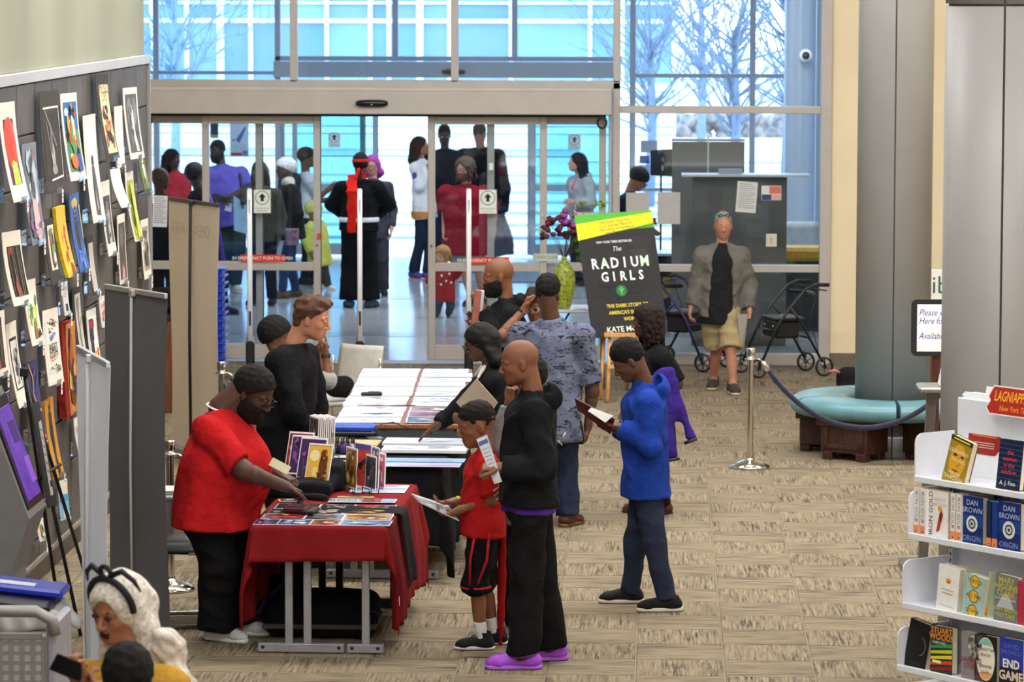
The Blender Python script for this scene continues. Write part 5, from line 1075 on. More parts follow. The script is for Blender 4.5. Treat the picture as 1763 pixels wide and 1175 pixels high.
def leon(a, w, h): a.rect(.0, 0, w, h, 'a08424'); a.ell(w * .5, h * .5, w * .36, h * .36, 'd8a428'); a.rect(0, h * .9, w, h, '34301c'); a.rect(w * .12, h * .93, w * .88, h * .965, 'd8c040'); a.ell(w * .35, h * .62, w * .1, h * .03, '503418'); a.ell(w * .68, h * .62, w * .08, h * .025, '503418'); a.line([(w * .55, h * .6), (w * .62, h * .42), (w * .5, h * .40)], w * .03, 'a87420'); a.ell(w * .5, h * .3, w * .15, h * .022, '9c4a30'); a.text('LEONARDO', w * .5, h * .7, .026, 'f0e8d0'); a.text('DA VINCI', w * .55, h * .52, .024, 'f0e8d0'); a.text('ISAACSON', w * .5, h * .14, .030, 'f0e8d0'); a.text('WALTER', w * .5, h * .24, .024, 'f0e8d0')
bk(0, 1626, 800, 'gold-covered biography with a painted face leaning on the top shelf', .165, .245, .04, '6c5a20', art=leon, roll=.22, tilt=.10)
def wom(a, w, h): a.rect(0, 0, w, h, '1a2038'); [a.line([(0, h * (.12 + .1 * i)), (w, h * (.10 + .1 * i))], h * .008, '3a68b0') for i in range(9)]; [a.text(s_, w * .5, h * (.74 - .13 * i), .034, 'e04848') for i, s_ in enumerate(('the', 'woman', 'in the', 'window'))]; a.text('A. J. Finn', w * .5, h * .12, .032, 'f0f0f0')
bk(0, 1719, 806, 'dark blue cover with red lettering and striped lines on the top shelf', .17, .25, .035, '1a2038', art=wom, tilt=.12)
def iron(a, w, h): a.rect(0, 0, w, h, 'ece8e6'); a.text('PIERCE', w * .62, h * .80, .026, 'c8b0a8'); a.text('BROWN', w * .62, h * .70, .026, 'c8b0a8'); a.text('IRON GOLD', w * .2, h * .5, .042, '302c2c', rot=math.pi / 2, sx=.98); a.poly([(w * .45, h * .1), (w * .6, h * .14), (w * .78, h * .5), (w * .7, h * .62), (w * .55, h * .4)], 'b4481c'); a.ell(w * .62, h * .62, w * .1, h * .06, 'e8a020'); a.ell(w * .66, h * .45, w * .07, h * .1, '702c18')
def irs(a, d, h): a.text('IRON GOLD', 0, h * .6, .03, '706460', rot=-math.pi / 2); a.ell(0, h * .3, d * .25, h * .03, 'd88a80')
for px, py, lb, k in ((1577, 911, 'leftmost white and orange spine on the second shelf', 0), (1588, 912, 'second white spine from the left on the second shelf', 0), (1600, 913, 'white cover with an orange falling figure on the second shelf', 1), (1640, 921, 'white spine beside the page edges on the second shelf', 0), (1650, 923, 'white spine left of the first deep blue cover on the second shelf', 0)):
    bk(1, px, py, lb, .16, .24, .036, 'eeeae6', art=iron if k else None, sticker=not k, spart=None if k else irs, drz=0 if k else math.pi / 2, dy=.065 if k else .03)
def orig(a, w, h): a.rect(0, 0, w, h, '162c70'); a.rect(0, h * .35, w, h * .62, '1c4590'); a.text('DAN', w * .5, h * .86, .040, 'b8c8e0'); a.text('BROWN', w * .5, h * .70, .040, 'b8c8e0'); a.ell(w * .5, h * .42, w * .32, h * .19, '20242c'); a.ring(w * .5, h * .42, w * .17, w * .27, 'd8dce0'); a.ring(w * .5, h * .42, w * .05, w * .12, 'c0c8d0'); a.text('ORIGIN', w * .5, h * .10, .040, '8ca0c8')
bk(1, 1661, 926, 'first deep blue cover with a white shell swirl on the second shelf', .155, .24, .045, '152560', art=orig)
bk(1, 1702, 932, 'dark blue orange-stickered spine between the two swirl covers', .155, .235, .035, '16284e', sticker=True, drz=math.pi / 2, dy=.03)
bk(1, 1712, 934, 'blue orange-stickered spine touching the second swirl cover', .155, .235, .04, '1c3c88', sticker=True, drz=math.pi / 2, dy=.03)
bk(1, 1723, 936, 'second deep blue swirl cover at the right end of the second shelf', .165, .24, .045, '152560', art=orig)
def pap(a, w, h): a.rect(0, 0, w, h, 'e4e6ea'); a.text('PIERCE', w * .6, h * .45, .05, '44444c'); a.text('ID', w * .15, h * .6, .08, '44444c', rot=-math.pi / 2); [a.line([(w * .35, h * (.85 - .1 * i)), (w * .85, h * (.85 - .1 * i))], .006, '8a8a92') for i in range(2)]
for px, lb, h_, fn, col in ((1668, 'white name card behind the books on the second shelf', .1, pap, 'e4e6ea'), (1708, 'dark blue cover standing behind the books on the second shelf', .1, lambda a, w, h: (a.rect(0, 0, w, h, '18204a'), a.text('DAN', w * .5, h * .3, .05, 'c8ccd8')), '18204a')):
    l = shy(px, 840, -.04); tt = thing('title_card', TB @ Vector((l.x, -.04, zs_[1] + .19)), lb, 'card'); tt.rotation_euler = (0, 0, rz_s); mb = MB(); mb.box((.09, .004, h_ / 2 - .1), (.20, .004, h_ + .2), paper(col)); mb.obj('card', tt); a_ = Art(); fn(a_, .19, h_); a_.obj('print', tt)
def prg(a, w, h): a.rect(0, 0, w, h, 'eceae6'); a.ell(w * .5, h * .68, w * .13, h * .06, 'f0a828'); a.ell(w * .5, h * .65, w * .08, h * .03, 'd85838'); a.line([(w * .2, h * .48), (w * .8, h * .48)], .005, 'b0aca8'); a.line([(w * .25, h * .4), (w * .75, h * .4)], .005, 'c88a78'); a.line([(w * .15, h * .12), (w * .85, h * .12)], .004, 'b8b4b0')
bk(2, 1617, 1034, 'white cover with a small flame on the third shelf', .155, .235, .045, 'eceae6', art=prg, roll=.10)
def trt(a, w, h): a.rect(0, 0, w, h, '9cc4c0'); [(a.ell(w * .5, z * h, w * .3, h * .15, 'e8b83c'), a.ring(w * .5, z * h, w * .22, w * .25, '3a3428', asp=1), a.text(s_, w * .5, z * h, .028, '3a3428')) for z, s_ in ((.85, 'TURTLES'), (.5, 'ALL THE'), (.14, 'DOWN'))]
bk(2, 1664, 1041, 'pale teal cover with three yellow ovals on the third shelf', .135, .215, .05, '9cc4c0', art=trt, roll=.12)
for px, py, lb, w_, c_ in ((1640, 1037, 'page edges of the book behind the flame cover on the third shelf', .02, 'e0d8c0'), (1697, 1047, 'thick cream-paged book leaning on the third shelf', .13, 'b0c0a0')):
    bk(2, px, py, lb, w_ if w_ > .1 else .12, .23, .035, c_, roll=.10, drz=1.2, sticker=True)
def mhc(a, w, h): a.rect(0, 0, w, h, '74767a'); a.poly([(w * .1, h * .3), (w * .9, h * .3), (w * .6, h * .6), (w * .4, h * .6)], 'b8bcc0'); [a.text(s_, w * .5, h * z, sz, 'c8c028', off=.015) for s_, z, sz in (('MARY', .88, .042), ('HIGGINS', .74, .042), ('CLARK', .60, .042), ('EVERY BREATH', .26, .026), ('YOU TAKE', .14, .03))]; a.text('& ALAFAIR BURKE', w * .5, h * .49, .018, 'e0e0e4')
bk(2, 1716, 1050, 'grey thriller cover with yellow-green lettering on the third shelf', .16, .24, .04, '6a6c70', art=mhc, roll=.05)
bk(2, 1757, 1058, 'crimson book cut by the right picture edge on the third shelf', .16, .22, .04, 'b02c44', sticker=True)
def blk(a, w, h): a.rect(0, 0, w, h, '17171a'); a.ring(w * .55, h * .5, w * .30, w * .315, 'a0a0a4', a0=-1.2, a1=1.2); a.text('ARTEMIS', w * .5, h * .12, .022, '3a3a40')
bk(3, 1560, 1132, 'black cover with a thin crescent leaning at the left of the bottom shelf', .165, .25, .04, '1a1a1d', art=blk, roll=.14, sticker=True, tilt=.08)
def stu(a, w, h): a.rect(0, 0, w, h, '1f3a30'); a.text('STUART', w * .5, h * .9, .044, 'e88a28', off=.02); a.text('WOODS', w * .5, h * .76, .046, 'e88a28', off=.02); [a.poly([(0, h * z), (w, h * (z + .08)), (w, h * (z + .16)), (0, h * (z + .06))], c) for z, c in ((.5, '2c9a5c'), (.38, 'c8c828'), (.26, 'e8d030'), (.14, 'd84828'), (.02, '8a2020'))]; a.text('UNBOUND', w * .4, h * .64, .02, 'e0e8d8'); a.rect(w * .1, h * .2, w * .5, h * .26, 'f0f0a0')
bk(3, 1608, 1139, 'green and orange thriller cover on the bottom shelf', .16, .24, .045, '1f3a30', art=stu, sticker=True)
def dan(a, w, h): a.rect(0, 0, w, h, '8c8888'); a.blobs(w * .3, h * .4, w, h, ['c8c4c0', '5c5858', 'a8a4a0', '343232'], 26, 5, .2); a.text('DANIELLE', w * .5, h * .42, .036, '8a2430'); a.text('STEEL', w * .5, h * .28, .042, '8a2430'); a.text('Past Perfect', w * .5, h * .1, .026, 'b04850')
bk(3, 1660, 1149, 'grey romance cover with red lettering on the bottom shelf', .16, .24, .04, '8c8888', art=dan)
def man(a, w, h): a.rect(0, 0, w, h, '1c1a1c'); a.ell(w * .5, h * .5, w * .42, h * .46, 'ece4d4', n=28); a.poly([(w * (.5 + .40 * math.cos(t)), h * (.5 + .44 * math.sin(t))) for t in [.7 + .17 * i for i in range(11)]], '8cc4b8'); a.poly([(w * (.5 + .40 * math.cos(-t)), h * (.5 + .44 * math.sin(-t))) for t in [.7 + .17 * i for i in range(11)]], 'e8a05c'); [a.text(s_, w * .5, h * z, .022, '2a2826') for s_, z in (('MANHATTAN', .70), ('BEACH', .58), ('JENNIFER', .34), ('EGAN', .22))]
bk(3, 1683, 1154, 'black cover with a white oval label on the bottom shelf', .16, .24, .04, '1c1a1c', art=man, sticker=True)
def end(a, w, h): a.rect(0, 0, w, h, '2c3ca0'); a.rect(0, 0, w, h * .4, '1c1c28'); a.text('DAVID', w * .5, h * .84, .036, '6a78c8'); a.text('BALDACCI', w * .5, h * .72, .03, '6a78c8'); a.text('END', w * .5, h * .48, .06, 'f0ece0', off=.03); a.text('GAME', w * .5, h * .24, .064, 'e8d0b8', off=.03)
bk(3, 1726, 1162, 'blue thriller cover with bold white title at the right of the bottom shelf', .17, .25, .045, '2c3ca0', art=end)
# ---------------------------------------------------------------- round bench, posts, rope, sign, backpack
t = thing('round_bench', (cA.x, YA, 0), 'round bench of turquoise leather cushions on dark wood boxes circling the far column', 'bench'); LEA = mat('5f8a93', .38, var=.06, vs=5, spec=.5); WD = wood('3c2018')
for k in range(5):
    a0 = math.radians(-90 + 72 * k + 1.2); a1 = math.radians(-90 + 72 * (k + 1) - 1.2); mb = MB(); prof = [(.36, .33), (.78, .33), (.825, .36), (.84, .40), (.825, .445), (.78, .472), (.58, .482), (.40, .47), (.36, .44), (.36, .33)]
    mb.lathe(prof, LEA, n=18, a0=a0, a1=a1)
    for aa in (a0, a1): b = len(mb.v); mb.v += [(r * math.cos(aa), r * math.sin(aa), z) for r, z in prof[:-1]]; f = tuple(b + i for i in range(len(prof) - 1)); mb.f.append(f if aa == a1 else tuple(reversed(f))); mb.m.append(0); mb.s.append(False)
    mb.obj('cushion', t)
    am = math.radians(-90 + 72 * k + 36); T = Matrix.Rotation(am + math.pi / 2, 4, 'Z'); mb = MB(); mb.box((0, -.56, .19), (.44, .32, .26), WD, T=T, ch=.006); mb.box((0, -.56, .30), (.5, .38, .05), WD, T=T)
    for z, x, w, h in ((.28, 0, .36, .03), (.11, 0, .36, .03), (.19, -.17, .04, .2), (.19, .17, .04, .2)): mb.box((x, -.724, z), (w, .014, h), WD, T=T, ch=.003)
    bx = mb.obj('wood_box', t)
    for x in (-.16, .16):
        for y in (-.68, -.46): mb = MB(); mb.box((x, y, .032), (.09, .09, .064), WD, T=T, ch=.008); mb.obj('foot', bx)
def post(label, x, y, base=True, name='stanchion_post', clip=False):
    t = thing(name, (x, y, 0), label, 'post'); mb = MB(); mb.lathe([(0, .0), (.155, 0), (.16, .008), (.155, .02), (.10, .05), (.05, .066), (.03, .075), (.03, .085)], CHROME, n=36); mb.obj('base', t)
    mb = MB(); mb.lathe([(.024, .08), (.024, .87)], CHROME, n=20); mb.obj('pole', t); mb = MB(); mb.lathe([(.024, .86), (.05, .865), (.05, .872), (.028, .876), (.033, .9), (.036, .95), (.034, .955), (0, .957)], CHROME, n=24); mb.obj('cap', t)
    if clip: mb = MB(); mb.tube([(.05, 0, .868), (.08, 0, .85), (.085, 0, .80)], .009, CHROME); mb.lathe([(.016, -.1), (.018, 0), (.008, .02)], CHROME, (.085, 0, .80), n=12); mb.lathe([(.016, -.35), (.016, -.1)], mat('1b1e34', .8), (.085, 0, .80), n=12); mb.obj('hanging_rope_end', t)
    return t
p1 = G(1291, 806); post('chrome rope stanchion standing on open carpet in front of the walker', p1.x, p1.y)
p2 = P(1668, 700, p1.y); post('chrome rope stanchion hidden behind the near column', p2.x, p1.y)
for px, py, lb in ((381, 624, 'chrome stanchion top behind the man in red by the cream banner'), (292, 760, 'chrome stanchion beside the dark grey banner'), (410, 655, 'short chrome stanchion top right of the cream banner')):
    p = G(px, py, .95); post(lb, p.x, p.y, clip=px < 400)
A_, B_ = P(1316, 628, p1.y), P(1660, 628, p1.y); zs0 = P(1480, 737, p1.y).z; mb = MB(); pts = []
for i in range(29): u_ = i / 28; x = 2 * u_ - 1; pts.append((A_.x + (B_.x - A_.x) * u_, p1.y, zs0 + (A_.z - zs0) * (math.cosh(1.5 * x) - 1) / (math.cosh(1.5) - 1)))
t = thing('barrier_rope', pts[14], 'dark navy velvet rope sagging in front of the round bench', 'rope'); mb.tube(pts, .021, mat('1b2038', .85, var=.1, sheen=.3), n=12); wpart(mb, 'rope', t)
mb = MB()
for i0, i1, p_ in ((0, 1, p1), (28, 27, p2)):
    a, b_ = Vector(pts[i0]), Vector(pts[i1]); d = (a - b_).normalized(); mb.tube([a - d * .06, a + d * .01, a + d * .03], [.024, .024, .012], CHROME, n=12); e = Vector((p_.x + (.05 if i0 == 0 else -.05), p_.y, .868)); mb.tube([a + d * .03, (a + d * .03 + e) / 2 + V(0, 0, .005), e], .007, CHROME)
wpart(mb, 'hook', t)
Yg = 27.2; c = P(1608, 565, Yg); t = thing('queue_sign', (c.x, Yg, 0), 'black-framed whiteboard sign with blue handwriting beside the near column', 'sign')
sg = SCL(Yg); w, h = 78 / sg, 98 / sg; zc = c.z; mb = MB(); rr = .04; pl = []
for cx_, cz_, a0 in ((w / 2 - rr, h / 2 - rr, 0), (-w / 2 + rr, h / 2 - rr, 90), (-w / 2 + rr, -h / 2 + rr, 180), (w / 2 - rr, -h / 2 + rr, 270)):
    pl += [(cx_ + rr * math.cos(math.radians(a0 + q)), zc + cz_ + rr * math.sin(math.radians(a0 + q))) for q in (0, 30, 60, 90)]
mb.prism(pl, .03, mat('1c1c1e', .5)); mb.obj('frame', t); a_ = Art(); x0, x1 = -w / 2 + .042, w / 2 - .042; a_.rect(x0, zc - h / 2 + .035, x1, zc + h / 2 - .035, 'eceef4')
for s_, z in (('Please wait', .11), ('Here for Next', .05), ('Available', -.06)): a_.text(s_, x0 + .012, zc + z, .066, '35488c', align='LEFT', shear=.3, sx=.8)
a_.obj('whiteboard', t); mb = MB(); mb.box((.02, .03, zc / 2 - .1), (.05, .03, zc - .2), wood('4a2218')); mb.box((.02, .03, .02), (.3, .3, .04), wood('4a2218')); mb.obj('stand', t)
Yc = 24.5; c = P(1606, 668, Yc); t = thing('catalogue_stand', (c.x, Yc, 0), 'grey metal lectern stand with a small shelf half hidden by the near column', 'stand'); GM = mat('6d6a66', .4, metal=.5)
mb = MB(); mb.box((-.03, 0, c.z / 2), (.06, .12, c.z), GM, R=Matrix.Rotation(.04, 3, 'Y')); mb.box((0, 0, .02), (.4, .4, .04), GM); mb.obj('post', t); mb = MB(); mb.box((.02, 0, c.z), (.24, .34, .035), mat('9c9893', .35, metal=.5), ch=.012); mb.obj('shelf', t)
mb = MB(); mb.box((.09, 0, c.z + .26), (.03, .30, .36), GM, ch=.006, R=Matrix.Rotation(.08, 3, 'Y')); mb.obj('screen_back', t)
mb = MB(); mb.box((.055, -.03, c.z + .09), (.012, .2, .14), paper('e8e8ea'), R=Matrix.Rotation(.2, 3, 'Y')); mb.obj('leaflet', t)
c = P(1612, 790, 26.0); t = thing('library_poster', (P(1640, 500, 33).x, 33.0, 0), 'white poster with green lettering seen between the two columns', 'poster')
mb = MB(); mb.box((0, 0, P(1600, 505, 33).z), (.62, .02, .42), paper('eceae4')); mb.box((0, .03, P(1600, 505, 33).z - .7), (.5, .04, 1.5), mat('6a4a34', .5)); mb.box((-.02, .2, .4), (.6, .4, .8), wood('6a3424')); mb.obj('board', t); a_ = Art(); a_.text('Library', .02, P(1600, 492, 33).z, .22, '3c6a50'); a_.obj('lettering', t, Matrix.Translation((0, -.011, 0)))
c = P(1466, 600, 33.5); t = thing('backpack', (c.x, 33.5, 0), 'black backpack with pink straps on the floor behind the far column', 'bag')
s = Sdf(); s.box((0.02, 0, .2), np.array([.15, .11, .2]), .07); s.box((-.02, -.1, .13), np.array([.10, .05, .10]), .04); sdf_obj(s, 'body', cloth('1d1c20'), t, h=.014, k=.03, noise=(.006, 30, 6)); mb = MB(); mb.tube([(-.11, -.1, .36), (-.16, -.12, .38), (-.2, -.1, .37)], .012, mat('e07a90', .6)); mb.tube([(-.12, -.13, .12), (-.02, -.17, .2), (.05, -.14, .14)], .012, mat('d8607c', .6)); mb.obj('strap', t)
# ---------------------------------------------------------------- tables
TZ = .745
def tframe(nl, nr, fr, z=TZ):
    A, B, C_ = G(*nl, z), G(*nr, z), G(*fr, z); v = (C_ - B).normalized(); u = Vector((v.y, -v.x, 0)); w = (B - A).dot(u); o = B - u * w
    return Matrix.Translation((o.x, o.y, 0)) @ Matrix.Rotation(math.atan2(u.y, u.x), 4, 'Z'), w, math.atan2(u.y, u.x)
def table(label, T, w, L, rz, topc, legc='9c9ea2', far_black=True):
    o = T @ Vector((0, 0, 0)); t = thing('folding_table', o, label, 'table'); t.rotation_euler = (0, 0, rz); LM_ = mat(legc, .4, metal=.5)
    mb = MB(); mb.box((w / 2, L / 2, TZ - .018), (w, L, .034), topc, ch=.006); mb.obj('tabletop', t)
    for y, m in ((.10, LM_), (L - .12, mat('2a2a2c', .5) if far_black else LM_)):
        for a, b in ((.02, w * .68), (w * .70, w - .02)): mb = MB(); mb.box(((a + b) / 2, y, .03), (b - a, .06, .05), m, ch=.004); [mb.lathe([(0, .004), (.01, .003), (.011, 0)], BLACKM, T=Matrix.Translation((x, y - .03, .035)) @ Matrix.Rotation(math.pi / 2, 4, 'X'), n=8) for x in (a + .03, b - .03)]; mb.obj('foot_beam', t)
        for x in (w * .26, w * .40, w * .84): mb = MB(); mb.box((x, y, .05 + (TZ - .09) / 2), (.045, .03, TZ - .09), m, ch=.004); mb.obj('leg', t)
        mb = MB(); mb.box((w / 2, y, TZ - .05), (w - .1, .03, .03), m); mb.obj('cross_rail', t)
    return t
def drape(label, T, rz, w, L, ol, orr, on, of, m, seed=1, z=TZ, cat='tablecloth', n=70, amp=.035, lim=.70, cx0=None, nudge=0.0):
    # cloth laid on a table top: inside the top it lies flat, beyond it falls straight down in folds
    o = T @ Vector((0, 0, 0)); t = thing('tablecloth', o, label, cat); t.rotation_euler = (0, 0, rz); r = random.Random(seed); ph = [r.uniform(0, 6) for _ in range(6)]
    x0, x1 = (0, w) if cx0 is None else cx0
    def f(a, b):
        u = -ol + (x1 - x0 + ol + orr) * a + x0; v = -on + (L + on + of) * b; qx, qy = min(max(u, x0), x1), min(max(v, 0), L); ox, oy = u - qx, v - qy; d = math.hypot(ox, oy)
        if d < 1e-6: return (qx, qy, z + .004)
        dx, dy = ox / d, oy / d; s_ = qx * 1.0 + qy * 1.0 + math.atan2(dy, dx) * .35
        wv = (math.sin(s_ * 11 + ph[0]) + .7 * math.sin(s_ * 23 + ph[1]) + .4 * math.sin(s_ * 5 + ph[2])) * amp * min(1, d / .35) ; cr = abs(dx * dy) * 2
        out = .012 + .045 * min(1, d / .4) + wv * (.5 + .9 * cr) + .07 * cr * d
        dd = min(d, lim) ; drop = dd - .012 * (1 - math.exp(-d * 40)) + .02 * math.sin(s_ * 4 + ph[3]) * min(1, d * 2)
        return (qx + dx * out, qy + dy * out, max(.012, z + .004 - max(0, drop)))
    t['span'] = (ol, orr, on, of, w, L); DRF.append((t, f, x0, x1)); mb = MB(); mb.sheet(f, n, int(n * 1.4), m); o_ = mb.obj('cloth', t); sm = o_.modifiers.new('thick', 'SOLIDIFY'); sm.thickness = .003; sm.offset = -1; return t
WB = wood('8a5a38'); DRF = []
T1, w1_, r1 = tframe((433, 907), (663, 909), (717, 832)); L1 = 1.83
T2, w2_, r2 = tframe((553, 802), (757, 804), (800, 744)); L2 = 1.83
T3, w3_, r3 = tframe((576, 727), (792, 731), (815, 629)); L3 = 3.75
table('folding table on grey metal legs under the red cloth', T1, w1_, L1, r1, WB)
table('folding table under the black cloth behind the red one', T2, w2_, L2, r2, WB)
o = T3 @ Vector((0, 0, 0)); table('brown-edged table covered in white prints, nearer of the far pair', T3, w3_, L3 / 2 - .01, r3, WB)
T3b = T3 @ Matrix.Translation((0, L3 / 2 + .01, 0)); table('brown-edged table covered in white prints, farthest of the row', T3b, w3_, L3 / 2 - .01, r3, WB)
RED = mat('7a1419', rough=.9, var=.08, vs=6, bump=.2, bs=60, spec=.15); BLK = mat('161618', rough=.9, var=.12, vs=6, bump=.2, spec=.15)
drape('red cloth hanging in folds over the nearest table', T1, r1, w1_, L1, .60, .60, .21, .25, RED, 3, lim=.68)
for u0_, v0_, sx_, sy_ in ((w1_ + .40, -.10, .05, .03), (w1_ + .35, -.09, .035, .045)):   # two white tags near the hanging corner
    t_, f_, x0_, x1_ = DRF[0]; ol_, or_, on_, of_ = .60, .60, .21, .25; pp = [Vector(f_((u + ol_) / (x1_ - x0_ + ol_ + or_), (v + on_) / (L1 + on_ + of_))) for u, v in ((u0_, v0_), (u0_ + sx_, v0_), (u0_ + sx_, v0_ + sy_), (u0_, v0_ + sy_))]
    n_ = (pp[1] - pp[0]).cross(pp[3] - pp[0]).normalized(); n_ = n_ if n_.y < 0 else -n_; mb = MB(); mb.add([tuple(p + n_ * .006) for p in pp] + [tuple(p + n_ * .003) for p in pp], [(0, 1, 2, 3), (7, 6, 5, 4), (0, 4, 5, 1), (1, 5, 6, 2), (2, 6, 7, 3), (3, 7, 4, 0)], paper('eceae6')); mb.obj('white_tag', t_)
drape('black cloth over the second table, hanging long on the right', T2, r2, w2_, L2, .30, .58, .52, .1, BLK, 5)
t = drape('black runner laid across the red cloth and hanging off its right edge', T1 @ Matrix.Translation((0, .50, 0)), r1, w1_, .30, 0, .46, 0, .0, BLK, 7, z=TZ + .006, n=40, amp=.02, cx0=(.32, w1_ + .035))
def flat(label, T, x, y, w, d, rz, z, base='e9eef4', art=None, th=.003, name='art_print', cat='print', group=None, gloss=True, rr=0):
    p = T @ Vector((x + w / 2, y + d / 2, z)); t = thing(name, p, label, cat, group); t.rotation_euler = (0, 0, rr + rz); mb = MB(); mb.box((0, 0, th / 2), (w, d, th), (prnt if gloss else paper)(base), ch=.0006); mb.obj('sheet', t)
    if art: a = Art(); art(a, w, d); a.obj('printed_side', t, Matrix.Translation((0, 0, th)) @ Matrix(((1, 0, 0, 0), (0, 0, 1, 0), (0, -1, 0, 0), (0, 0, 0, 1))))
    return t
ARTM[0] = prnt
CW = dict(red=('8c2a30', ['c84c3c', '4a1820', 'e0a070', '2a1a28']), blue=('2c4878', ['5c90c8', '1c2c50', 'a0c8e0', 'e0e8f0']), dark=('26262e', ['50505c', '8c8078', '3c3040', 'b0a090']), gold=('a87830', ['e8c060', '5c3c20', 'f0e0a0', '8c5028']), purple=('4a2c5c', ['8c50a0', '2c1c40', 'c890c8']), green=('3c6448', ['80a060', '203c30', 'c8c880']), pink=('c86478', ['e8a0b0', '8c3c50', 'f0d0d0']))
def gart(key, sd, m=.03):
    def f(a, w, d): c, l = CW[key]; a.rect(-w / 2 + m * w, -d / 2 + m * w, w / 2 - m * w, d / 2 - m * w, c); a.blobs(-w / 2 + m * w, -d / 2 + m * w, w / 2 - m * w, d / 2 - m * w, l, 11, sd, .3)
    return f
ordn = ['first', 'second', 'third', 'fourth', 'fifth', 'sixth', 'seventh', 'eighth', 'ninth', 'tenth', 'eleventh', 'twelfth']
rows = [[(.135, 'purple'), (.185, 'blue'), (.165, 'red'), (.29, 'blue')], [(.25, 'red'), (.22, 'dark'), (.28, 'gold')], [(.13, 'dark'), (.10, 'gold'), (.20, 'dark'), (.30, 'gold')], [(.26, 'dark'), (.20, 'dark'), (.24, 'red')]]
for j, rw in enumerate(rows):
    x = .0 + .012 * j; y = .015 + j * .215
    for i, (ww, key) in enumerate(rw):
        flat('%s-toned glossy print, %s from the left in the %s row of the red table' % (key, ordn[i], ordn[j]), T1, x + .003, y, ww, .205, 0, TZ + .006, 'f0f0f4', gart(key, j * 7 + i, .02), rr=r1); x += ww + .003
def front(a, w, d): a.rect(-w / 2, -d / 2, w / 2, d / 2, 'b8bcc8'); a.text('FRONT', -w * .28, 0, .07, '2a2c34', sx=1.1); a.rect(0, -d / 2 + .01, w * .28, d / 2 - .01, '9c4448'); a.rect(w * .3, -d / 2 + .01, w / 2 - .01, d / 2 - .01, '88a8d8')
flat('long flyer with big dark lettering across the red table', T1, .33, .90, .40, .16, 0, TZ + .014, 'eceef2', front, rr=r1)
t = flat('curled green and yellow paper strip on the red table', T1, .36, 1.12, .22, .05, 0, TZ + .013, 'c8c878', lambda a, w, d: a.blobs(-w / 2, -d / 2, w / 2, d / 2, ['7aa050', 'e8d890', '5a8848'], 9, 3, .3), rr=r1)
flat('pale blue and pink print at the far end of the red table', T1, .40, 1.38, .34, .34, 0, TZ + .008, 'e8f0f8', lambda a, w, d: (a.rect(-w * .48, -d * .2, w * .48, d * .1, '8cb0e0'), a.rect(-w * .4, d * .2, w * .3, d * .42, 'd87888'), a.rect(-w * .45, -d * .45, w * .4, -d * .3, 'c8d0e8')), rr=r1)
flat('small blue and yellow card under the arm of the man in red', T1, .02, .95, .14, .12, .2, TZ + .008, 'e0b040', gart('blue', 31, .1), rr=r1)
p = T1 @ Vector((.22, .50, TZ + .012)); t = thing('card_wallet', p, 'dark red zip wallet open on the prints of the red table', 'wallet'); t.rotation_euler = (0, 0, r1 - .1)
mb = MB(); mb.box((-.02, 0, .02), (.14, .17, .036), mat('4c161c', .35, var=.1), ch=.01); mb.box((.06, -.01, .012), (.07, .18, .022), mat('1c1a1c', .4), ch=.006); mb.obj('case', t)
mb = MB(); mb.box((-.02, 0, .040), (.11, .13, .004), mat('262226', .2), ch=.001); mb.obj('window', t)
t = thing('pencil', p + V(.03, .02, .045), 'dark red pencil sticking up from the wallet', 'pencil'); mb = MB(); mb.tube([(.03, -.02, -.005), (-.05, .06, .065)], .0035, mat('7c2028', .4)); mb.tube([(-.05, .06, .065), (-.055, .065, .07)], [.0035, .001], mat('e0c890', .6)); mb.obj('shaft', t)
# draped black riser with racks
s = Sdf(); ty_ = TZ + .006
tt = thing('display_riser', T1 @ Vector((.0, 1.05, ty_)), 'lumpy black cloth draped over boxes at the back of the red table', 'riser'); tt.rotation_euler = (0, 0, r1)
s.box((.10, .42, .045), np.array([.22, .30, .045]), .03); s.box((.24, .56, .08), np.array([.12, .16, .08]), .03); s.rc((-.12, .15, .02), (.30, -.02, .015), .03, .02); s.rc((-.18, .3, .03), (.0, .1, .05), .04, .03)
sdf_obj(s, 'cloth', BLK, tt, h=.010, k=.05, noise=(.008, 26, 9, (1, 1, .5)), zmin=.0)
def rack(label, loc, rz, w=.12, d=.08):
    t = thing('wire_rack', loc, label, 'rack'); t.rotation_euler = (0, 0, rz)
    for x in (-w / 2, w / 2):
        mb = MB(); mb.tube([(x, -d, .035), (x, -d, .004), (x, 0, .004), (x, .02, .16)], .0028, BLACKM, n=6); mb.obj('side_wire', t)
    mb = MB(); mb.tube([(-w / 2, -d, .035), (w / 2, -d, .035)], .0028, BLACKM, n=6); mb.tube([(-w / 2, -.02, .004), (w / 2, -.02, .004)], .0028, BLACKM, n=6); mb.obj('cross_wire', t); return t
def comic(label, loc, rz, w, h, key, sd, lean=.2, th=.006, border=.04, artf=None, group=None, name='comic'):
    t = thing(name, loc, label, 'comic', group); t.rotation_euler = (Matrix.Rotation(rz, 3, 'Z') @ Matrix.Rotation(-lean, 3, 'X')).to_euler(); c, l = CW[key]
    mb = MB(); mb.box((0, 0, h / 2), (w, th, h), paper('ece8e8'), ch=.001); mb.obj('pages', t); a = Art(); m = border * w
    a.rect(-w / 2 + m, m * 1.6, w / 2 - m, h - m * 1.6, c)
    if artf: artf(a, w, h)
    else: a.blobs(-w / 2 + m, m * 1.6, w / 2 - m, h - m * 1.6, l, 12, sd, .28)
    a.obj('cover', t, Matrix.Translation((0, -th / 2, 0))); return t
YR = (T1 @ Vector((0, 1.35, 0))).y
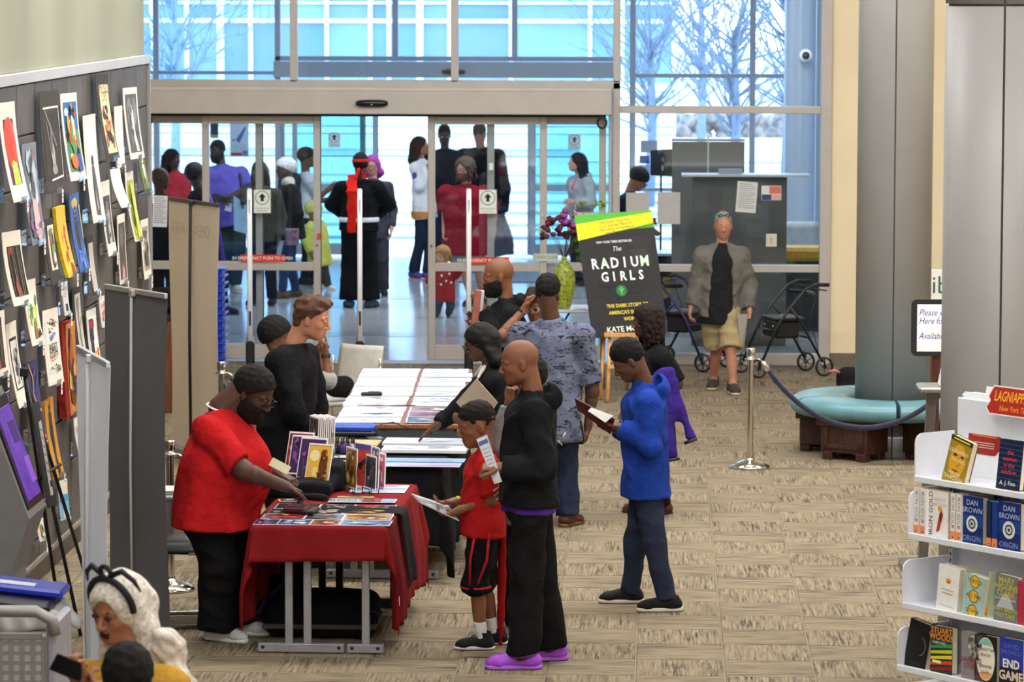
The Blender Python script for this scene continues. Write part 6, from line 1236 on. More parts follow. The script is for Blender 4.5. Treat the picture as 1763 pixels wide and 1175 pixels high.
def cg(a, w, h): a.rect(-w * .46, h * .06, w * .46, h * .94, 'e8b850'); a.ell(-w * .2, h * .7, w * .2, h * .14, 'f8e8a8'); a.ell(-w * .1, h * .3, w * .15, h * .12, 'f4d880'); a.poly([(w * .0, h * .08), (w * .3, h * .08), (w * .36, h * .6), (w * .28, h * .86), (w * .08, h * .84), (w * .02, h * .5)], '6c3c1c'); a.blobs(-w * .1, h * .06, w * .45, h * .35, ['4c2c18', '8c5424', 'b87830'], 10, 4, .2); a.blobs(w * .05, h * .5, w * .36, h * .88, ['9c6428', '503018', 'c88838'], 10, 5, .2)
for i, (px, py, w, h, key, lb, dy) in enumerate(((510, 816, .17, .26, 'red', 'comic with a white edge and red sky, leftmost in the riser rack', .16), (516, 818, .17, .245, 'purple', 'dark maroon comic second from left in the riser rack', .10), (532, 826, .18, .26, 'purple', 'night-purple comic behind the golden one', .05), (544, 834, .165, .25, 'gold', 'golden comic with a brown tree figure at the front of the riser rack', 0))):
    p = P(px, py, YR + dy); comic(lb, p, math.radians(-22), w, h, key, 40 + i, lean=.32, artf=cg if i == 3 else None)
p = P(540, 838, YR - .02); rack('black wire rack holding the comics on the black riser', p, math.radians(-22), .16, .05)
YM = YR + .32
for i in range(9):
    p = P(539 + i * 3.4, 790 - (i % 3), YM + .02 * i); c = comic('upright comic %s from the left in the tight row on the black riser' % ordn[i], p, math.radians(-66), .17, .26, ('dark', 'red', 'dark', 'purple', 'dark', 'gold', 'dark', 'red', 'red')[i], 60 + i, lean=.05, th=.007, name='comic')
p = P(556, 792, YM); rack('wire rack around the tight row of upright comics', p, math.radians(24), .14, .10)
YS = (T1 @ Vector((.45, 1.55, 0))).y
def cr(a, w, h): a.rect(-w * .46, h * .03, w * .46, h * .97, 'c03828'); a.poly([(-w * .46, h * .82), (w * .46, h * .86), (w * .46, h * .97), (-w * .46, h * .97)], '40388c'); a.poly([(-w * .3, h * .5), (w * .35, h * .75), (w * .3, h * .58), (-w * .2, h * .4)], '2c1a1c'); a.blobs(-w * .4, h * .3, w * .4, h * .5, ['702020', 'd85840', '3c1818'], 8, 3, .25)
for i, (px, py, w, h, key, lb, rz, dy) in enumerate(((604, 843, .17, .25, 'gold', 'slim dark comic with a golden figure standing on the red table', -62, 0), (624, 838, .17, .27, 'red', 'red comic with a violet top standing on the red table', -48, .06), (643, 846, .17, .26, 'blue', 'white-edged teal comic standing on the red table', -66, -.02), (652, 842, .17, .22, 'pink', 'pink-spotted white comic, rightmost standing on the red table', -60, .03), (638, 846, .17, .21, 'dark', 'grey and maroon comic between the red and teal ones', -64, -.05))):
    p = P(px, py, YS + dy); p.z = TZ + .012; comic(lb, p, math.radians(rz), w, h, key, 80 + i, lean=.04, artf=cr if i == 1 else None)
for px, lb in ((617, 'thin wire rack under the red comic'), (645, 'thin wire rack under the teal comic')): p = G(px, 850, TZ + .01); rack(lb, p, math.radians(-60), .10, .06)
# second table
for i in range(9):
    p = G(574 + i * 4.4 + (i % 2), 781 - (i % 3), TZ + .01); col = ('2c7c88', '1c1c20', '8c3c90', '3c2c60', '6a3ca0', '3c6a8c', '4c2c5c', 'a8b8c8', '7c2c3c')[i]
    t = thing('dropper_bottle', p, '%s dropper bottle with black cap, %s from left in the row' % (('teal', 'black', 'magenta', 'indigo', 'violet', 'blue', 'plum', 'clear', 'maroon')[i], ordn[i]), 'bottle', 'dropper bottles on the black table')
    mb = MB(); mb.lathe([(0, 0), (.0135, 0), (.0145, .004), (.0145, .05), (.007, .062), (.007, .066)], mat(col, .15, var=.02, coat=.5), n=14); mb.obj('bottle', t); mb = MB(); mb.lathe([(.009, .062), (.009, .078), (.006, .08), (.0055, .095), (.003, .102), (0, .103)], BLACKM, n=12); mb.obj('cap', t)
def q2(px, py): v = T2.inverted() @ G(px, py, TZ); return v.x, v.y
x, y = q2(572, 771); flat('tan wooden board behind the dropper bottles', T2, x, y, .30, .30, 0, TZ + .006, 'c8a878', None, .012, 'wooden_board', 'board', gloss=False, rr=r2)
x, y = q2(570, 790); flat('white lined card in front of the dropper bottles', T2, x, y, .26, .12, 0, TZ + .006, 'e8e4ec', lambda a, w, d: [a.line([(-w * .4, d * (.3 - .2 * i)), (w * .4, d * (.3 - .2 * i))], .004, 'b0a8b8') for i in range(4)], rr=r2)
x, y = q2(575, 801); flat('pale sheet at the near left corner of the black table', T2, x, y, .24, .16, 0, TZ + .006, 'd8e0ec', None, rr=r2)
def sk(sd, cols=('b0b4bc', '8c9098', 'd0d4dc')):
    def f(a, w, d):
        r = random.Random(sd); a.rect(-w * .47, -d * .45, w * .47, d * .45, 'f2f4f8'); a.blobs(-w * .4, -d * .4, w * .4, d * .4, list(cols), 5, sd, .22)
        for i in range(8): x, z = r.uniform(-.4, .3) * w, r.uniform(-.4, .4) * d; a.line([(x, z), (x + w * r.uniform(.05, .25), z + d * r.uniform(-.15, .15))], .004, '7c8088')
    return f
for px, py, w, d, lb, fn in ((657, 774, .56, .30, 'white ink drawing print under the pointing hand', sk(1)), (655, 786, .56, .24, 'grey and white landscape drawing on the black table', sk(2, ('8c8ca0', 'a8a8b8', '6c6c80')))):
    x, y = q2(px, py); flat(lb, T2, x, y + .02, w, d, 0, TZ + .02, 'f2f4f8', fn, .02, rr=r2)
x, y = q2(655, 797); flat('blue panoramic print with yellow flowers on the black table', T2, x, y, .54, .18, 0, TZ + .006, '9cc0e8', lambda a, w, d: (a.rect(-w * .49, -d * .4, w * .49, d * .1, '7ca8e0'), a.blobs(-w * .45, d * .1, w * .45, d * .4, ['d8c060', '88a060', 'c89050'], 12, 3, .12)), rr=r2)
x, y = q2(640, 806); flat('pink and blue print at the near edge of the black table', T2, x, y + .02, .56, .20, 0, TZ + .006, 'c0d4f0', lambda a, w, d: (a.rect(-w * .49, 0, w * .49, d * .45, 'a8c4ee'), a.rect(-w * .2, -d * .45, w * .49, -d * .05, 'e890a8'), a.rect(-w * .49, -d * .45, -w * .2, -d * .05, 'c8b8e0')), rr=r2)
p = G(605, 752, TZ); t = thing('tool_case', (p.x, p.y, TZ + .006), 'blue and black nylon case at the far left of the black table', 'case'); t.rotation_euler = (0, 0, r2)
mb = MB(); mb.box((0, 0, .055), (.32, .17, .05), mat('2448b0', .4, var=.06), ch=.018); mb.obj('blue_lid', t); mb = MB(); mb.box((.01, 0, .02), (.33, .18, .04), BLACKM, ch=.012); mb.tube([(.165, -.03, .03), (.185, 0, .06), (.165, .03, .03)], .008, BLACKM); mb.obj('base', t)
x, y = q2(631, 760); flat('small grey tablet beside the blue case', T2, x, y, .10, .12, .3, TZ + .006, '5c6068', None, .012, 'tablet', 'tablet', rr=r2)
p = G(675, 746, TZ); t = thing('cable', p, 'thin black cable looping along the brown table edge', 'cable'); mb = MB(); mb.tube([(-.15, 0, .01), (-.08, .1, .05), (0, .12, .06), (.1, .06, .03), (.2, .1, .01)], .004, BLACKM, n=6); mb.obj('cord', t)
# far tables
yy = .04; r = random.Random(3)
for i in range(11):
    d = .30; x = r.uniform(.0, .02); flat('white print, %s from the near end in the left column of the far tables' % ordn[i], T3, x, yy, .46, d, r.uniform(-.02, .02), TZ + .004 + .001 * (i % 2), 'eef3f8', sk(100 + i) if i < 5 else sk(100 + i, ('d0d8e0', 'e0e6ee')), rr=r3); yy += .337
yy = .03
for i in range(11):
    col = i < 3; ww = .40 - (.04 if i % 3 == 1 else 0); flat('%s print, %s from the near end in the right column of the far tables' % ('colourful' if col else 'pale', ordn[i]), T3, .50, yy, ww, .29, r.uniform(-.03, .03), TZ + .006 + .001 * (i % 2), 'e6ebf2', gart(('dark', 'red', 'gold')[i], i) if col else sk(200 + i), rr=r3); yy += .336
def q3(px, py): return G(px, py, TZ + .012)
t = thing('craft_knife', q3(640, 681), 'black folding knife lying on the white prints', 'tool'); mb = MB(); mb.box((0, 0, .012), (.16, .05, .022), BLACKM, ch=.008); mb.box((.02, 0, .026), (.09, .03, .008), plas('3c3c40'), ch=.003); mb.obj('handle', t)
for px, py, lb, c_ in ((640, 700, 'brown-handled brush lying on a white sheet', '8c5038'), (650, 714, 'long grey brush across the near prints', '787470'), (690, 700, 'small dark pen between the print columns', '3c3c40')):
    t = thing('brush', q3(px, py), lb, 'brush'); mb = MB(); mb.tube([(-.11, 0, .006), (-.02, 0, .007), (.06, .01, .007), (.11, .015, .006)], [.002, .0045, .0055, .002], mat(c_, .4), n=8); mb.obj('shaft', t)
ARTM[0] = prn2
# bags, chairs under and behind the tables
def softbag(name, label, px, py, dy, dims, c, nz=.012, seed=0, cat='bag', extra=()):
    p = G(px, py, 0); t = thing(name, (p.x, p.y + dy, 0), label, cat); s = Sdf(); s.box((0, 0, dims[2]), np.array(dims), .09)
    for q in extra: s.rc(*q)
    sdf_obj(s, 'body', cloth(c), t, h=.014, k=.05, noise=(nz, 18, 8), zmin=.004, seed=seed); return t
t = softbag('suitcase', 'large black and grey soft suitcase lying under the red table', 548, 1108, .35, (.33, .26, .12), '17171a', .006, 1); mb = MB(); mb.box((0, -.01, .08), (.67, .54, .03), mat('4a453f', .7), ch=.012); mb.obj('piping_band', t)
mb = MB(); mb.tube([(.30, -.27, .17), (.33, -.29, .18), (.36, -.27, .17)], .012, BLACKM); mb.obj('handle', t)
t = softbag('backpack', 'black backpack slumped on the carpet left of the suitcase', 468, 1090, .55, (.17, .16, .13), '1b1a22', .012, 2, extra=(((.05, 0, .3), (.15, .1, .42), .07, .04),)); mb = MB(); mb.tube([(-.12, -.17, .04), (-.05, -.2, .16), (.05, -.18, .26)], .014, mat('2c2458', .7)); mb.obj('strap', t)
def sled(name, label, x, y, rz, seatc='34322f', backc=None, armh=.65):
    t = thing(name, (x, y, 0), label, 'chair'); t.rotation_euler = (0, 0, rz); sc2 = mat(seatc, .5, var=.05)
    for sx in (-.25, .25): mb = MB(); mb.tube([(sx, .22, .78), (sx, .20, .46), (sx, .24, .04), (sx, .22, .012), (sx, -.22, .012), (sx, -.25, .03), (sx, -.22, .44), (sx, .0, .45)], .011, CHROME, n=8); mb.obj('leg_frame', t)
    mb = MB(); mb.tube([(-.25, .20, .012), (.25, .20, .012)], .011, CHROME, n=8); mb.tube([(-.25, -.2, .012), (.25, -.2, .012)], .011, CHROME, n=8); mb.obj('stretcher', t)
    mb = MB(); mb.sheet(lambda a, b: ((a - .5) * .48, -.24 + b * .46, .462 - .02 * math.sin(a * math.pi) + (.02 * b)), 8, 8, sc2); o = mb.obj('seat', t); m_ = o.modifiers.new('t', 'SOLIDIFY'); m_.thickness = .03
    mb = MB(); mb.sheet(lambda a, b: ((a - .5) * .46, .22 + .07 * b - .05 * math.sin(a * math.pi), .52 + b * .36), 8, 8, mat(backc or seatc, .5, var=.05)); o = mb.obj('backrest', t); m_ = o.modifiers.new('t', 'SOLIDIFY'); m_.thickness = .02
    return t
p = G(322, 1078, 0); ch1 = sled('sled_chair', 'black sled-base chair on chrome runners behind the man in red', p.x - .02, p.y + .15, math.radians(100), '1f1e1e')
q = Vector((p.x - .10, p.y + .10, .50)); t = thing('document_box', q, 'clear plastic box of papers standing on the black sled-base chair', 'box'); PLB = mat('b9bcc0', .2, var=.03, alpha=.55)
mb = MB(); mb.box((0, 0, .13), (.24, .26, .26), PLB, ch=.02); mb.obj('tub', t); mb = MB(); mb.box((0, 0, .275), (.27, .29, .03), mat('c8ccd0', .25), ch=.01); mb.box((.14, 0, .25), (.02, .06, .05), BLACKM); mb.obj('lid', t)
mb = MB(); [mb.box((0, 0, .295 + .006 * i), (.20, .24, .005), paper(('d8d4cc', 'e8e4e0', 'c0b8b0')[i % 3]), ch=.001, rz=.05 * i) for i in range(4)]; mb.obj('papers', t)
t = softbag('jacket', 'black jacket slumped over the chair back behind the man in red', 310, 900, .0, (.1, .1, .1), '1a1a1b', .01); t.location = (p.x + .02, p.y + .42, .62)
mb = MB(); mb.box((0, 0, .06), (.2, .16, .1), mat('d8d8da', .5, alpha=.8), ch=.02); t = thing('plastic_tub', (p.x + .18, p.y + .1, .0), 'small white plastic tub on the carpet under the sled-base chair', 'tub'); mb.obj('tub', t)
p = G(590, 715, 0); t = sled('mesh_chair', 'pale grey shell chair behind the man in the black blazer', P(584, 700, 30.2).x, 30.2, math.radians(-35), 'b8b5ae', 'b8b5ae'); 
t = softbag('shoulder_bag', 'black shoulder bag hanging in front of the pale shell chair', 560, 740, 0, (.12, .09, .09), '18181a', .008); t.location = (P(586, 700, 30.1).x, 30.05, .475)
t = softbag('potted_greens', 'small green and red bag of plants on the floor left of the far tables', 583, 690, 0, (.06, .06, .07), '7c9c4c', .014, cat='bag')
# entrance clutter at left
Yb = 35.9
for i in range(14):
    c = P(377, 600, Yb); t = thing('shopping_basket', (c.x - .15, Yb, .02 + i * .072), 'blue plastic basket, number %d up from the floor in the nested stack' % (i + 1), 'basket', 'nested blue baskets'); BM = mat('1f3fc0', .35, var=.04)
    mb = MB(); mb.add([(x * (.17 + .04 * k), y * (.12 + .03 * k), .12 * k) for k in (0, 1) for x, y in ((-1, -1), (1, -1), (1, 1), (-1, 1))], [(0, 3, 2, 1), (0, 1, 5, 4), (1, 2, 6, 5), (2, 3, 7, 6), (3, 0, 4, 7)], BM); mb.box((0, 0, .12), (.46, .33, .016), BM, ch=.004); mb.obj('tub', t)
for px, py, Y, d, z, lb in ((272, 492, 33.5, (.2, .16, .11), .86, 'black equipment bag on the counter behind the cream banner'), (258, 505, 33.0, (.16, .14, .09), .86, 'small black camera case left of the equipment bag')):
    c = P(px, py, Y); t = softbag('equipment_bag', lb, px, 700, 0, d, '17171a', .008); t.location = (c.x, Y, .86)
c = P(262, 600, 33.3); t = thing('side_counter', (c.x, 33.3, 0), 'dark side counter behind the cream banner', 'counter'); mb = MB(); mb.box((0, 0, .42), (.9, .55, .84), wood('6b3c22'), ch=.01); mb.obj('cabinet', t); mb = MB(); mb.box((0, 0, .85), (.98, .6, .03), mat('26241f', .4)); mb.obj('top', t)
def notice(label, px0, py0, px1, py1, Y, base, fn=None, tilt=0.0, cat='notice', name='paper_notice', th=.002):
    a, b = P(px0, (py0 + py1) / 2, Y), P(px1, (py0 + py1) / 2, Y); z1, z0 = P((px0 + px1) / 2, py0, Y).z, P((px0 + px1) / 2, py1, Y).z; w, h = b.x - a.x, z1 - z0
    t = thing(name, ((a.x + b.x) / 2, Y, (z0 + z1) / 2), label, cat); t.rotation_euler = (0, tilt, 0); mb = MB(); mb.box((0, 0, 0), (w, th, h), paper(base), ch=.0005); mb.obj('sheet', t)
    if fn: a_ = Art(); fn(a_, w, h); a_.obj('print', t, Matrix.Translation((0, -th / 2, 0)))
    return t
def lines(n, c='8a8a90', x=.4): return lambda a, w, h: [a.line([(-w * x, h * (.42 - .84 * i / n)), (w * (x if i % 3 else x * .6), h * (.42 - .84 * i / n))], h * .018, c) for i in range(n)]
notice('white text notice taped inside the left sidelight', 263, 337, 288, 391, YW - .03, 'dfe3ea', lines(14, '70707a'), .03)
def arrow(a, w, h, words=True):
    z0 = h * .16; R_ = w * .42; a.ring(0, z0, R_ * .90, R_, '2c6a44'); a.poly([(0, z0 + R_ * .62), (R_ * .52, z0 + R_ * .05), (R_ * .22, z0 + R_ * .05), (R_ * .22, z0 - R_ * .5), (-R_ * .22, z0 - R_ * .5), (-R_ * .22, z0 + R_ * .05), (-R_ * .52, z0 + R_ * .05)], '1c2420')
    if words: a.text('AUTOMATIC DOOR', 0, -h * .30, w * .095, '3a6a50'); a.text('KEEP MOVING', 0, -h * .40, w * .095, '3a6a50')
ya = YW - .115
notice('white arrow sign with a green ring on the left door', 437, 327, 466, 367, ya, 'e6ebe6', arrow, name='door_sign', cat='sign', th=.004)
notice('white arrow sign with a green ring on the right door', 825, 327, 855, 368, ya, 'e6ebe6', arrow, name='door_sign', cat='sign', th=.004)
notice('small arrow sign on the teal outer door at left', 565, 228, 586, 254, YO - .10, 'dfeeee', arrow, name='door_sign', cat='sign')
notice('small arrow sign on the outer door behind the woman in grey', 978, 232, 1000, 258, YO - .10, 'dfeeee', arrow, name='door_sign', cat='sign')
def emg(a, w, h): a.poly([(-w * .5, 0), (-w * .47, h * .45), (w * .47, h * .45), (w * .5, 0), (w * .47, -h * .45), (-w * .47, -h * .45)], 'd8402c'); a.text('IN EMERGENCY PUSH TO OPEN', 0, 0, h * .66, 'f4ece8', sx=.92, off=.01)
notice('red emergency push strip on the left door', 414, 439, 490, 451, ya, 'd8402c', emg, name='door_sticker', cat='sticker')
notice('red emergency push strip on the right door', 802, 443, 877, 455, ya, 'd8402c', emg, name='door_sticker', cat='sticker')
notice('faded stay clear sticker low on the right sidelight', 918, 437, 960, 450, ya, 'c4ccc0', lambda a, w, h: a.text('STAND CLEAR', 0, 0, h * .6, '6a7a60', sx=.9), name='door_sticker', cat='sticker')
notice('tiny red sticker above the left door lock', 546, 402, 552, 411, ya, 'd84a34', name='door_sticker', cat='sticker')
notice('white sensor label high on the right door stile', 842, 281, 849, 293, ya, 'e8ecec', name='door_sticker', cat='sticker')
notice('poster with a blue swooping arrow shape on the outer glass at left', 396, 210, 428, 270, YO - .012, 'dbe3ee', lambda a, w, h: (a.poly([(-w * .2, -h * .02), (w * .3, h * .36), (w * .38, h * .34), (w * .1, 0), (0, -h * .12)], '4878b8'), a.ell(-w * .3, -h * .02, w * .08, h * .03, 'd87040'), [a.line([(-w * .4, -h * (.18 + .05 * i)), (w * .4, -h * (.18 + .05 * i))], h * .01, 'a0a8b4') for i in range(4)], a.rect(-w * .45, -h * .47, w * .15, -h * .38, 'c03c34'), a.rect(w * .18, -h * .47, w * .45, -h * .32, '7088a8'), a.rect(-w * .5, h * .46, w * .5, h * .5, '9c4c48')), name='poster', cat='poster')
notice('dark poster with a yellow base behind the man in the purple shirt', 362, 209, 376, 238, YO - .012, '3a4658', lambda a, w, h: a.rect(-w * .5, -h * .5, w * .5, -h * .3, 'c8b050'), name='poster', cat='poster')
# security gates
for px, lb in ((428, 'left'), (617, 'middle'), (804, 'right')):
    g = G(px + 3, 660, 0); t = thing('security_gate', (g.x, g.y, 0), '%s clear security gate pedestal with a black base in front of the doors' % lb, 'security gate'); t.rotation_euler = (0, 0, math.atan((1141 - px) / FPX))
    mb = MB(); mb.box((0, .31, .20), (.085, .62, .40), mat('1a1b1e', .35), ch=.02); mb.box((0, .31, .012), (.14, .70, .024), BLACKM); mb.obj('base', t)
    for x in (-.008, .008):
        mb = MB(); pts = [(x, .04, .40), (x, .05, 1.55), (x, .10, 1.76), (x, .20, 1.83), (x, .42, 1.83), (x, .52, 1.76), (x, .57, 1.55), (x, .58, .40)]; mb.tube(pts, .017, mat('f4f8ff', .15, var=0, spec=.7), n=8); mb.obj('panel_edge', t)
    mb = MB(); mb.box((0, .31, 1.08), (.012, .52, 1.36), ACRYL, ch=.004); mb.obj('clear_panel', t); mb = MB(); mb.box((0, .03, .62), (.02, .02, .14), BLACKM); mb.obj('connector', t)
# vase, round table, poster on easel
c = P(975, 527, 35.3); t = thing('side_table', (c.x + .12, 35.5, 0), 'small white-topped folding table with black legs under the vase', 'table')
mb = MB(); mb.box((0, 0, .735), (.62, .60, .03), mat('cfd6de', .3), ch=.01); mb.obj('tabletop', t)
for x in (-.22, .22):
    mb = MB(); mb.tube([(x, -.2, .72), (x, -.2, .02)], .016, BLACKM); mb.tube([(x, .2, .72), (x, .2, .02)], .016, BLACKM); mb.tube([(x, -.26, .02), (x, .26, .02)], .016, BLACKM); mb.tube([(x, -.2, .5), (x * .4, 0, .71)], .01, BLACKM); mb.obj('leg', t)
vz = .752; t = thing('vase', (P(971, 500, 35.35).x, 35.35, vz), 'tall lime green mosaic vase of purple flowers and twigs on the small table', 'vase'); VG = mat('9aa83a', .35, var=.35, vs=45, bump=.5, bs=60)
mb = MB(); prof = [(0, 0), (.055, 0), (.06, .01), (.085, .08), (.105, .20), (.108, .28), (.095, .36), (.06, .42), (.028, .455), (.024, .475), (.032, .49), (.02, .49), (.018, .46)]; mb.lathe(prof, VG, n=28); mb.obj('vessel', t)
r = random.Random(9); FL = [mat('6c1f4e', .7, var=.2), mat('a03c9c', .7, var=.2), mat('5a1a30', .7, var=.2)]; TWG = mat('5a4632', .8)
for i in range(15):
    a = r.uniform(0, 6.28); L = r.uniform(.25, .62); dx = r.uniform(-.35, .42) if i % 3 else r.uniform(.3, .85); p0 = Vector((0, 0, .47)); p3 = Vector((dx, r.uniform(-.1, .1), .47 + L * (.9 if abs(dx) < .5 else .75))); p1_ = p0 * .6 + p3 * .4 + V(-dx * .1, 0, .08); mb = MB(); mb.tube([p0, p1_, p3], [.004, .003, .0015], TWG, n=5)
    m_ = mat('cdb9a8', .8) if i % 2 else mat('8c9a3c', .7)
    for k in range(9): u_ = .45 + .06 * k; q_ = p1_ * (1 - u_) + p3 * u_ + V(r.uniform(-.015, .015), 0, r.uniform(-.01, .02)); mb.lathe([(0, -.01), (.007, 0), (0, .012)], m_, tuple(q_), n=6)
    mb.obj('twig', t)
for cx_, cz_, n_ in ((-.10, .80, 16), (.02, .74, 12), (.04, .86, 8), (-.16, .72, 7)):
    s = Sdf(); 
    for i in range(n_): s.ell((cx_ + r.uniform(-.07, .07), r.uniform(-.06, .06), cz_ + r.uniform(-.07, .07)), (.03, .03, .024), k=.005)
    sdf_obj(s, 'blossom', r.choice(FL), t, h=.011, k=.006, noise=(.004, 90, 5))
s = Sdf(); [s.ell((.16 + r.uniform(-.05, .06), r.uniform(-.05, .05), .50 + r.uniform(-.05, .28)), (.03, .03, .03), k=.01) for i in range(22)]; sdf_obj(s, 'foliage', mat('2c4a20', .8, var=.3), t, h=.012, k=.01, noise=(.006, 80, 5)); s = Sdf(); [s.ell((.28 + r.uniform(-.12, .12), r.uniform(-.05, .05), .98 + r.uniform(-.03, .05)), (.022, .022, .012), k=.006) for i in range(16)]; sdf_obj(s, 'pale_leaves', mat('8ca04c', .8, var=.3), t, h=.010, k=.006)
t = thing('flyer', (P(1000, 530, 35.3).x + .0, 35.3, .754), 'pink and white flyer lying on the small table', 'flyer'); mb = MB(); mb.box((0, 0, .002), (.16, .2, .003), paper('e8e0e4')); mb.box((0, .0, .004), (.12, .12, .002), prnt('8c3048')); mb.obj('sheet', t)
YP = 34.4
t = thing('wooden_easel', (P(1056, 675, YP - .2).x, YP, 0), 'light wooden easel holding the large book talk poster', 'easel'); LW = mat('d8a060', .45, var=.12, vs=6, stretch=(8, 8, 1)); l_ = Vector(t.location)
for (ax, ay, ad), (bx, by, bd) in (((1046, 674, -.35), (1050, 575, -.12)), ((1046, 574, -.10), (1072, 400, .24)), ((1104, 672, -.35), (1090, 400, .32)), ((1080, 660, .7), (1082, 400, .34)), ((1034, 650, -.1), (1040, 580, .0))):
    a, b_ = P(ax, ay, YP + ad), P(bx, by, YP + bd); a.z = .012 if ay > 600 else a.z; mb = MB(); mb.tube([a - l_, b_ - l_], .022, LW, n=4); mb.obj('leg', t)
mb = MB(); a, b_ = P(1040, 577, YP - .16) - l_, P(1100, 577, YP - .16) - l_; mb.box(tuple((a + b_) / 2), ((b_ - a).length, .09, .035), LW); mb.obj('tray', t); mb = MB(); a, b_ = P(1046, 632, YP - .3) - l_, P(1102, 632, YP - .3) - l_; mb.box(tuple((a + b_) / 2), ((b_ - a).length, .03, .035), LW); mb.obj('cross_bar', t)
GLW = '7af080'
def radium(a):
    a.rect(0, 0, 1, 1, '1d1b1c'); a.rect(0, .88, 1, 1, '58b838'); a.rect(0, .86, 1, .89, '4aa430'); a.blobs(.5, .45, 1, .85, ['2a2527', '332d30', '242122'], 12, 2, .3); a.blobs(.02, .1, .95, .5, ['191718', '222021'], 8, 4, .3)
    a.poly([(0, .79), (1, .895), (1, .985), (0, .885 + .04)], 'f2e416')
    def T(st, x, z, sz, h, sx=1.0, off=0.0, rot=0.0, sh=0.0):    # lettering scaled to the unit square of the board
        v, f = text2d(st, 1.0, 1.0, 'CENTER', sh, off); a.l += 1; e = .0004 + .0003 * a.l; c_, s_ = math.cos(rot), math.sin(rot); A_ = 1.52
        a.mb.add([a._p(x + (p_ * c_ * sx - q_ * s_) * sz * A_, z + (p_ * s_ * sx + q_ * c_) * sz, e) for p_, q_ in v], f, prnt(h))
    for i, s_ in enumerate(('FREE Author Book Talk', '7 p.m. Saturday, March 24', 'Main Library at Goodwood', 'Large Meeting Room')): T(s_, .50 + .01 * i, .925 - .028 * i + .004, .032, '4a4a14', .82, 0, .068)
    T('NEW YORK TIMES BESTSELLER', .46, .765, .026, 'e8e8e8', .86, .02); T('The', .48, .705, .055, 'e8e8e8', .9, 0, 0, .3)
    for w_, z, x0_, dx, sz in (('RADIUM', .59, .17, .130, .115), ('GIRLS', .48, .28, .118, .105)):
        for i, ch in enumerate(w_):
            gl = ch in 'AML' and not (w_ == 'RADIUM' and i == 0); x = x0_ + dx * i
            if gl: T(ch, x, z, sz, '3c9a3c', .85, .055)
            T(ch, x, z, sz, 'f6f8f4' if not gl else 'e4ffe0', .85, .025)
    a.ell(.47, .365, .075, .05, '1f5c2c'); a.ell(.47, .365, .06, .04, '2c7c3a'); a.line([(.47, .33), (.47, .40)], .012, '5cc868'); a.line([(.47, .355), (.44, .385)], .01, '5cc868'); a.line([(.47, .355), (.5, .385)], .01, '5cc868')
    T("THE DARK STORY OF", .52, .245, .040, 'e8d018', .92, .02); T("AMERICA'S SHINING", .52, .19, .040, 'e8d018', .92, .02); T('WOMEN', .56, .135, .040, 'e8d018', .92, .02); T('KATE MOORE', .50, .055, .062, 'e8f4e4', 1.0, .015)
slab('book_talk_poster', 'large black and green book talk poster leaning on the wooden easel', 'poster', ((989, 371, .14), (1122, 362, .14), (1150, 574, -.12), (1020, 583, -.12)), YP, .012, mat('222222', .5), radium)
# rollators
def rollator(label, x, y, rz, c, sc=1.0):
    t = thing('rollator', (x, y, 0), label, 'walker'); t.rotation_euler = (0, 0, rz); m = mat(c, .35, metal=.3)
    for s_ in (-1, 1):
        X_ = .26 * s_; mb = MB(); mb.tube([(X_, -.30, .12), (X_, -.12, .52), (X_, .02, .70), (X_, .16, .86), (X_, .26, .90), (X_, .34, .90)], .014, m, n=8); mb.obj('frame', t); mb = MB(); mb.tube([(X_, .34, .14), (X_, .10, .56), (X_, .0, .68)], .013, m, n=8); mb.obj('rear_leg', t)
        mb = MB(); mb.tube([(X_, .28, .90), (X_, .40, .895)], .02, BLACKM, n=10); mb.tube([(X_, .24, .86), (X_, .38, .84)], .007, BLACKM, n=6); mb.obj('handle', t); mb = MB(); mb.tube([(X_, .30, .87), (X_ * 1.05, .2, .6), (X_ * 1.05, .3, .2)], .004, BLACKM, n=5); mb.obj('brake_cable', t)
        for y_, rr in ((-.32, .095), (.36, .095)):
            mb = MB(); Tm = Matrix.Translation((X_, y_, rr)) @ Matrix.Rotation(math.pi / 2, 4, 'Y'); mb.lathe([(rr - .02, -.016), (rr - .004, -.016), (rr, 0), (rr - .004, .016), (rr - .02, .016), (rr - .02, -.016)], BLACKM, T=Tm, n=24); mb.lathe([(0, -.02), (.02, -.018), (.02, .018), (0, .02)], plas('3a3a3e'), T=Tm, n=12)
            for k in range(6): a = k * math.pi / 3; mb.box((math.cos(a) * rr * .5, math.sin(a) * rr * .5, 0), (rr * .75, .012, .012), plas('55555a'), T=Tm, rz=0, R=Matrix.Rotation(a, 3, 'Z'), ch=.001)
            mb.obj('wheel', t); mb = MB(); mb.tube([(X_ + .025 * s_, y_, rr), (X_ + .025 * s_, y_ * .95, rr + .1)], .012, m, n=6); mb.obj('fork', t)
    mb = MB(); mb.box((0, .03, .56), (.46, .30, .035), mat('1b1b1d', .6), ch=.012); mb.obj('seat', t); mb = MB(); mb.box((0, .0, .46), (.42, .24, .17), mat('141416', .7), ch=.02); [mb.box((x_, -.125, .49), (.02, .006, .02), plas('c8c8cc')) for x_ in (-.12, .12)]; mb.obj('basket_bag', t)
    mb = MB(); mb.tube([(-.26, -.14, .45), (.26, -.14, .45)], .011, m, n=8); mb.obj('cross_brace', t); mb = MB(); mb.tube([(-.26, .2, .38), (.26, .2, .38)], .011, m, n=8); mb.obj('cross_brace', t); mb = MB(); mb.tube([(-.24, .18, .80), (-.1, .30, .80), (.1, .30, .80), (.24, .18, .80)], .02, BLACKM, n=8); mb.obj('back_strap', t); return t
g = G(1345, 650, 0); rollator('black rollator walker with a seat pouch parked by the glass behind the walking man', g.x, g.y + .25, math.radians(-72), '2a2a2c')
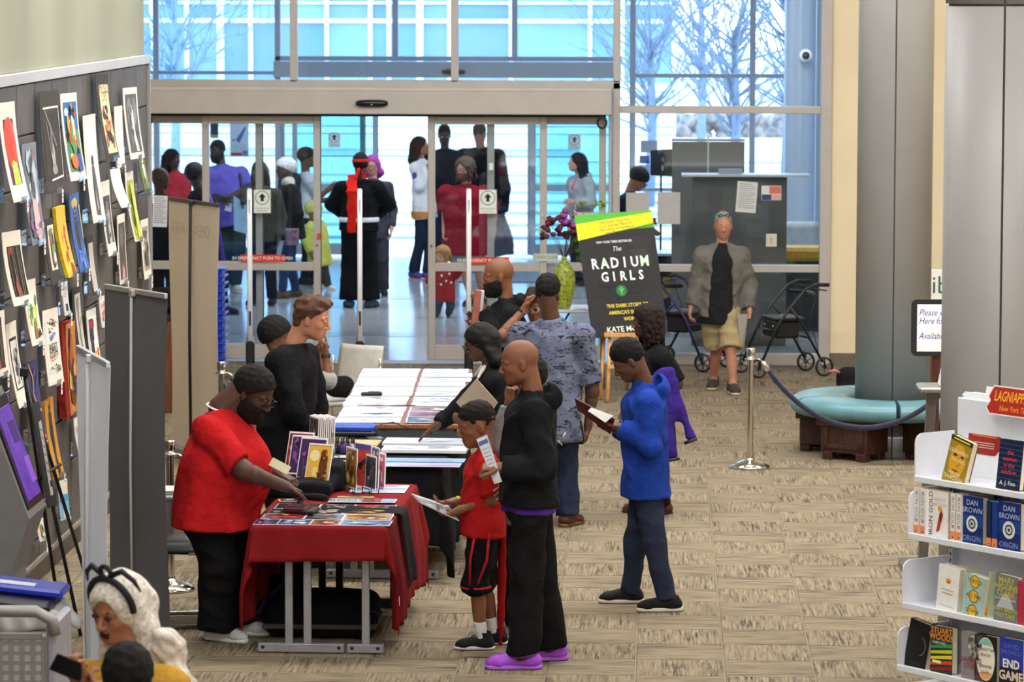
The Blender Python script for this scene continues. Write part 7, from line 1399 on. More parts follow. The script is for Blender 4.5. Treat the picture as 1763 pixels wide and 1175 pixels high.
g = G(1182, 640, 0); rollator('dark purple rollator walker left of the walking man', g.x, g.y + .3, math.radians(62), '2a2450')
# things behind the wide glass
Yi = 41.0
def vb(label, px0, py0, px1, Y, c, pole=True): a, b_ = P(px0, py0, Y), P(px1, py0, Y); t = thing('pullup_banner', ((a.x + b_.x) / 2, Y, 0), label, 'banner'); w = b_.x - a.x; h = a.z; mb = MB(); mb.box((0, 0, h / 2), (w, .006, h - .04), mat(c, .5, var=.03), ch=.001); mb.obj('banner_sheet', t); mb = MB(); mb.box((0, 0, h), (w + .01, .03, .03), alum()); mb.obj('top_rail', t); mb = MB(); mb.tube([(.0, -.03, .05), (0, -.03, h + .04)], .01, alum('c8c8c8')); mb.obj('support_pole', t); mb = MB(); mb.box((0, 0, .04), (w + .02, .12, .08), alum('8c8a88')); mb.obj('base', t)
vb('grey banner back with a silver pole behind the wide window', 1157, 241, 1282, 41.6, '6c6a69')
a, b_ = P(1192, 303, 39.6), P(1355, 303, 39.6); t = thing('tall_partition', ((a.x + b_.x) / 2, 39.6, 0), 'dark grey partition with a white top shelf behind the wide window', 'partition'); w = b_.x - a.x; h = a.z; mb = MB(); mb.box((0, 0, h / 2), (w, .06, h), mat('5a5856', .5, var=.03)); mb.obj('panel', t); mb = MB(); mb.box((.06, .0, h + .012), (w + .35, .42, .022), mat('d8dbe6', .3)); mb.obj('top_shelf', t)
mb = MB(); mb.box((-.1, 0, .03), (.25, .12, .05), mat('c8d0dc', .2, alpha=.6)); t = thing('clear_tray', ((a.x + b_.x) / 2, 39.6, h + .02), 'clear tray lying on the white partition shelf', 'tray'); mb.obj('tray', t)
yg_ = YW - .03
notice('tilted white text sheet taped to the wide glass', 1268, 313, 1303, 366, yg_, 'ccd0d0', lines(12, '8a8c90'), .07)
notice('small red and navy flyer taped to the wide glass', 1311, 320, 1345, 345, yg_, 'd8d4d4', lambda a, w, h: (a.rect(-w * .1, -h * .05, w * .48, h * .46, 'c8705c'), a.rect(-w * .48, -h * .48, w * .0, -h * .1, '3c4468'), a.rect(0, -h * .48, w * .48, -h * .1, 'c8a8a8')))
notice('blank grey sheet on the glass above the poster', 1078, 332, 1118, 366, yg_, 'b4b2b2'); notice('larger blank grey sheet on the glass right of the poster', 1132, 331, 1171, 386, yg_, 'b4b2b2'); notice('pale grey sheet high on the glass behind the poster', 1103, 242, 1132, 263, YO - .012, 'b0b8c4')
c = P(1328, 414, yg_); t = thing('wall_control', (c.x, yg_ - .01, c.z), 'cream control box fixed to the wide window', 'control box'); mb = MB(); mb.box((0, 0, 0), (.11, .03, .13), plas('cdc9b8'), ch=.006); mb.obj('cover', t); mb = MB(); mb.box((.0, -.016, 0), (.03, .006, .06), plas('b5b09c')); mb.obj('switch', t)
c = P(1138, 302, 43.05); t = thing('picture_stand', (c.x, 43.05, 0), 'thin black stand holding the dark framed picture', 'stand'); mb = MB(); mb.tube([(0, 0, .02), (0, 0, c.z)], .012, BLACKM); mb.obj('pole', t); mb = MB(); mb.box((0, 0, .012), (.3, .3, .02), BLACKM); mb.obj('base', t)
slab('dark_painting', 'dark framed picture on a stand beside the person with the head wrap', 'artwork', ((1120, 259, 0), (1157, 257, 0), (1157, 304, 0), (1120, 302, 0)), 43, .03, mat('17171c', .4), lambda a: (a.ell(.55, .45, .12, .3, '3c2c28'), a.ell(.58, .62, .08, .1, '8c6a5c'), a.ell(.56, .3, .06, .12, 'a8a0a0')))
notice('small dark blue book cover behind the glass', 1101, 268, 1118, 282, YO - .012, '2c3c98'); notice('blue and white sheet on the display behind the glass', 1100, 284, 1120, 300, YO - .012, 'c0ccec', lines(4, '5060b0'))
c = P(1135, 470, 42.5); t = thing('display_table', (c.x, 42.8, 0), 'table with a dark patterned cloth behind the book talk poster', 'table'); mb = MB(); mb.box((0, 0, .37), (.9, .6, .72), mat('1c1c26', .8, var=.3, vs=9), ch=.02); mb.obj('cloth', t); mb = MB(); mb.box((0, 0, .745), (.95, .65, .03), mat('b8ccdc', .3)); mb.obj('tabletop', t)
s = Sdf(); r = random.Random(2); [s.ell((r.uniform(-.25, .3), -.33, .25 + r.uniform(0, .35)), (.05, .02, .06), k=.01) for i in range(7)]; sdf_obj(s, 'gold_trim', mat('8c7c30', .5), t, h=.012)
c = P(1375, 440, 41.5); t = thing('yellow_bench', (c.x, 41.5, 0), 'yellow padded bench behind the wide window at right', 'bench'); z_ = P(1375, 436, 41.5).z
for zz_, hh in ((z_, .15),): mb = MB(); mb.box((0, 0, zz_), (1.0, .5, hh), mat('c89a24', .5), ch=.04); mb.obj('seat', t)
mb = MB(); mb.box((0, 0, (z_ - .1) / 2), (.9, .4, z_ - .1), mat('3a3c40', .6)); mb.obj('base', t)
def dchair(label, px, Y, c):
    p = P(px, 440, Y); t = thing('mesh_chair', (p.x, Y, 0), label, 'chair'); mb = MB(); mb.sheet(lambda a, b_: ((a - .5) * .44, .2 + .05 * b_, .55 + .5 * b_), 6, 6, mat(c, .5)); o = mb.obj('backrest', t); m_ = o.modifiers.new('t', 'SOLIDIFY'); m_.thickness = .02; mb = MB(); mb.box((0, 0, .46), (.46, .44, .05), mat(c, .5), ch=.02); mb.obj('seat', t)
    for x_ in (-.2, .2): mb = MB(); mb.tube([(x_, .2, .6), (x_, .22, .02)], .012, BLACKM); mb.obj('leg', t); mb = MB(); mb.tube([(x_, -.2, .45), (x_, -.22, .02)], .012, BLACKM); mb.obj('leg', t)
dchair('pale grey mesh chair behind the wide window at right', 1378, 43.5, '9ca4ac')
# ---------------------------------------------------------------- people
def floral():
    m = cloth('5c6174').copy(); m.name = 'printed_shirt_cloth'; n = m.node_tree.nodes; L = m.node_tree.links; b = n['Principled BSDF']
    t = n.new('ShaderNodeTexCoord'); mp = n.new('ShaderNodeMapping'); mp.inputs['Scale'].default_value = (16, 16, 34); L.new(t.outputs['Object'], mp.inputs[0]); no = n.new('ShaderNodeTexNoise'); no.inputs['Scale'].default_value = 1; no.inputs['Detail'].default_value = 5; no.inputs['Roughness'].default_value = .7; no.inputs['Distortion'].default_value = 1.2; L.new(mp.outputs[0], no.inputs[0])
    r = n.new('ShaderNodeValToRGB'); r.color_ramp.elements[0].position = .40; r.color_ramp.elements[0].color = (*lin('1c1e28'), 1); r.color_ramp.elements[1].position = .47; r.color_ramp.elements[1].color = (*lin('62677c'), 1); L.new(no.outputs[0], r.inputs[0]); L.new(r.outputs[0], b.inputs['Base Color']); return m
def hem_ring(i, c='f0eeea'):                                 # a visible collar band round the neck
    mb = MB(); N, tl, tf, tu, k = i['N'], i['tl'], i['tf'], i['tu'], i['k']; pts = [tuple(N + tu * (.0 - .02 * math.cos(a)) + tl * math.sin(a) * .060 * k * i.get('cr', 1) + tf * math.cos(a) * .060 * k * i.get('cr', 1) - i['org']) for a in [q * .3927 for q in range(16)]]
    mb.tube(pts, .007, cloth(c), closed=True, n=6); mb.obj('collar', i['root'])
def tubes(i, name, m, lst):
    mb = MB(); [mb.tube([tuple(Vector(tuple(p)) - Vector(tuple(i['org']))) for p in pts], r_, m, n=8) for pts, r_ in lst]; return mb.obj(name, i['root'])
def hx(i, name, c, fn, h=.008, k=.02, noise=(.002, 60, 5), **kw):
    s = Sdf(); fn(s); v, q = s.mesh(h, k, noise, **kw); return link(name, new_mesh(name, v - i['org'], q, cloth(c) if isinstance(c, str) else c, smooth=True), i['root'])
Yf = lambda py, px=900: G(px, py, 0).y
def beardy(c): return dict(t='beard', c=c, th=.010)
# the man in red at the near table
def ex1(i):
    i['cr'] = 1.45; hem_ring(i)
person('large man in a red tee shirt and black trousers bending over the nearest table', Yf(1108), (436, 676), (378, 706), (372, 868), tyaw=75, hyaw=70, H=1.80, hd=(72, 32, 0), skin_c='50342a', fat=1.85, hs=1.18, neck_r=1.45, sw=.19, hipw=.11,
       arms=dict(R=dict(e=(420, 812, -.30), w=(492, 838, -.22), n=(0, 0, -1), curl=.7), L=dict(e=(440, 800, .22), w=(482, 818, .15), n=(0, 0, -1), curl=.8)), legs=dict(R=dict(a=(376, 1100, 0), toe=62), L=dict(a=(408, 1085, .22), toe=75)),
       top=dict(c='b41a1e', o=.022, sl=.86, hem=.13, belly=.10, name='tee_shirt', vneck=.35, neckz=.0, noise=(.010, 15, 5)), bottom=dict(c='151516', o=.045, flare=.035), shoes=dict(c='cfcfd2', sole='e6e6e6', swoosh='2a2a2c', L=1.1), hair=[dict(t='afro', c='15110f', th=.010), beardy('17110e')], glasses='1a1a1e', extra=ex1)
# the man in the blazer
person('man with reddish brown hair in a black blazer leaning over the comics', 24.2, (537, 549), (508, 592), (482, 768), tyaw=70, hyaw=75, H=1.86, hd=(84, 14, 0), skin_c='c08468', fat=1.15, hs=1.10, neck_r=1.1,
       arms=dict(R=dict(e=(506, 708, -.25), w=(535, 748, -.12), n=(0, 0, -1), curl=.5), L=dict(e=(545, 700, .25), w=(548, 748, .2), curl=.5)), legs=dict(R=dict(a=(470, 992, 0), toe=80), L=dict(a=(500, 985, .15), toe=80)),
       top=dict(c='131315', o=.040, sl=1.93, hem=.22, name='blazer', noise=(.010, 13, 5), neckz=-.005), bottom=dict(c='121214', o=.03), shoes=dict(c='161413', sole='161413'), hair=[dict(t='side', c='54331e', th=.016, hl=.072, spec=.4, noise=(.005, 75, 6))])
# seated person behind him
def ex3(i): tubes(i, 'wristband', mat('151515', .6), [([i['A']['R'][2] + np.array([0, 0, -.02]), i['A']['R'][2] + np.array([0, 0, .012])], .036)])
person('seated person in a grey shirt with raised forearms behind the blazer', 27.6, (474, 580), (486, 618), (462, 742), tyaw=85, hyaw=90, H=1.72, hd=(95, 12, 0), skin_c='6e4632', hs=1.05,
       arms=dict(R=dict(e=(566, 655, -.10), w=(561, 612, -.08), d=(0.05, 0, 1), n=(-.8, 0, 0), curl=.9, point=True), L=dict(e=(550, 650, .14), w=(549, 616, .10), d=(.1, 0, 1), n=(.5, -.8, 0), curl=.9)), legs=dict(R=dict(k=(545, 742, -.1), a=(545, 850, -.1), toe=90), L=dict(k=(545, 740, .12), a=(545, 845, .12), toe=90)),
       top=dict(c='8d8a84', o=.025, sl=1.08, hem=.10), bottom=dict(c='1b1b1f', o=.02), shoes=dict(c='201f1f', sole='201f1f'), hair=dict(t='afro', c='100e0d', th=.026, hl=.05), extra=ex3)
sled('sled_chair', 'black chair under the seated person in grey', P(462, 742, 27.6).x, 27.6, math.radians(90), '202020')
# the boy
def ex4(i):
    W_ = i['A']['R'][2]; E = i['A']['R'][1]; tubes(i, 'wristband', mat('b8d020', .5), [([W_ + (E - W_) * .06, W_ + (E - W_) * .14], .030)])
    for sd in 'LR':
        h0, K, An, td, _ = i['Lg'][sd]; mb = MB(); o = i['org']; sdv = np.array([0, -1, 0]) if sd == 'L' else np.array([0, 1, 0]); f = td
        rr = .088; z0 = K[2] - .03; pts1 = [h0 + sdv * .088 + f * .045, (h0 + K) / 2 + sdv * .095 + f * .05, K + sdv * .072 + f * .03]; pts2 = [h0 + sdv * .09 - f * .035, (h0 + K) / 2 + sdv * .096 - f * .045, K + sdv * .074 - f * .01]
        ring_ = [np.array([K[0] + math.cos(a) * .083, K[1] + math.sin(a) * .083, K[2] - .012]) for a in [q * .5236 for q in range(12)]]
        mb.tube([tuple(p - o) for p in pts1], .008, cloth('c02830')); mb.tube([tuple(p - o) for p in pts2], .008, cloth('c02830')); mb.tube([tuple(p - o) for p in ring_], .008, cloth('c02830'), closed=True); mb.obj('red_piping', i['root'])
person('smiling boy in a red tee shirt and black shorts at the nearest table', Yf(1118), (821, 733), (836, 778), (832, 912), tyaw=-82, hyaw=-85, H=1.42, hd=(-78, 14, 0), skin_c='84543a', hs=1.17, fat=.98, sw=.165, sh=None,
       arms=dict(L=dict(e=(846, 862, -.14), w=(789, 880, -.10), n=(0, 0, 1), curl=.5, hs=1.1), R=dict(e=(838, 858, .12), w=(783, 864, .05), n=(0, 0, 1), curl=.4, hs=1.1)), legs=dict(L=dict(a=(829, 1104, -.03), toe=-88), R=dict(a=(852, 1092, .14), toe=-80)),
       top=dict(c='b41d1e', o=.034, flare=.012, sl=.80, hem=.035, name='tee_shirt', vneck=.3), bottom=dict(c='141416', o=.030, len=1.10, flare=.012, name='shorts'), shoes=dict(c='17171a', sole='d8d8d8', sock='e6e6e8', lace='2a2a2c', top=.13, soleh=1.2, L=1.05, w=1.1), hair=dict(t='fade', c='1c1511', th=.004, hl=.056), extra=ex4)
# bald man in the black hooded jacket
def ex5(i): hx(i, 'undershirt_hem', '4a2a86', lambda s: (s.rc(i['Pv'] + np.array([0, 0, .02]), i['Pv'] - np.array([.0, 0, .055]), .158, .165, w=1.28, side=i['tl'], cutb=1.0)), noise=(.006, 30, 6), h=.011, clip=[((0, 0, -1), tuple(i['Pv'] - np.array([0, 0, .10])))])
person('bald man in a black hooded jacket and bright purple sneakers', Yf(1150), (894, 625), (923, 684), (912, 862), tyaw=-84, hyaw=-86, H=1.86, hd=(-82, 12, 0), skin_c='80523c', fat=1.12, sw=.19, neck_r=.95,
       arms=dict(L=dict(e=(934, 808, -.26), w=(862, 806, -.26), n=(0, .3, -1), curl=1.1, hs=1.05), R=dict(e=(930, 800, .22), w=(890, 830, .2))), legs=dict(L=dict(a=(902, 1128, -.04), toe=-86, k=(905, 1000, -.06)), R=dict(a=(948, 1118, .24), toe=-78, k=(930, 1000, .15))),
       top=dict(c='17181b', o=.034, sl=1.95, hem=.02, hood=1, name='hooded_jacket', noise=(.009, 15, 5)), bottom=dict(c='131315', o=.034, flare=.018, name='sweatpants', noise=(.010, 15, 5, (1, 1, 1.6))), shoes=dict(c='9a4bc8', sole='a860d0', swoosh='1c1420', w=1.12, L=1.12, rough=.35, lace='c088e0'), hair=dict(t='goatee', c='2a1a14'), extra=ex5)
# person in light grey behind him
person('person in a light grey hooded top, hand on chin, behind the bald man', Yf(1100), (908, 652), (916, 696), (902, 868), tyaw=-70, hyaw=-75, H=1.64, hd=(-60, 8, 0), skin_c='6a422e', hs=1.02,
       arms=dict(L=dict(e=(858, 768, -.12), w=(877, 694, -.16), d=(.1, 0, 1), n=(.6, .5, 0), curl=1.0), R=dict(e=(872, 800, .1), w=(864, 880, .02), curl=1.2)), legs=dict(L=dict(a=(886, 1092, .0), toe=-80), R=dict(a=(896, 1080, .12), toe=-85)),
       top=dict(c='8e8f93', o=.030, sl=1.93, hem=.12, hood=1, name='hooded_top'), bottom=dict(c='1a1b22', o=.022), shoes=dict(c='8e9094', sole='d8d8da', L=1.05), hair=dict(t='afro', c='120f0e', th=.020))
t = thing('umbrella', P(861, 1142, Yf(1112)), 'closed red umbrella standing point down between the boy and the bald man', 'umbrella'); o_ = Vector(t.location); YU = o_.y
s = Sdf(); a_, b_ = P(866, 900, YU), P(861, 1120, YU); s.rc(a_, a_ * .6 + b_ * .4, .020, .030, k=.01); s.rc(a_ * .6 + b_ * .4, b_, .030, .014, k=.01); sdf_obj(s, 'canopy', cloth('98161a', .05), t, tuple(o_), h=.008, k=.01, noise=(.003, 70, 5)); mb = MB(); mb.tube([tuple(b_ - o_), (0, 0, .004)], [.012, .006], BLACKM); mb.tube([tuple(a_ - o_), tuple(a_ - o_ + V(0, 0, .06)), tuple(a_ - o_ + V(.02, 0, .10)), tuple(a_ - o_ + V(.05, 0, .09))], .011, BLACKM); mb.obj('shaft', t)
# pointing woman
def ex6(i):
    hx(i, 'white_collar', 'e8e4dc', lambda s: [s.rc(i['N'] + i['tf'] * .045 + i['tl'] * g * .035 - i['tu'] * .00, i['N'] + i['tf'] * .10 + i['tl'] * g * .06 - i['tu'] * .06, .016, .010, w=1.3, side=i['tl']) for g in (1, -1)])
    p = i['W3'](-.002, .086, -.045); tubes(i, 'earring', CHROME, [([p, p + np.array([0, 0, -.02])], .004)])
person('young woman in glasses and a black cardigan pointing at a print', 24.75, (826, 590), (846, 634), (866, 790), tyaw=-78, hyaw=-80, H=1.70, hd=(-76, 20, 0), skin_c='5c3c2c', lip='7a4638', sw=.165,
       arms=dict(R=dict(e=(790, 702, .06), w=(752, 732, -.04), d=(-.75, .0, -.55), n=(0, 0, -1), curl=.12, spread=.35, thumb=1.0), L=dict(e=(852, 728, -.2), w=(812, 728, -.24), n=(0, .4, 1), curl=.6)), legs=dict(L=dict(a=(872, 975, 0), toe=-80), R=dict(a=(860, 970, .15), toe=-80)),
       top=dict(c='151517', o=.026, sl=1.93, hem=.16, name='cardigan'), bottom=dict(c='15151a', o=.018), shoes=dict(c='1a1a1a', sole='222222'), hair=dict(t='long', c='0b0a0a', len=.10, fw=.060, rough=.55, spec=.2, noise=(.0015, 90, 5)), glasses='2a2a30', extra=ex6)
slab('beige_board', 'beige square board tilted under the arm of the pointing woman', 'board', ((820, 652, -.34), (857, 694, -.34), (826, 738, -.30), (785, 693, -.30)), 24.75, .008, paper('b3a48c'))
# bearded bald man at back
person('bald bearded man in a black hooded top holding wrapped prints', 27.3, (857, 476), (872, 522), (880, 690), tyaw=-76, H=1.84, hd=(-80, 6, 0), skin_c='74482f', fat=1.05, hs=1.06,
       arms=dict(L=dict(e=(850, 590, -.22), w=(828, 528, -.24), d=(-.15, 0, 1), n=(-.6, .3, .2), curl=1.2), R=dict(e=(845, 590, .1), w=(826, 560, .05))), legs=dict(L=dict(a=(880, 872, 0), toe=-80), R=dict(a=(895, 868, .15), toe=-80)),
       top=dict(c='161618', o=.030, sl=1.93, hem=.15, hood=1, name='hooded_top'), bottom=dict(c='1d1f28', o=.02), shoes=dict(c='1a1a1a', sole='333333'), hair=beardy('120d0b'))
for k_, (c_, lb) in enumerate((('9a5a48', 'rolled brown and clear wrapped print held by the bearded man'), ('c4c8cc', 'clear wrapped white print held behind the brown one'))):
    t = thing('wrapped_print', P(820 + 5 * k_, 562, 27.0 + .03 * k_), lb, 'print'); mb = MB(); mb.box((.0, 0, .13), (.05, .02, .27), mat(c_, .15, var=.15, vs=12, coat=.6), ch=.006, R=Matrix.Rotation(math.radians(6), 3, 'Y')); mb.obj('wrap', t)
# person with a hand on the head
def ex8(i): W_, E = i['A']['R'][2], i['A']['R'][1]; tubes(i, 'wristband', mat('141414', .5), [([W_ + (E - W_) * .05, W_ + (E - W_) * .16], .032)])
person('person in glasses with one hand raised to curly hair beside the patterned-shirt man', 26.95, (924, 528), (926, 566), (932, 720), tyaw=-15, H=1.72, hd=(-20, 8, 0), skin_c='7e5038', hs=.98,
       arms=dict(R=dict(e=(864, 578, -.22), w=(903, 532, -.14), d=(.35, .1, 1), n=(.8, .2, -.3), curl=.8)), legs=dict(L=dict(a=(945, 885, 0)), R=dict(a=(925, 885, 0))), top=dict(c='7c8494', o=.022, sl=.8, hem=.1), bottom=dict(c='20242e', o=.02), shoes=dict(c='222222', sole='333333'), hair=dict(t='afro', c='2e2018', th=.022, hl=.055, noise=(.006, 80, 7)), glasses='c8c4bc', extra=ex8)
# patterned shirt
def ex9(i):
    mb = MB(); o = i['org']; b = i['Pv'] - i['tf'] * .145 + i['tl'] * (-.09) - i['tu'] * .11
    mb.tube([tuple(b - o + np.array([-.035, 0, .05])), tuple(b - o + np.array([0, -.006, .0])), tuple(b - o + np.array([.045, .004, .06]))], .0045, mat('c8c8a8', .6)); mb.tube([tuple(b - o + np.array([-.05, 0, .02])), tuple(b - o + np.array([0, -.006, -.005])), tuple(b - o + np.array([.02, 0, -.03]))], .0045, mat('c8c8a8', .6)); mb.obj('pocket_stitching', i['root'])
person('broad man in a grey patterned shirt and dark jeans seen from behind', Yf(905), (944, 507), (950, 556), (950, 728), tyaw=168, hyaw=172, H=1.80, hd=(160, 8, 0), skin_c='57382a', fat=1.22, sw=.225, neck_r=1.15, hs=1.03,
       arms=dict(R=dict(e=(1020, 674, -.02), w=(1012, 736, .02), n=(-1, 0, 0), curl=.7), L=dict(e=(884, 660, .1), w=(880, 725, .2))), legs=dict(R=dict(a=(978, 900, -.02), toe=150, k=(972, 805, .02)), L=dict(a=(925, 895, .1), toe=185)),
       top=dict(c=floral(), o=.024, sl=.86, hem=.13, name='patterned_shirt', collar=.012, neckz=.02), bottom=dict(c='222b40', o=.026, flare=.022, name='jeans'), shoes=dict(c='4a2a1c', sole='6a4630', rough=.4), hair=dict(t='fade', c='0f0d0c', th=.012, hl=.06, low=-.03), extra=ex9)
t = thing('phone', P(1003, 758, 26.12), 'black phone in the hand of the patterned-shirt man', 'phone'); mb = MB(); mb.box((0, 0, .06), (.012, .075, .15), mat('141417', .2), ch=.004, R=Matrix.Rotation(math.radians(-10), 3, 'Y')); mb.obj('body', t)
# teen in blue
person('teenager in a royal blue hooded sweatshirt and jeans reading a booklet', Yf(1048), (1083, 622), (1113, 664), (1112, 822), tyaw=-84, hyaw=-88, H=1.73, hd=(-86, 34, 0), skin_c='5e3d2d', sw=.17, hs=1.0,
       arms=dict(L=dict(e=(1122, 772, -.25), w=(1070, 737, -.18), d=(-1, 0, .25), n=(0, .1, 1), curl=.6), R=dict(e=(1112, 765, .2), w=(1062, 740, .08), d=(-1, -.2, .1), n=(0, 0, 1), curl=.4)), legs=dict(L=dict(k=(1126, 935, -.08), a=(1150, 1045, -.06), toe=-82), R=dict(k=(1095, 930, .14), a=(1084, 1028, .24), toe=-86)),
       top=dict(c='1b3c96', o=.034, sl=1.96, hem=.12, hood=1, name='hooded_sweatshirt', noise=(.010, 16, 5)), bottom=dict(c='2b3248', o=.014, name='jeans', noise=(.007, 24, 5, (1, 1, 2.4))), shoes=dict(c='151517', sole='d8d0c0', L=1.08, lace='2a2a2c'), hair=dict(t='fade', c='110e0c', th=.016, hl=.055))
slab('booklet', 'open dark red booklet with white pages held by the teenager in blue', 'booklet', ((989, 686, .05), (1058, 722, -.12), (1050, 748, -.06), (994, 706, .08)), Yf(1048) - .12, .006, mat('4c1c20', .35)); slab('loose_page', 'white page folded over the top of the dark red booklet', 'paper', ((1018, 702, -.02), (1056, 716, -.14), (1042, 728, -.13), (1012, 708, -.02)), Yf(1048) - .14, .002, paper('e8e6e4'))
# woman with curls and her jacket
def ex11(i):
    tubes(i, 'lanyard', mat('1c1c22', .6), [([i['N'] + i['tf'] * .05 + i['tl'] * .05, i['Ch'] + i['tf'] * .14 + i['tl'] * .03, i['Wa'] + i['tf'] * .15], .004)])
    mb = MB(); c = i['Wa'] + i['tf'] * .155 - i['org'] + np.array([0, -.02, -.03]); mb.box(tuple(c), (.012, .06, .09), mat('b0442c', .4), ch=.004); mb.obj('badge', i['root'])
person('woman with brown ringlet curls in a black polo behind the teenager', Yf(884), (1113, 553), (1129, 602), (1126, 738), tyaw=-70, hyaw=-75, H=1.62, hd=(-78, 6, 0), skin_c='4e3228', lip='6a3a34', fat=1.2, sw=.18,
       arms=dict(L=dict(e=(1166, 662, -.15), w=(1120, 680, -.20), curl=.6), R=dict(e=(1105, 670, .2), w=(1085, 700, .2))), legs=dict(L=dict(a=(1140, 880, 0), toe=-60), R=dict(a=(1110, 876, .1), toe=-75)),
       top=dict(c='141416', o=.026, sl=.92, hem=.14, name='polo_shirt'), bottom=dict(c='131315', o=.024), shoes=dict(c='4c2c20', sole='2a1c14'), hair=dict(t='curls', c='1c0f0c', noise=(.003, 110, 7), n=130, len=.13, part=.0), extra=ex11)
Yj = Yf(884) - .28; t = thing('purple_jacket', P(1165, 700, Yj), 'purple jacket with black cuffs draped over an arm behind the teenager', 'jacket'); o_ = Vector(t.location); s = Sdf()
for a_, b_, r0, w_ in (((1146, 640), (1172, 720), .030, 1.6), ((1160, 660), (1188, 752), .026, 1.5), ((1148, 690), (1158, 785), .026, 1.7), ((1136, 650), (1146, 730), .03, 1.3)): s.rc(P(*a_, Yj), P(*b_, Yj + .03), r0, r0 * 1.1, k=.03, w=w_, side=(1, 0, 0))
sdf_obj(s, 'fabric', cloth('38247c', .10), t, tuple(o_), h=.012, k=.03, noise=(.008, 26, 8)); mb = MB(); mb.tube([tuple(P(1146, 794, Yj - .02) - o_), tuple(P(1170, 790, Yj) - o_)], .012, BLACKM); mb.tube([tuple(P(1178, 764, Yj) - o_), tuple(P(1200, 756, Yj) - o_)], .012, BLACKM); mb.obj('cuffs', t)
# walking man
def ex12(i):
    mb = MB(); o = i['org']
    for g in (1, -1): c0 = i['W3'](.066, .03 * g, .105) - o; mb.tube([tuple(c0 + (i['hl'] * .025 * math.cos(a) + i['hf'] * .012 * math.sin(a) + i['hu'] * .012 * math.sin(a))) for a in [q * .5236 for q in range(12)]], .0045, mat('161414', .3), closed=True, n=6)
    mb.obj('raised_glasses', i['root'])
person('grey-haired man in an open grey fleece jacket and khaki shorts walking forward', Yf(672), (1245, 389), (1243, 426), (1240, 530), tyaw=2, hyaw=0, H=1.80, hd=(4, 6, 0), skin_c='b07a64', fat=1.05, sw=.175, hs=1.0,
       arms=dict(R=dict(e=(1199, 486, .0), w=(1190, 528, -.05), n=(1, 0, 0), curl=.5), L=dict(e=(1290, 490, .05), w=(1290, 534, -.05), curl=1.0)), legs=dict(L=dict(k=(1258, 602, -.14), a=(1262, 668, -.18), toe=8), R=dict(k=(1233, 600, .10), a=(1228, 652, .24), toe=-6)),
       top=[dict(c='1f2022', o=.016, sl=.0, hem=.15, flare=.012, name='dark_shirt', vneck=.7), dict(c='67655f', o=.034, sl=1.94, hem=.09, open=.155, name='fleece_jacket', neckz=.015, collar=.01)], bottom=dict(c='a1906a', o=.030, len=.98, flare=.012, name='shorts'), shoes=dict(c='3a3a34', sole='c8b49c', lace='a8a490', top=.11, w=1.1), hair=[dict(t='short', c='8c8a86', th=.008, hl=.076), dict(t='goatee', c='b0aaa4')], extra=ex12)
slab('folded_paper', 'folded grey magazine held low by the walking man', 'magazine', ((1270, 541, -.2), (1288, 541, -.12), (1281, 600, -.12), (1275, 601, -.18)), Yf(672), .008, paper('9c9a94'))
# foreground woman and dark head
def ex13(i):
    W3 = i['W3']; o = i['org']; m = mat('17151a', .6); pts = [W3(.045 + .01 * math.cos(a) - .02, .098 * math.sin(a), .035 + .10 * math.cos(a)) for a in [q * .22 - 1.75 for q in range(17)]]; mb = MB(); mb.tube([tuple(p - o) for p in pts], .013, m, n=8)
    c0 = W3(.03, .0, .158) - o; mb.tube([tuple(c0 + i['hl'] * .024 * math.cos(a) + i['hu'] * .024 * math.sin(a)) for a in [q * .5236 for q in range(12)]], .010, m, closed=True); hb = mb.obj('headband', i['root'])
    for g in (1, -1): mb = MB(); mb.tube([tuple(W3(.03, .02 * g, .148) - o), tuple(W3(.02, .07 * g, .170) - o), tuple(W3(.01, .11 * g, .135) - o), tuple(W3(.0, .125 * g, .09) - o)], [.011, .012, .009, .003], m); mb.obj('headband_horn', hb)
    r = np.random.RandomState(8); s = Sdf()
    for q in range(26):
        a = r.uniform(-.2, 1.0); p = W3(-.06, 0, -.08) + i['hl'] * (.10 + .09 * a) * (1 if q % 4 else -.7) + np.array([0, r.uniform(-.05, .05), -.02]); L = r.uniform(.15, .42); n_ = 7
        for j in range(n_): p2 = p + np.array([.022 * math.cos(j * 1.7 + q) + .010, .02 * math.sin(j * 1.7 + q), -L / n_]); s.rc(p, p2, .017 - .001 * j, .016 - .001 * j, k=.012); p = p2
    v, qd = s.mesh(.008, .012); link('curled_ends', new_mesh('curls', v - o, qd, mat('d8d0c4', .6, var=.08, vs=40, bump=.3, bs=120), smooth=True), i['root'])
    for g in (1, -1): hx(i, 'eye_makeup', mat('33201c', .6), lambda s: s.ell(W3(.0865, .031 * g, .0075), np.array([.012, .016, .009]) * i['z'], np.stack([i['hf'], i['hl'], i['hu']])), h=.003, k=.004, noise=None)
person('woman with long white curled wig and black headband looking at her phone', 13.3, (203, 1049), (222, 1122), (240, 1400), tyaw=-25, H=1.72, hd=(-34, 17, -4), skin_c='9c6a50', lip='38101c', sw=.175, res=.8,
       arms=dict(R=dict(e=(150, 1265, -.1), w=(140, 1178, -.25), d=(-.3, -.3, .5), n=(.3, .5, .6), curl=.9), L=dict(e=(285, 1265, -.1), w=(190, 1182, -.28), d=(-1, -.1, .3), n=(0, .4, .8), curl=.8)), top=dict(c='c89a3c', o=.012, sl=.0, hem=.1, name='yellow_top', vneck=1.1, neckz=-.055), bottom=dict(c='c8c4bc', o=.02), shoes=dict(c='d8d8d8'),
       hair=dict(t='long', c='dcd6cc', len=.32, th=.012, fw=.067, noise=(.003, 60, 6), spec=.35, bs=90), extra=ex13, brow='201410')
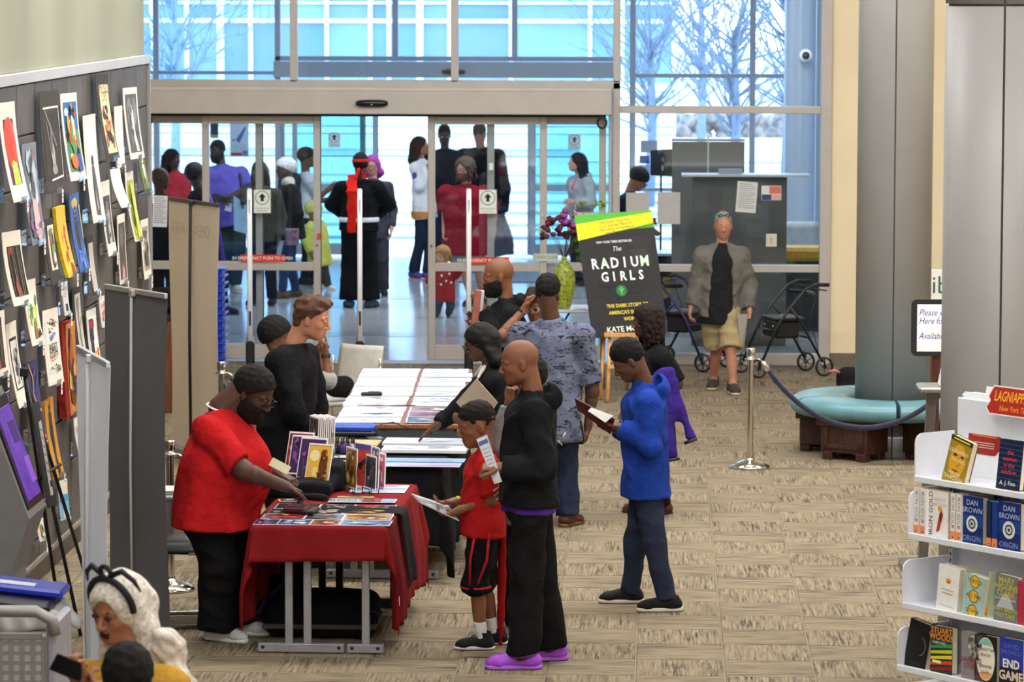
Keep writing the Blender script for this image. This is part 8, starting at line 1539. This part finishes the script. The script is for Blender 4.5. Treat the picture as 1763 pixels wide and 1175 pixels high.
t = thing('phone', P(118, 1150, 12.98), 'dark phone held by the woman in the white wig', 'phone'); mb = MB(); mb.box((0, 0, 0), (.066, .010, .125), mat('15151a', .2), ch=.004, R=Matrix.Rotation(math.radians(-62), 3, 'Y') @ Matrix.Rotation(math.radians(25), 3, 'X')); mb.obj('body', t)
person('person with short black hair seen from behind in front of the white wig', 12.35, (221, 1170), (223, 1228), (226, 1510), tyaw=178, H=1.66, hd=(176, 0, 0), skin_c='4a3226', top=dict(c='26262c', o=.02, sl=.8), bottom=dict(c='1c1c20'), shoes=dict(c='1a1a1a'), hair=dict(t='afro', c='0e0c0c', th=.010, hl=.05))
# ---------------------------------------------------------------- people in the vestibule
def far(label, Y0, head, neck, pelvis, **kw):
    kw.setdefault('shoes', dict(c='1c1c1e', sole='2a2a2a')); kw.setdefault('far', True); return person(label, Y0, head, neck, pelvis, **kw)
def exn(i):
    o = i['org']; tf, tl = i['tf'], i['tl']; RD = cloth('d02018', .05)
    def strip(name, pts, w, th=.012): s = Sdf(); [s.rc(a, b, th, th, w=w / th / 2, side=tl) for a, b in zip(pts[:-1], pts[1:])]; v, q = s.mesh(.009, .01, noise=(.002, 40, 4)); link(name, new_mesh(name, v - o, q, RD, smooth=True), i['root'])
    q = lambda x, y, d: np.array(P(x, y, 43.9 + d)); strip('red_sash', [q(607, 302, -.02), q(605, 330, -.19), q(606, 400, -.20)], .12); strip('head_scarf_tail', [q(618, 290, -.12), q(612, 308, -.16)], .05)
    s = Sdf(); s.rc(q(618, 378, 0), q(618, 383, 0), .176, .176, w=1.36, side=tl); v, k_ = s.mesh(.012, .01, clip=[((0, 0, 1), tuple(q(618, 374, 0))), ((0, 0, -1), tuple(q(618, 382, 0)))]); link('white_belt', new_mesh('belt', v - o, k_, cloth('d8dce0'), smooth=True), i['root'])
    a = Art(); a.ring(0, .03, .025, .037, 'c02820'); a.rect(-.03, -.05, .03, -.01, 'c02820'); a.mb.v = [tuple(Vector(v_) + Vector(tuple(q(628, 300, -.165) - o))) for v_ in a.mb.v]; a.mb.obj('back_emblem', i['root'])
far('person in a black martial arts outfit with a red headband and sash seen from behind', 43.9, (621, 283), (619, 312), (618, 392), tyaw=180, H=1.84, hd=(178, 0, 0), skin_c='3a2a22', fat=1.15, sw=.20, arms=dict(L=dict(e=(571, 352, .1), w=(600, 376, .28)), R=dict(e=(670, 352, .1), w=(642, 376, .28))), legs=dict(L=dict(a=(602, 526, 0), toe=200), R=dict(a=(637, 526, 0), toe=155)), top=dict(c='0f1012', o=.035, sl=1.95, hem=.04, so=.028), bottom=dict(c='0f1012', o=.045, flare=.04), shoes=dict(c='3c4a60', sole='20242c', top=.07), hair=[dict(t='afro', c='0d0c0c', th=.014), dict(t='band', c='c82018', th=.020)], extra=exn)
far('person with purple hair and glasses half hidden behind the martial arts outfit', 45.6, (641, 285), (642, 309), (645, 395), tyaw=0, H=1.68, hd=(-5, 5, 0), skin_c='b08070', top=dict(c='3a3c44', o=.02, sl=1.9), bottom=dict(c='30343c'), hair=dict(t='long', c='9a3c98', len=.02), glasses='201c20')
far('woman in a white top with a patterned border and dark jeans', 48.4, (724, 252), (723, 284), (730, 358), tyaw=70, hyaw=60, H=1.72, hd=(80, -5, 0), skin_c='8a5c44', arms=dict(R=dict(e=(722, 322, -.2), w=(738, 296, -.1), d=(0, 0, 1), curl=.9)), legs=dict(R=dict(a=(712, 466, .0), toe=40), L=dict(a=(737, 472, -.1), toe=70)), top=dict(c='d5d9dc', o=.028, sl=1.9, hem=.14, flare=.01), bottom=dict(c='1d2638', o=.01, flare=.03, name='jeans'), shoes=dict(c='3c4c88', sole='8c2830'), hair=dict(t='long', c='2e1e18', len=.14),
    extra=lambda i: (hx(i, 'patterned_border', 'b87840', lambda s: s.rc(i['Pv'] - np.array([0, 0, .05]), i['Pv'] - np.array([0, 0, .13]), .160, .162, w=1.3, side=i['tl']), h=.012, k=.01, noise=None, clip=[((0, 0, 1), tuple(i['Pv'] - np.array([0, 0, .04]))), ((0, 0, -1), tuple(i['Pv'] - np.array([0, 0, .13])))]), hx(i, 'shoulder_patch', '4a4c9c', lambda s: s.rc(i['S']['R'] + np.array([-.0, -.03, .0]), i['S']['R'] + np.array([.02, -.035, -.12]), .052, .05), h=.011)))
far('young man in a dark jacket facing in behind the right door', 50.3, (765, 234), (766, 262), (768, 345), tyaw=-5, H=1.88, hd=(5, 8, 0), skin_c='3e2a22', arms=dict(R=dict(w=(748, 350, -.1)), L=dict(w=(790, 350, -.05))), top=dict(c='1a1c24', o=.035, sl=1.95, hem=.12), bottom=dict(c='1e2840', o=.02), hair=dict(t='fade', c='100e0e', th=.018))
def excoat(i): hx(i, 'checked_coat', '54525a', lambda s: (s.rc(np.array(P(862, 375, 49.6)), np.array(P(860, 420, 49.6)), .05, .13, w=1.5, side=(1, 0, 0)), s.rc(np.array(P(860, 415, 49.6)), np.array(P(862, 440, 49.6)), .12, .12, w=1.5, side=(1, 0, 0), cutb=1)), h=.014, noise=(.01, 22, 7))
far('tall man in a long dark coat seen from behind holding a checked coat', 49.8, (826, 231), (828, 262), (831, 348), tyaw=172, H=1.90, hd=(155, 5, 0), skin_c='8a5a44', fat=1.15, sw=.215, arms=dict(R=dict(e=(868, 325, -.02), w=(866, 370, .0))), top=dict(c='17161b', o=.045, sl=1.95, hem=.28, flare=.02), bottom=dict(c='1b1d24', o=.02), hair=dict(t='fade', c='18140f', th=.008), glasses='28282c', extra=excoat)
far('bearded man with curly long hair in a dark red shirt and grey shorts', 44.3, (800, 291), (803, 326), (801, 414), tyaw=-8, H=1.86, hd=(-28, 4, 0), skin_c='b07c66', fat=1.5, sw=.22, hs=1.08, arms=dict(R=dict(e=(768, 366, .05), w=(765, 398, -.05), curl=.6), L=dict(e=(848, 366, .05), w=(850, 400, -.05))), legs=dict(R=dict(a=(812, 528, -.1), toe=-25), L=dict(a=(832, 515, .2), toe=10)), top=dict(c='7c1024', o=.032, sl=.9, hem=.17, vneck=.7, so=.045), bottom=dict(c='83868c', o=.04, len=1.0, name='shorts'), shoes=dict(c='2a2a2c', sole='3a3a3a'), hair=[dict(t='curls', c='4a3a30', n=60, len=.07, noise=(.004, 80, 6)), dict(t='beard', c='54382a', th=.002)], glasses='2a2a2e')
far('woman in a grey hooded top over pink beside the right sidelight', 47.3, (993, 280), (1001, 310), (1003, 388), tyaw=-55, H=1.70, hd=(-75, -4, 0), skin_c='b88878', arms=dict(L=dict(e=(1018, 350, -.2), w=(988, 348, -.25), curl=.5), R=dict(e=(990, 352, .1), w=(972, 366, -.1))), top=[dict(c='d86078', o=.012, sl=0), dict(c='9a9da2', o=.035, sl=1.95, hem=.12, open=.05, hood=1)], bottom=dict(c='20242c', o=.02), hair=dict(t='long', c='161214', len=.18, rough=.5),
    extra=lambda i: hx(i, 'hand_bag', mat('c4a69c', .5), lambda s: s.box(np.array(P(1008, 378, 47.0)), np.array([.14, .05, .09]), .04), h=.014))
far('toddler in a red dotted jacket and jeans running on the polished floor', 42.7, (761, 440), (763, 461), (764, 502), tyaw=15, hyaw=10, H=.86, hd=(-25, 10, 0), skin_c='d09a82', hs=1.25, sw=.20, fat=1.25, arms=dict(L=dict(e=(785, 474, 0), w=(796, 462, -.05)), R=dict(e=(742, 478, 0), w=(735, 490, 0))), legs=dict(R=dict(a=(752, 545, -.05), toe=0), L=dict(k=(776, 525, .0), a=(772, 540, .12), z=1, toe=0)), top=dict(c='9c2028', o=.03, sl=1.9, hem=.12), bottom=dict(c='2c3c58', o=.02, name='jeans'), hair=dict(t='curls', c='b08050', n=40, len=.03), brow='a07048',
    extra=lambda i: hx(i, 'jacket_dots', mat('d8d8e0', .7), lambda s: [s.ell(i['Ch'] + i['tf'] * .135 + i['tl'] * x + i['tu'] * z, (.014, .014, .014)) for x, z in ((-.05, .0), (.04, .02), (0, -.06), (.06, -.08), (-.06, -.1))], h=.007, k=.002, noise=None))
far('large man in a purple tee shirt with a bag strap holding papers', 46.0, (374, 260), (382, 288), (393, 368), tyaw=15, hyaw=20, H=1.90, hd=(-25, 8, 0), skin_c='3e2c26', fat=1.5, sw=.215, arms=dict(R=dict(e=(362, 335, -.1), w=(384, 342, -.3), curl=.6), L=dict(e=(428, 325, -.05), w=(396, 340, -.3), curl=.6)), legs=dict(R=dict(a=(378, 495, 0)), L=dict(a=(404, 497, 0))), top=dict(c='6256b0', o=.03, sl=.9, hem=.15), bottom=dict(c='34403c', o=.04), shoes=dict(c='b8b0a0', sole='c8c4bc'), hair=[dict(t='afro', c='0f0d0d', th=.008), beardy('120e0d')], glasses='202024',
    extra=lambda i: tubes(i, 'bag_strap', mat('1c1c24', .7), [([i['S']['L'] + np.array([-.03, -.0, .07]), i['S']['L'] + np.array([0, -.14, -.02]), i['Wa'] + i['tl'] * .22 + np.array([0, -.14, 0])], .018)]))
slab('paper_sheet', 'white card with a dark logo shape held by the man in the purple shirt', 'paper', ((392, 345, 0), (400, 338, 0), (398, 365, -.05), (386, 362, -.05)), 45.72, .004, paper('c8ccd0'))
far('woman with long braided hair in a red top near the left sidelight', 48.0, (297, 274), (302, 302), (306, 378), tyaw=50, H=1.70, hd=(65, 5, 0), skin_c='4a3028', top=dict(c='c03440', o=.03, sl=.8, vneck=.8), bottom=dict(c='20222a'), hair=dict(t='long', c='24161a', len=.10))
far('bald person in dark clothes at the far left of the left sidelight', 40.4, (276, 308), (277, 338), (282, 425), tyaw=150, H=1.74, hd=(120, 5, 0), skin_c='54382c', top=dict(c='1a1c24', o=.03, sl=1.9), bottom=dict(c='181a20'), hair=dict(t='stubble', c='44302a'))
def exrobe(i):
    tubes(i, 'purple_trim', mat('5c2ca8', .5), [([np.array(P(358, 330, 42.5)), np.array(P(372, 372, 42.45)), np.array(P(380, 420, 42.5)), np.array(P(388, 470, 42.5))], .022)]); hx(i, 'robe', '14161f', lambda s: s.rc(i['Pv'] + np.array([0, 0, .1]), np.array([i['Pv'][0] + .05, i['Pv'][1], .30]), .17, .24, w=1.25, side=i['tl'], cutb=1), h=.016, noise=(.012, 16, 8))
far('person in a long black robe edged with purple trim by the cream banner', 42.9, (336, 301), (344, 328), (352, 410), tyaw=110, H=1.80, hd=(130, 0, 0), skin_c='3c2c28', fat=1.2, legs=dict(L=dict(a=(385, 535, 0), toe=80), R=dict(a=(372, 540, 0), toe=70)), top=dict(c='14161f', o=.045, sl=1.9), bottom=dict(c='14161f', o=.03), hair=dict(t='afro', c='141a24', th=.02, rough=.4), extra=exrobe)
far('woman with very long black hair behind the left door frame', 44.2, (446, 296), (448, 322), (452, 400), tyaw=-10, H=1.72, hd=(-15, 5, 0), skin_c='2e221e', arms=dict(R=dict(e=(425, 365, -.05), w=(418, 350, -.25), curl=.8)), top=dict(c='3c3c34', o=.03, sl=1.9), bottom=dict(c='1c2230'), hair=dict(t='long', c='0e0d0f', len=.40, rough=.4))
slab('large_sheet', 'large pale blue sheet held beside the woman with very long hair', 'paper', ((402, 337, 0), (424, 352, 0), (428, 404, 0), (403, 397, 0)), 43.95, .004, mat('a8c8e4', .5))
far('woman in a white knit beanie and black jacket in the vestibule', 45.2, (490, 291), (498, 320), (504, 398), tyaw=-75, hyaw=-70, H=1.70, hd=(-75, 5, 0), skin_c='3a2820', arms=dict(L=dict(e=(512, 368, -.2), w=(500, 400, -.2), curl=.8)), legs=dict(L=dict(a=(486, 508, -.1), toe=-85), R=dict(a=(510, 500, .15), toe=-75)), top=dict(c='1d1b1c', o=.045, sl=1.95, hem=.10), bottom=dict(c='22345c', o=.012, name='jeans'), shoes=dict(c='54483c', sole='4c3c30'), hair=dict(t='wrap', c='d8d8d4', th=.016, sag=1, name='knit_beanie', hl=.05),
    extra=lambda i: hx(i, 'scarf', 'c4beb4', lambda s: s.rc(i['N'] - i['tl'] * .05, i['N'] + i['tl'] * .05, .075, .075), h=.012, noise=(.006, 40, 6)))
t = thing('gift_bag', P(503, 408, 44.9), 'small patterned bag held by the woman in the white beanie', 'bag'); mb = MB(); mb.box((0, 0, 0), (.16, .08, .2), mat('7c5c70', .5, var=.4, vs=25), ch=.01); mb.obj('body', t)
t = thing('water_bottle', P(479, 408, 44.95), 'clear blue water bottle held beside the patterned bag', 'bottle'); mb = MB(); mb.lathe([(0, 0), (.03, 0), (.032, .02), (.032, .15), (.012, .18), (.012, .2), (0, .2)], mat('7ca0c8', .1, alpha=.7), n=14); mb.obj('bottle', t)
def expack(i): hx(i, 'backpack', '232b3c', lambda s: s.box(i['Ch'] - i['tf'] * .22 - np.array([0, 0, .10]), np.array([.17, .13, .25]), .09, np.stack([i['tl'], i['tf'], np.array([0, 0, 1.])])), h=.013, noise=(.006, 18, 6)); tubes(i, 'backpack_strap', mat('232b3c', .7), [([i['S'][q_] + np.array([0, 0, .06]), i['S'][q_] + i['tf'] * .07 + np.array([0, 0, -.04]), i['Wa'] + i['tl'] * .12 * (1 if q_ == 'L' else -1)], .02) for q_ in 'LR'])
far('young man in a black cap with a dark backpack turned to the right', 47.2, (529, 272), (526, 300), (522, 378), tyaw=110, H=1.78, hd=(100, 0, 0), skin_c='5a3c30', arms=dict(R=dict(e=(548, 340, -.1), w=(566, 326, -.1)), L=dict(w=(560, 345, .1))), legs=dict(R=dict(a=(524, 474, -.05), toe=60), L=dict(a=(538, 470, .1), toe=90)), top=dict(c='b4bcc8', o=.02, sl=.9), bottom=dict(c='1c1e24', o=.02), hair=dict(t='wrap', c='14161a', th=.012, name='cap', hl=.04), extra=expack)
far('small child in a bright yellow hooded coat walking in the vestibule', 46.5, (541, 366), (543, 382), (548, 428), tyaw=60, H=1.08, hd=(70, 10, 0), skin_c='8a5c48', hs=1.25, fat=1.2, legs=dict(L=dict(k=(558, 462, -.05), a=(566, 488, -.05), toe=50), R=dict(a=(545, 484, .1), toe=60)), top=dict(c='b4b858', o=.04, sl=1.9, hem=.22, flare=.03, hood=1), bottom=dict(c='3c3c3a'), shoes=dict(c='d8d8d4', sole='e8e8e4'), hair=dict(t='wrap', c='b8bc60', th=.02, name='hood', hl=.05))
far('man in a patterned black head wrap bending over a display behind the glass', 42.0, (1099, 309), (1084, 331), (1082, 410), tyaw=65, H=1.80, hd=(80, 38, 0), skin_c='a06c58', fat=1.1, arms=dict(R=dict(e=(1098, 375, -.2), w=(1122, 395, -.1)), L=dict(w=(1118, 380, .2))), top=dict(c='1c2636', o=.03, sl=.9), bottom=dict(c='1e2230'), hair=[dict(t='wrap', c='1c1c1e', th=.014, name='head_wrap', hl=.03)], glasses='202024')
# things in hands
t = thing('dollar_bill', P(482, 803, Yf(1108) - .1), 'folded banknote in the hand of the man in red', 'banknote'); mb = MB(); mb.box((0, 0, 0), (.12, .002, .06), paper('b8b492'), ch=.0005, R=Matrix.Rotation(math.radians(28), 3, 'Y') @ Matrix.Rotation(math.radians(-40), 3, 'X')); mb.obj('note', t)
def cm(a): a.rect(.08, .06, .9, .94, '4a4c58'); a.blobs(.1, .1, .88, .9, ['7c8490', '2c2e38', 'a8b0bc', '8c6c70'], 14, 3, .3)
slab('sleeved_comic', 'comic in a clear sleeve held flat by the boy in red', 'comic', ((707, 851, .12), (722, 866, -.12), (790, 898, -.14), (772, 872, .10)), Yf(1118), .005, mat('c8ccd4', .12, coat=.8), cm)
def lf(a): a.rect(.06, .03, .94, .97, 'e4e8f0'); a.rect(.06, .84, .94, .93, '5c78b8'); [a.line([(.15, .75 - .08 * k_), (.8, .75 - .08 * k_)], .015, 'a0a8b8') for k_ in range(8)]
slab('rolled_leaflet', 'white and blue leaflet gripped by the bald man in front of the boy', 'leaflet', ((820, 757, -.28), (838, 749, -.30), (864, 830, -.30), (851, 834, -.28)), Yf(1150), .004, paper('dfe3ea'), lf)
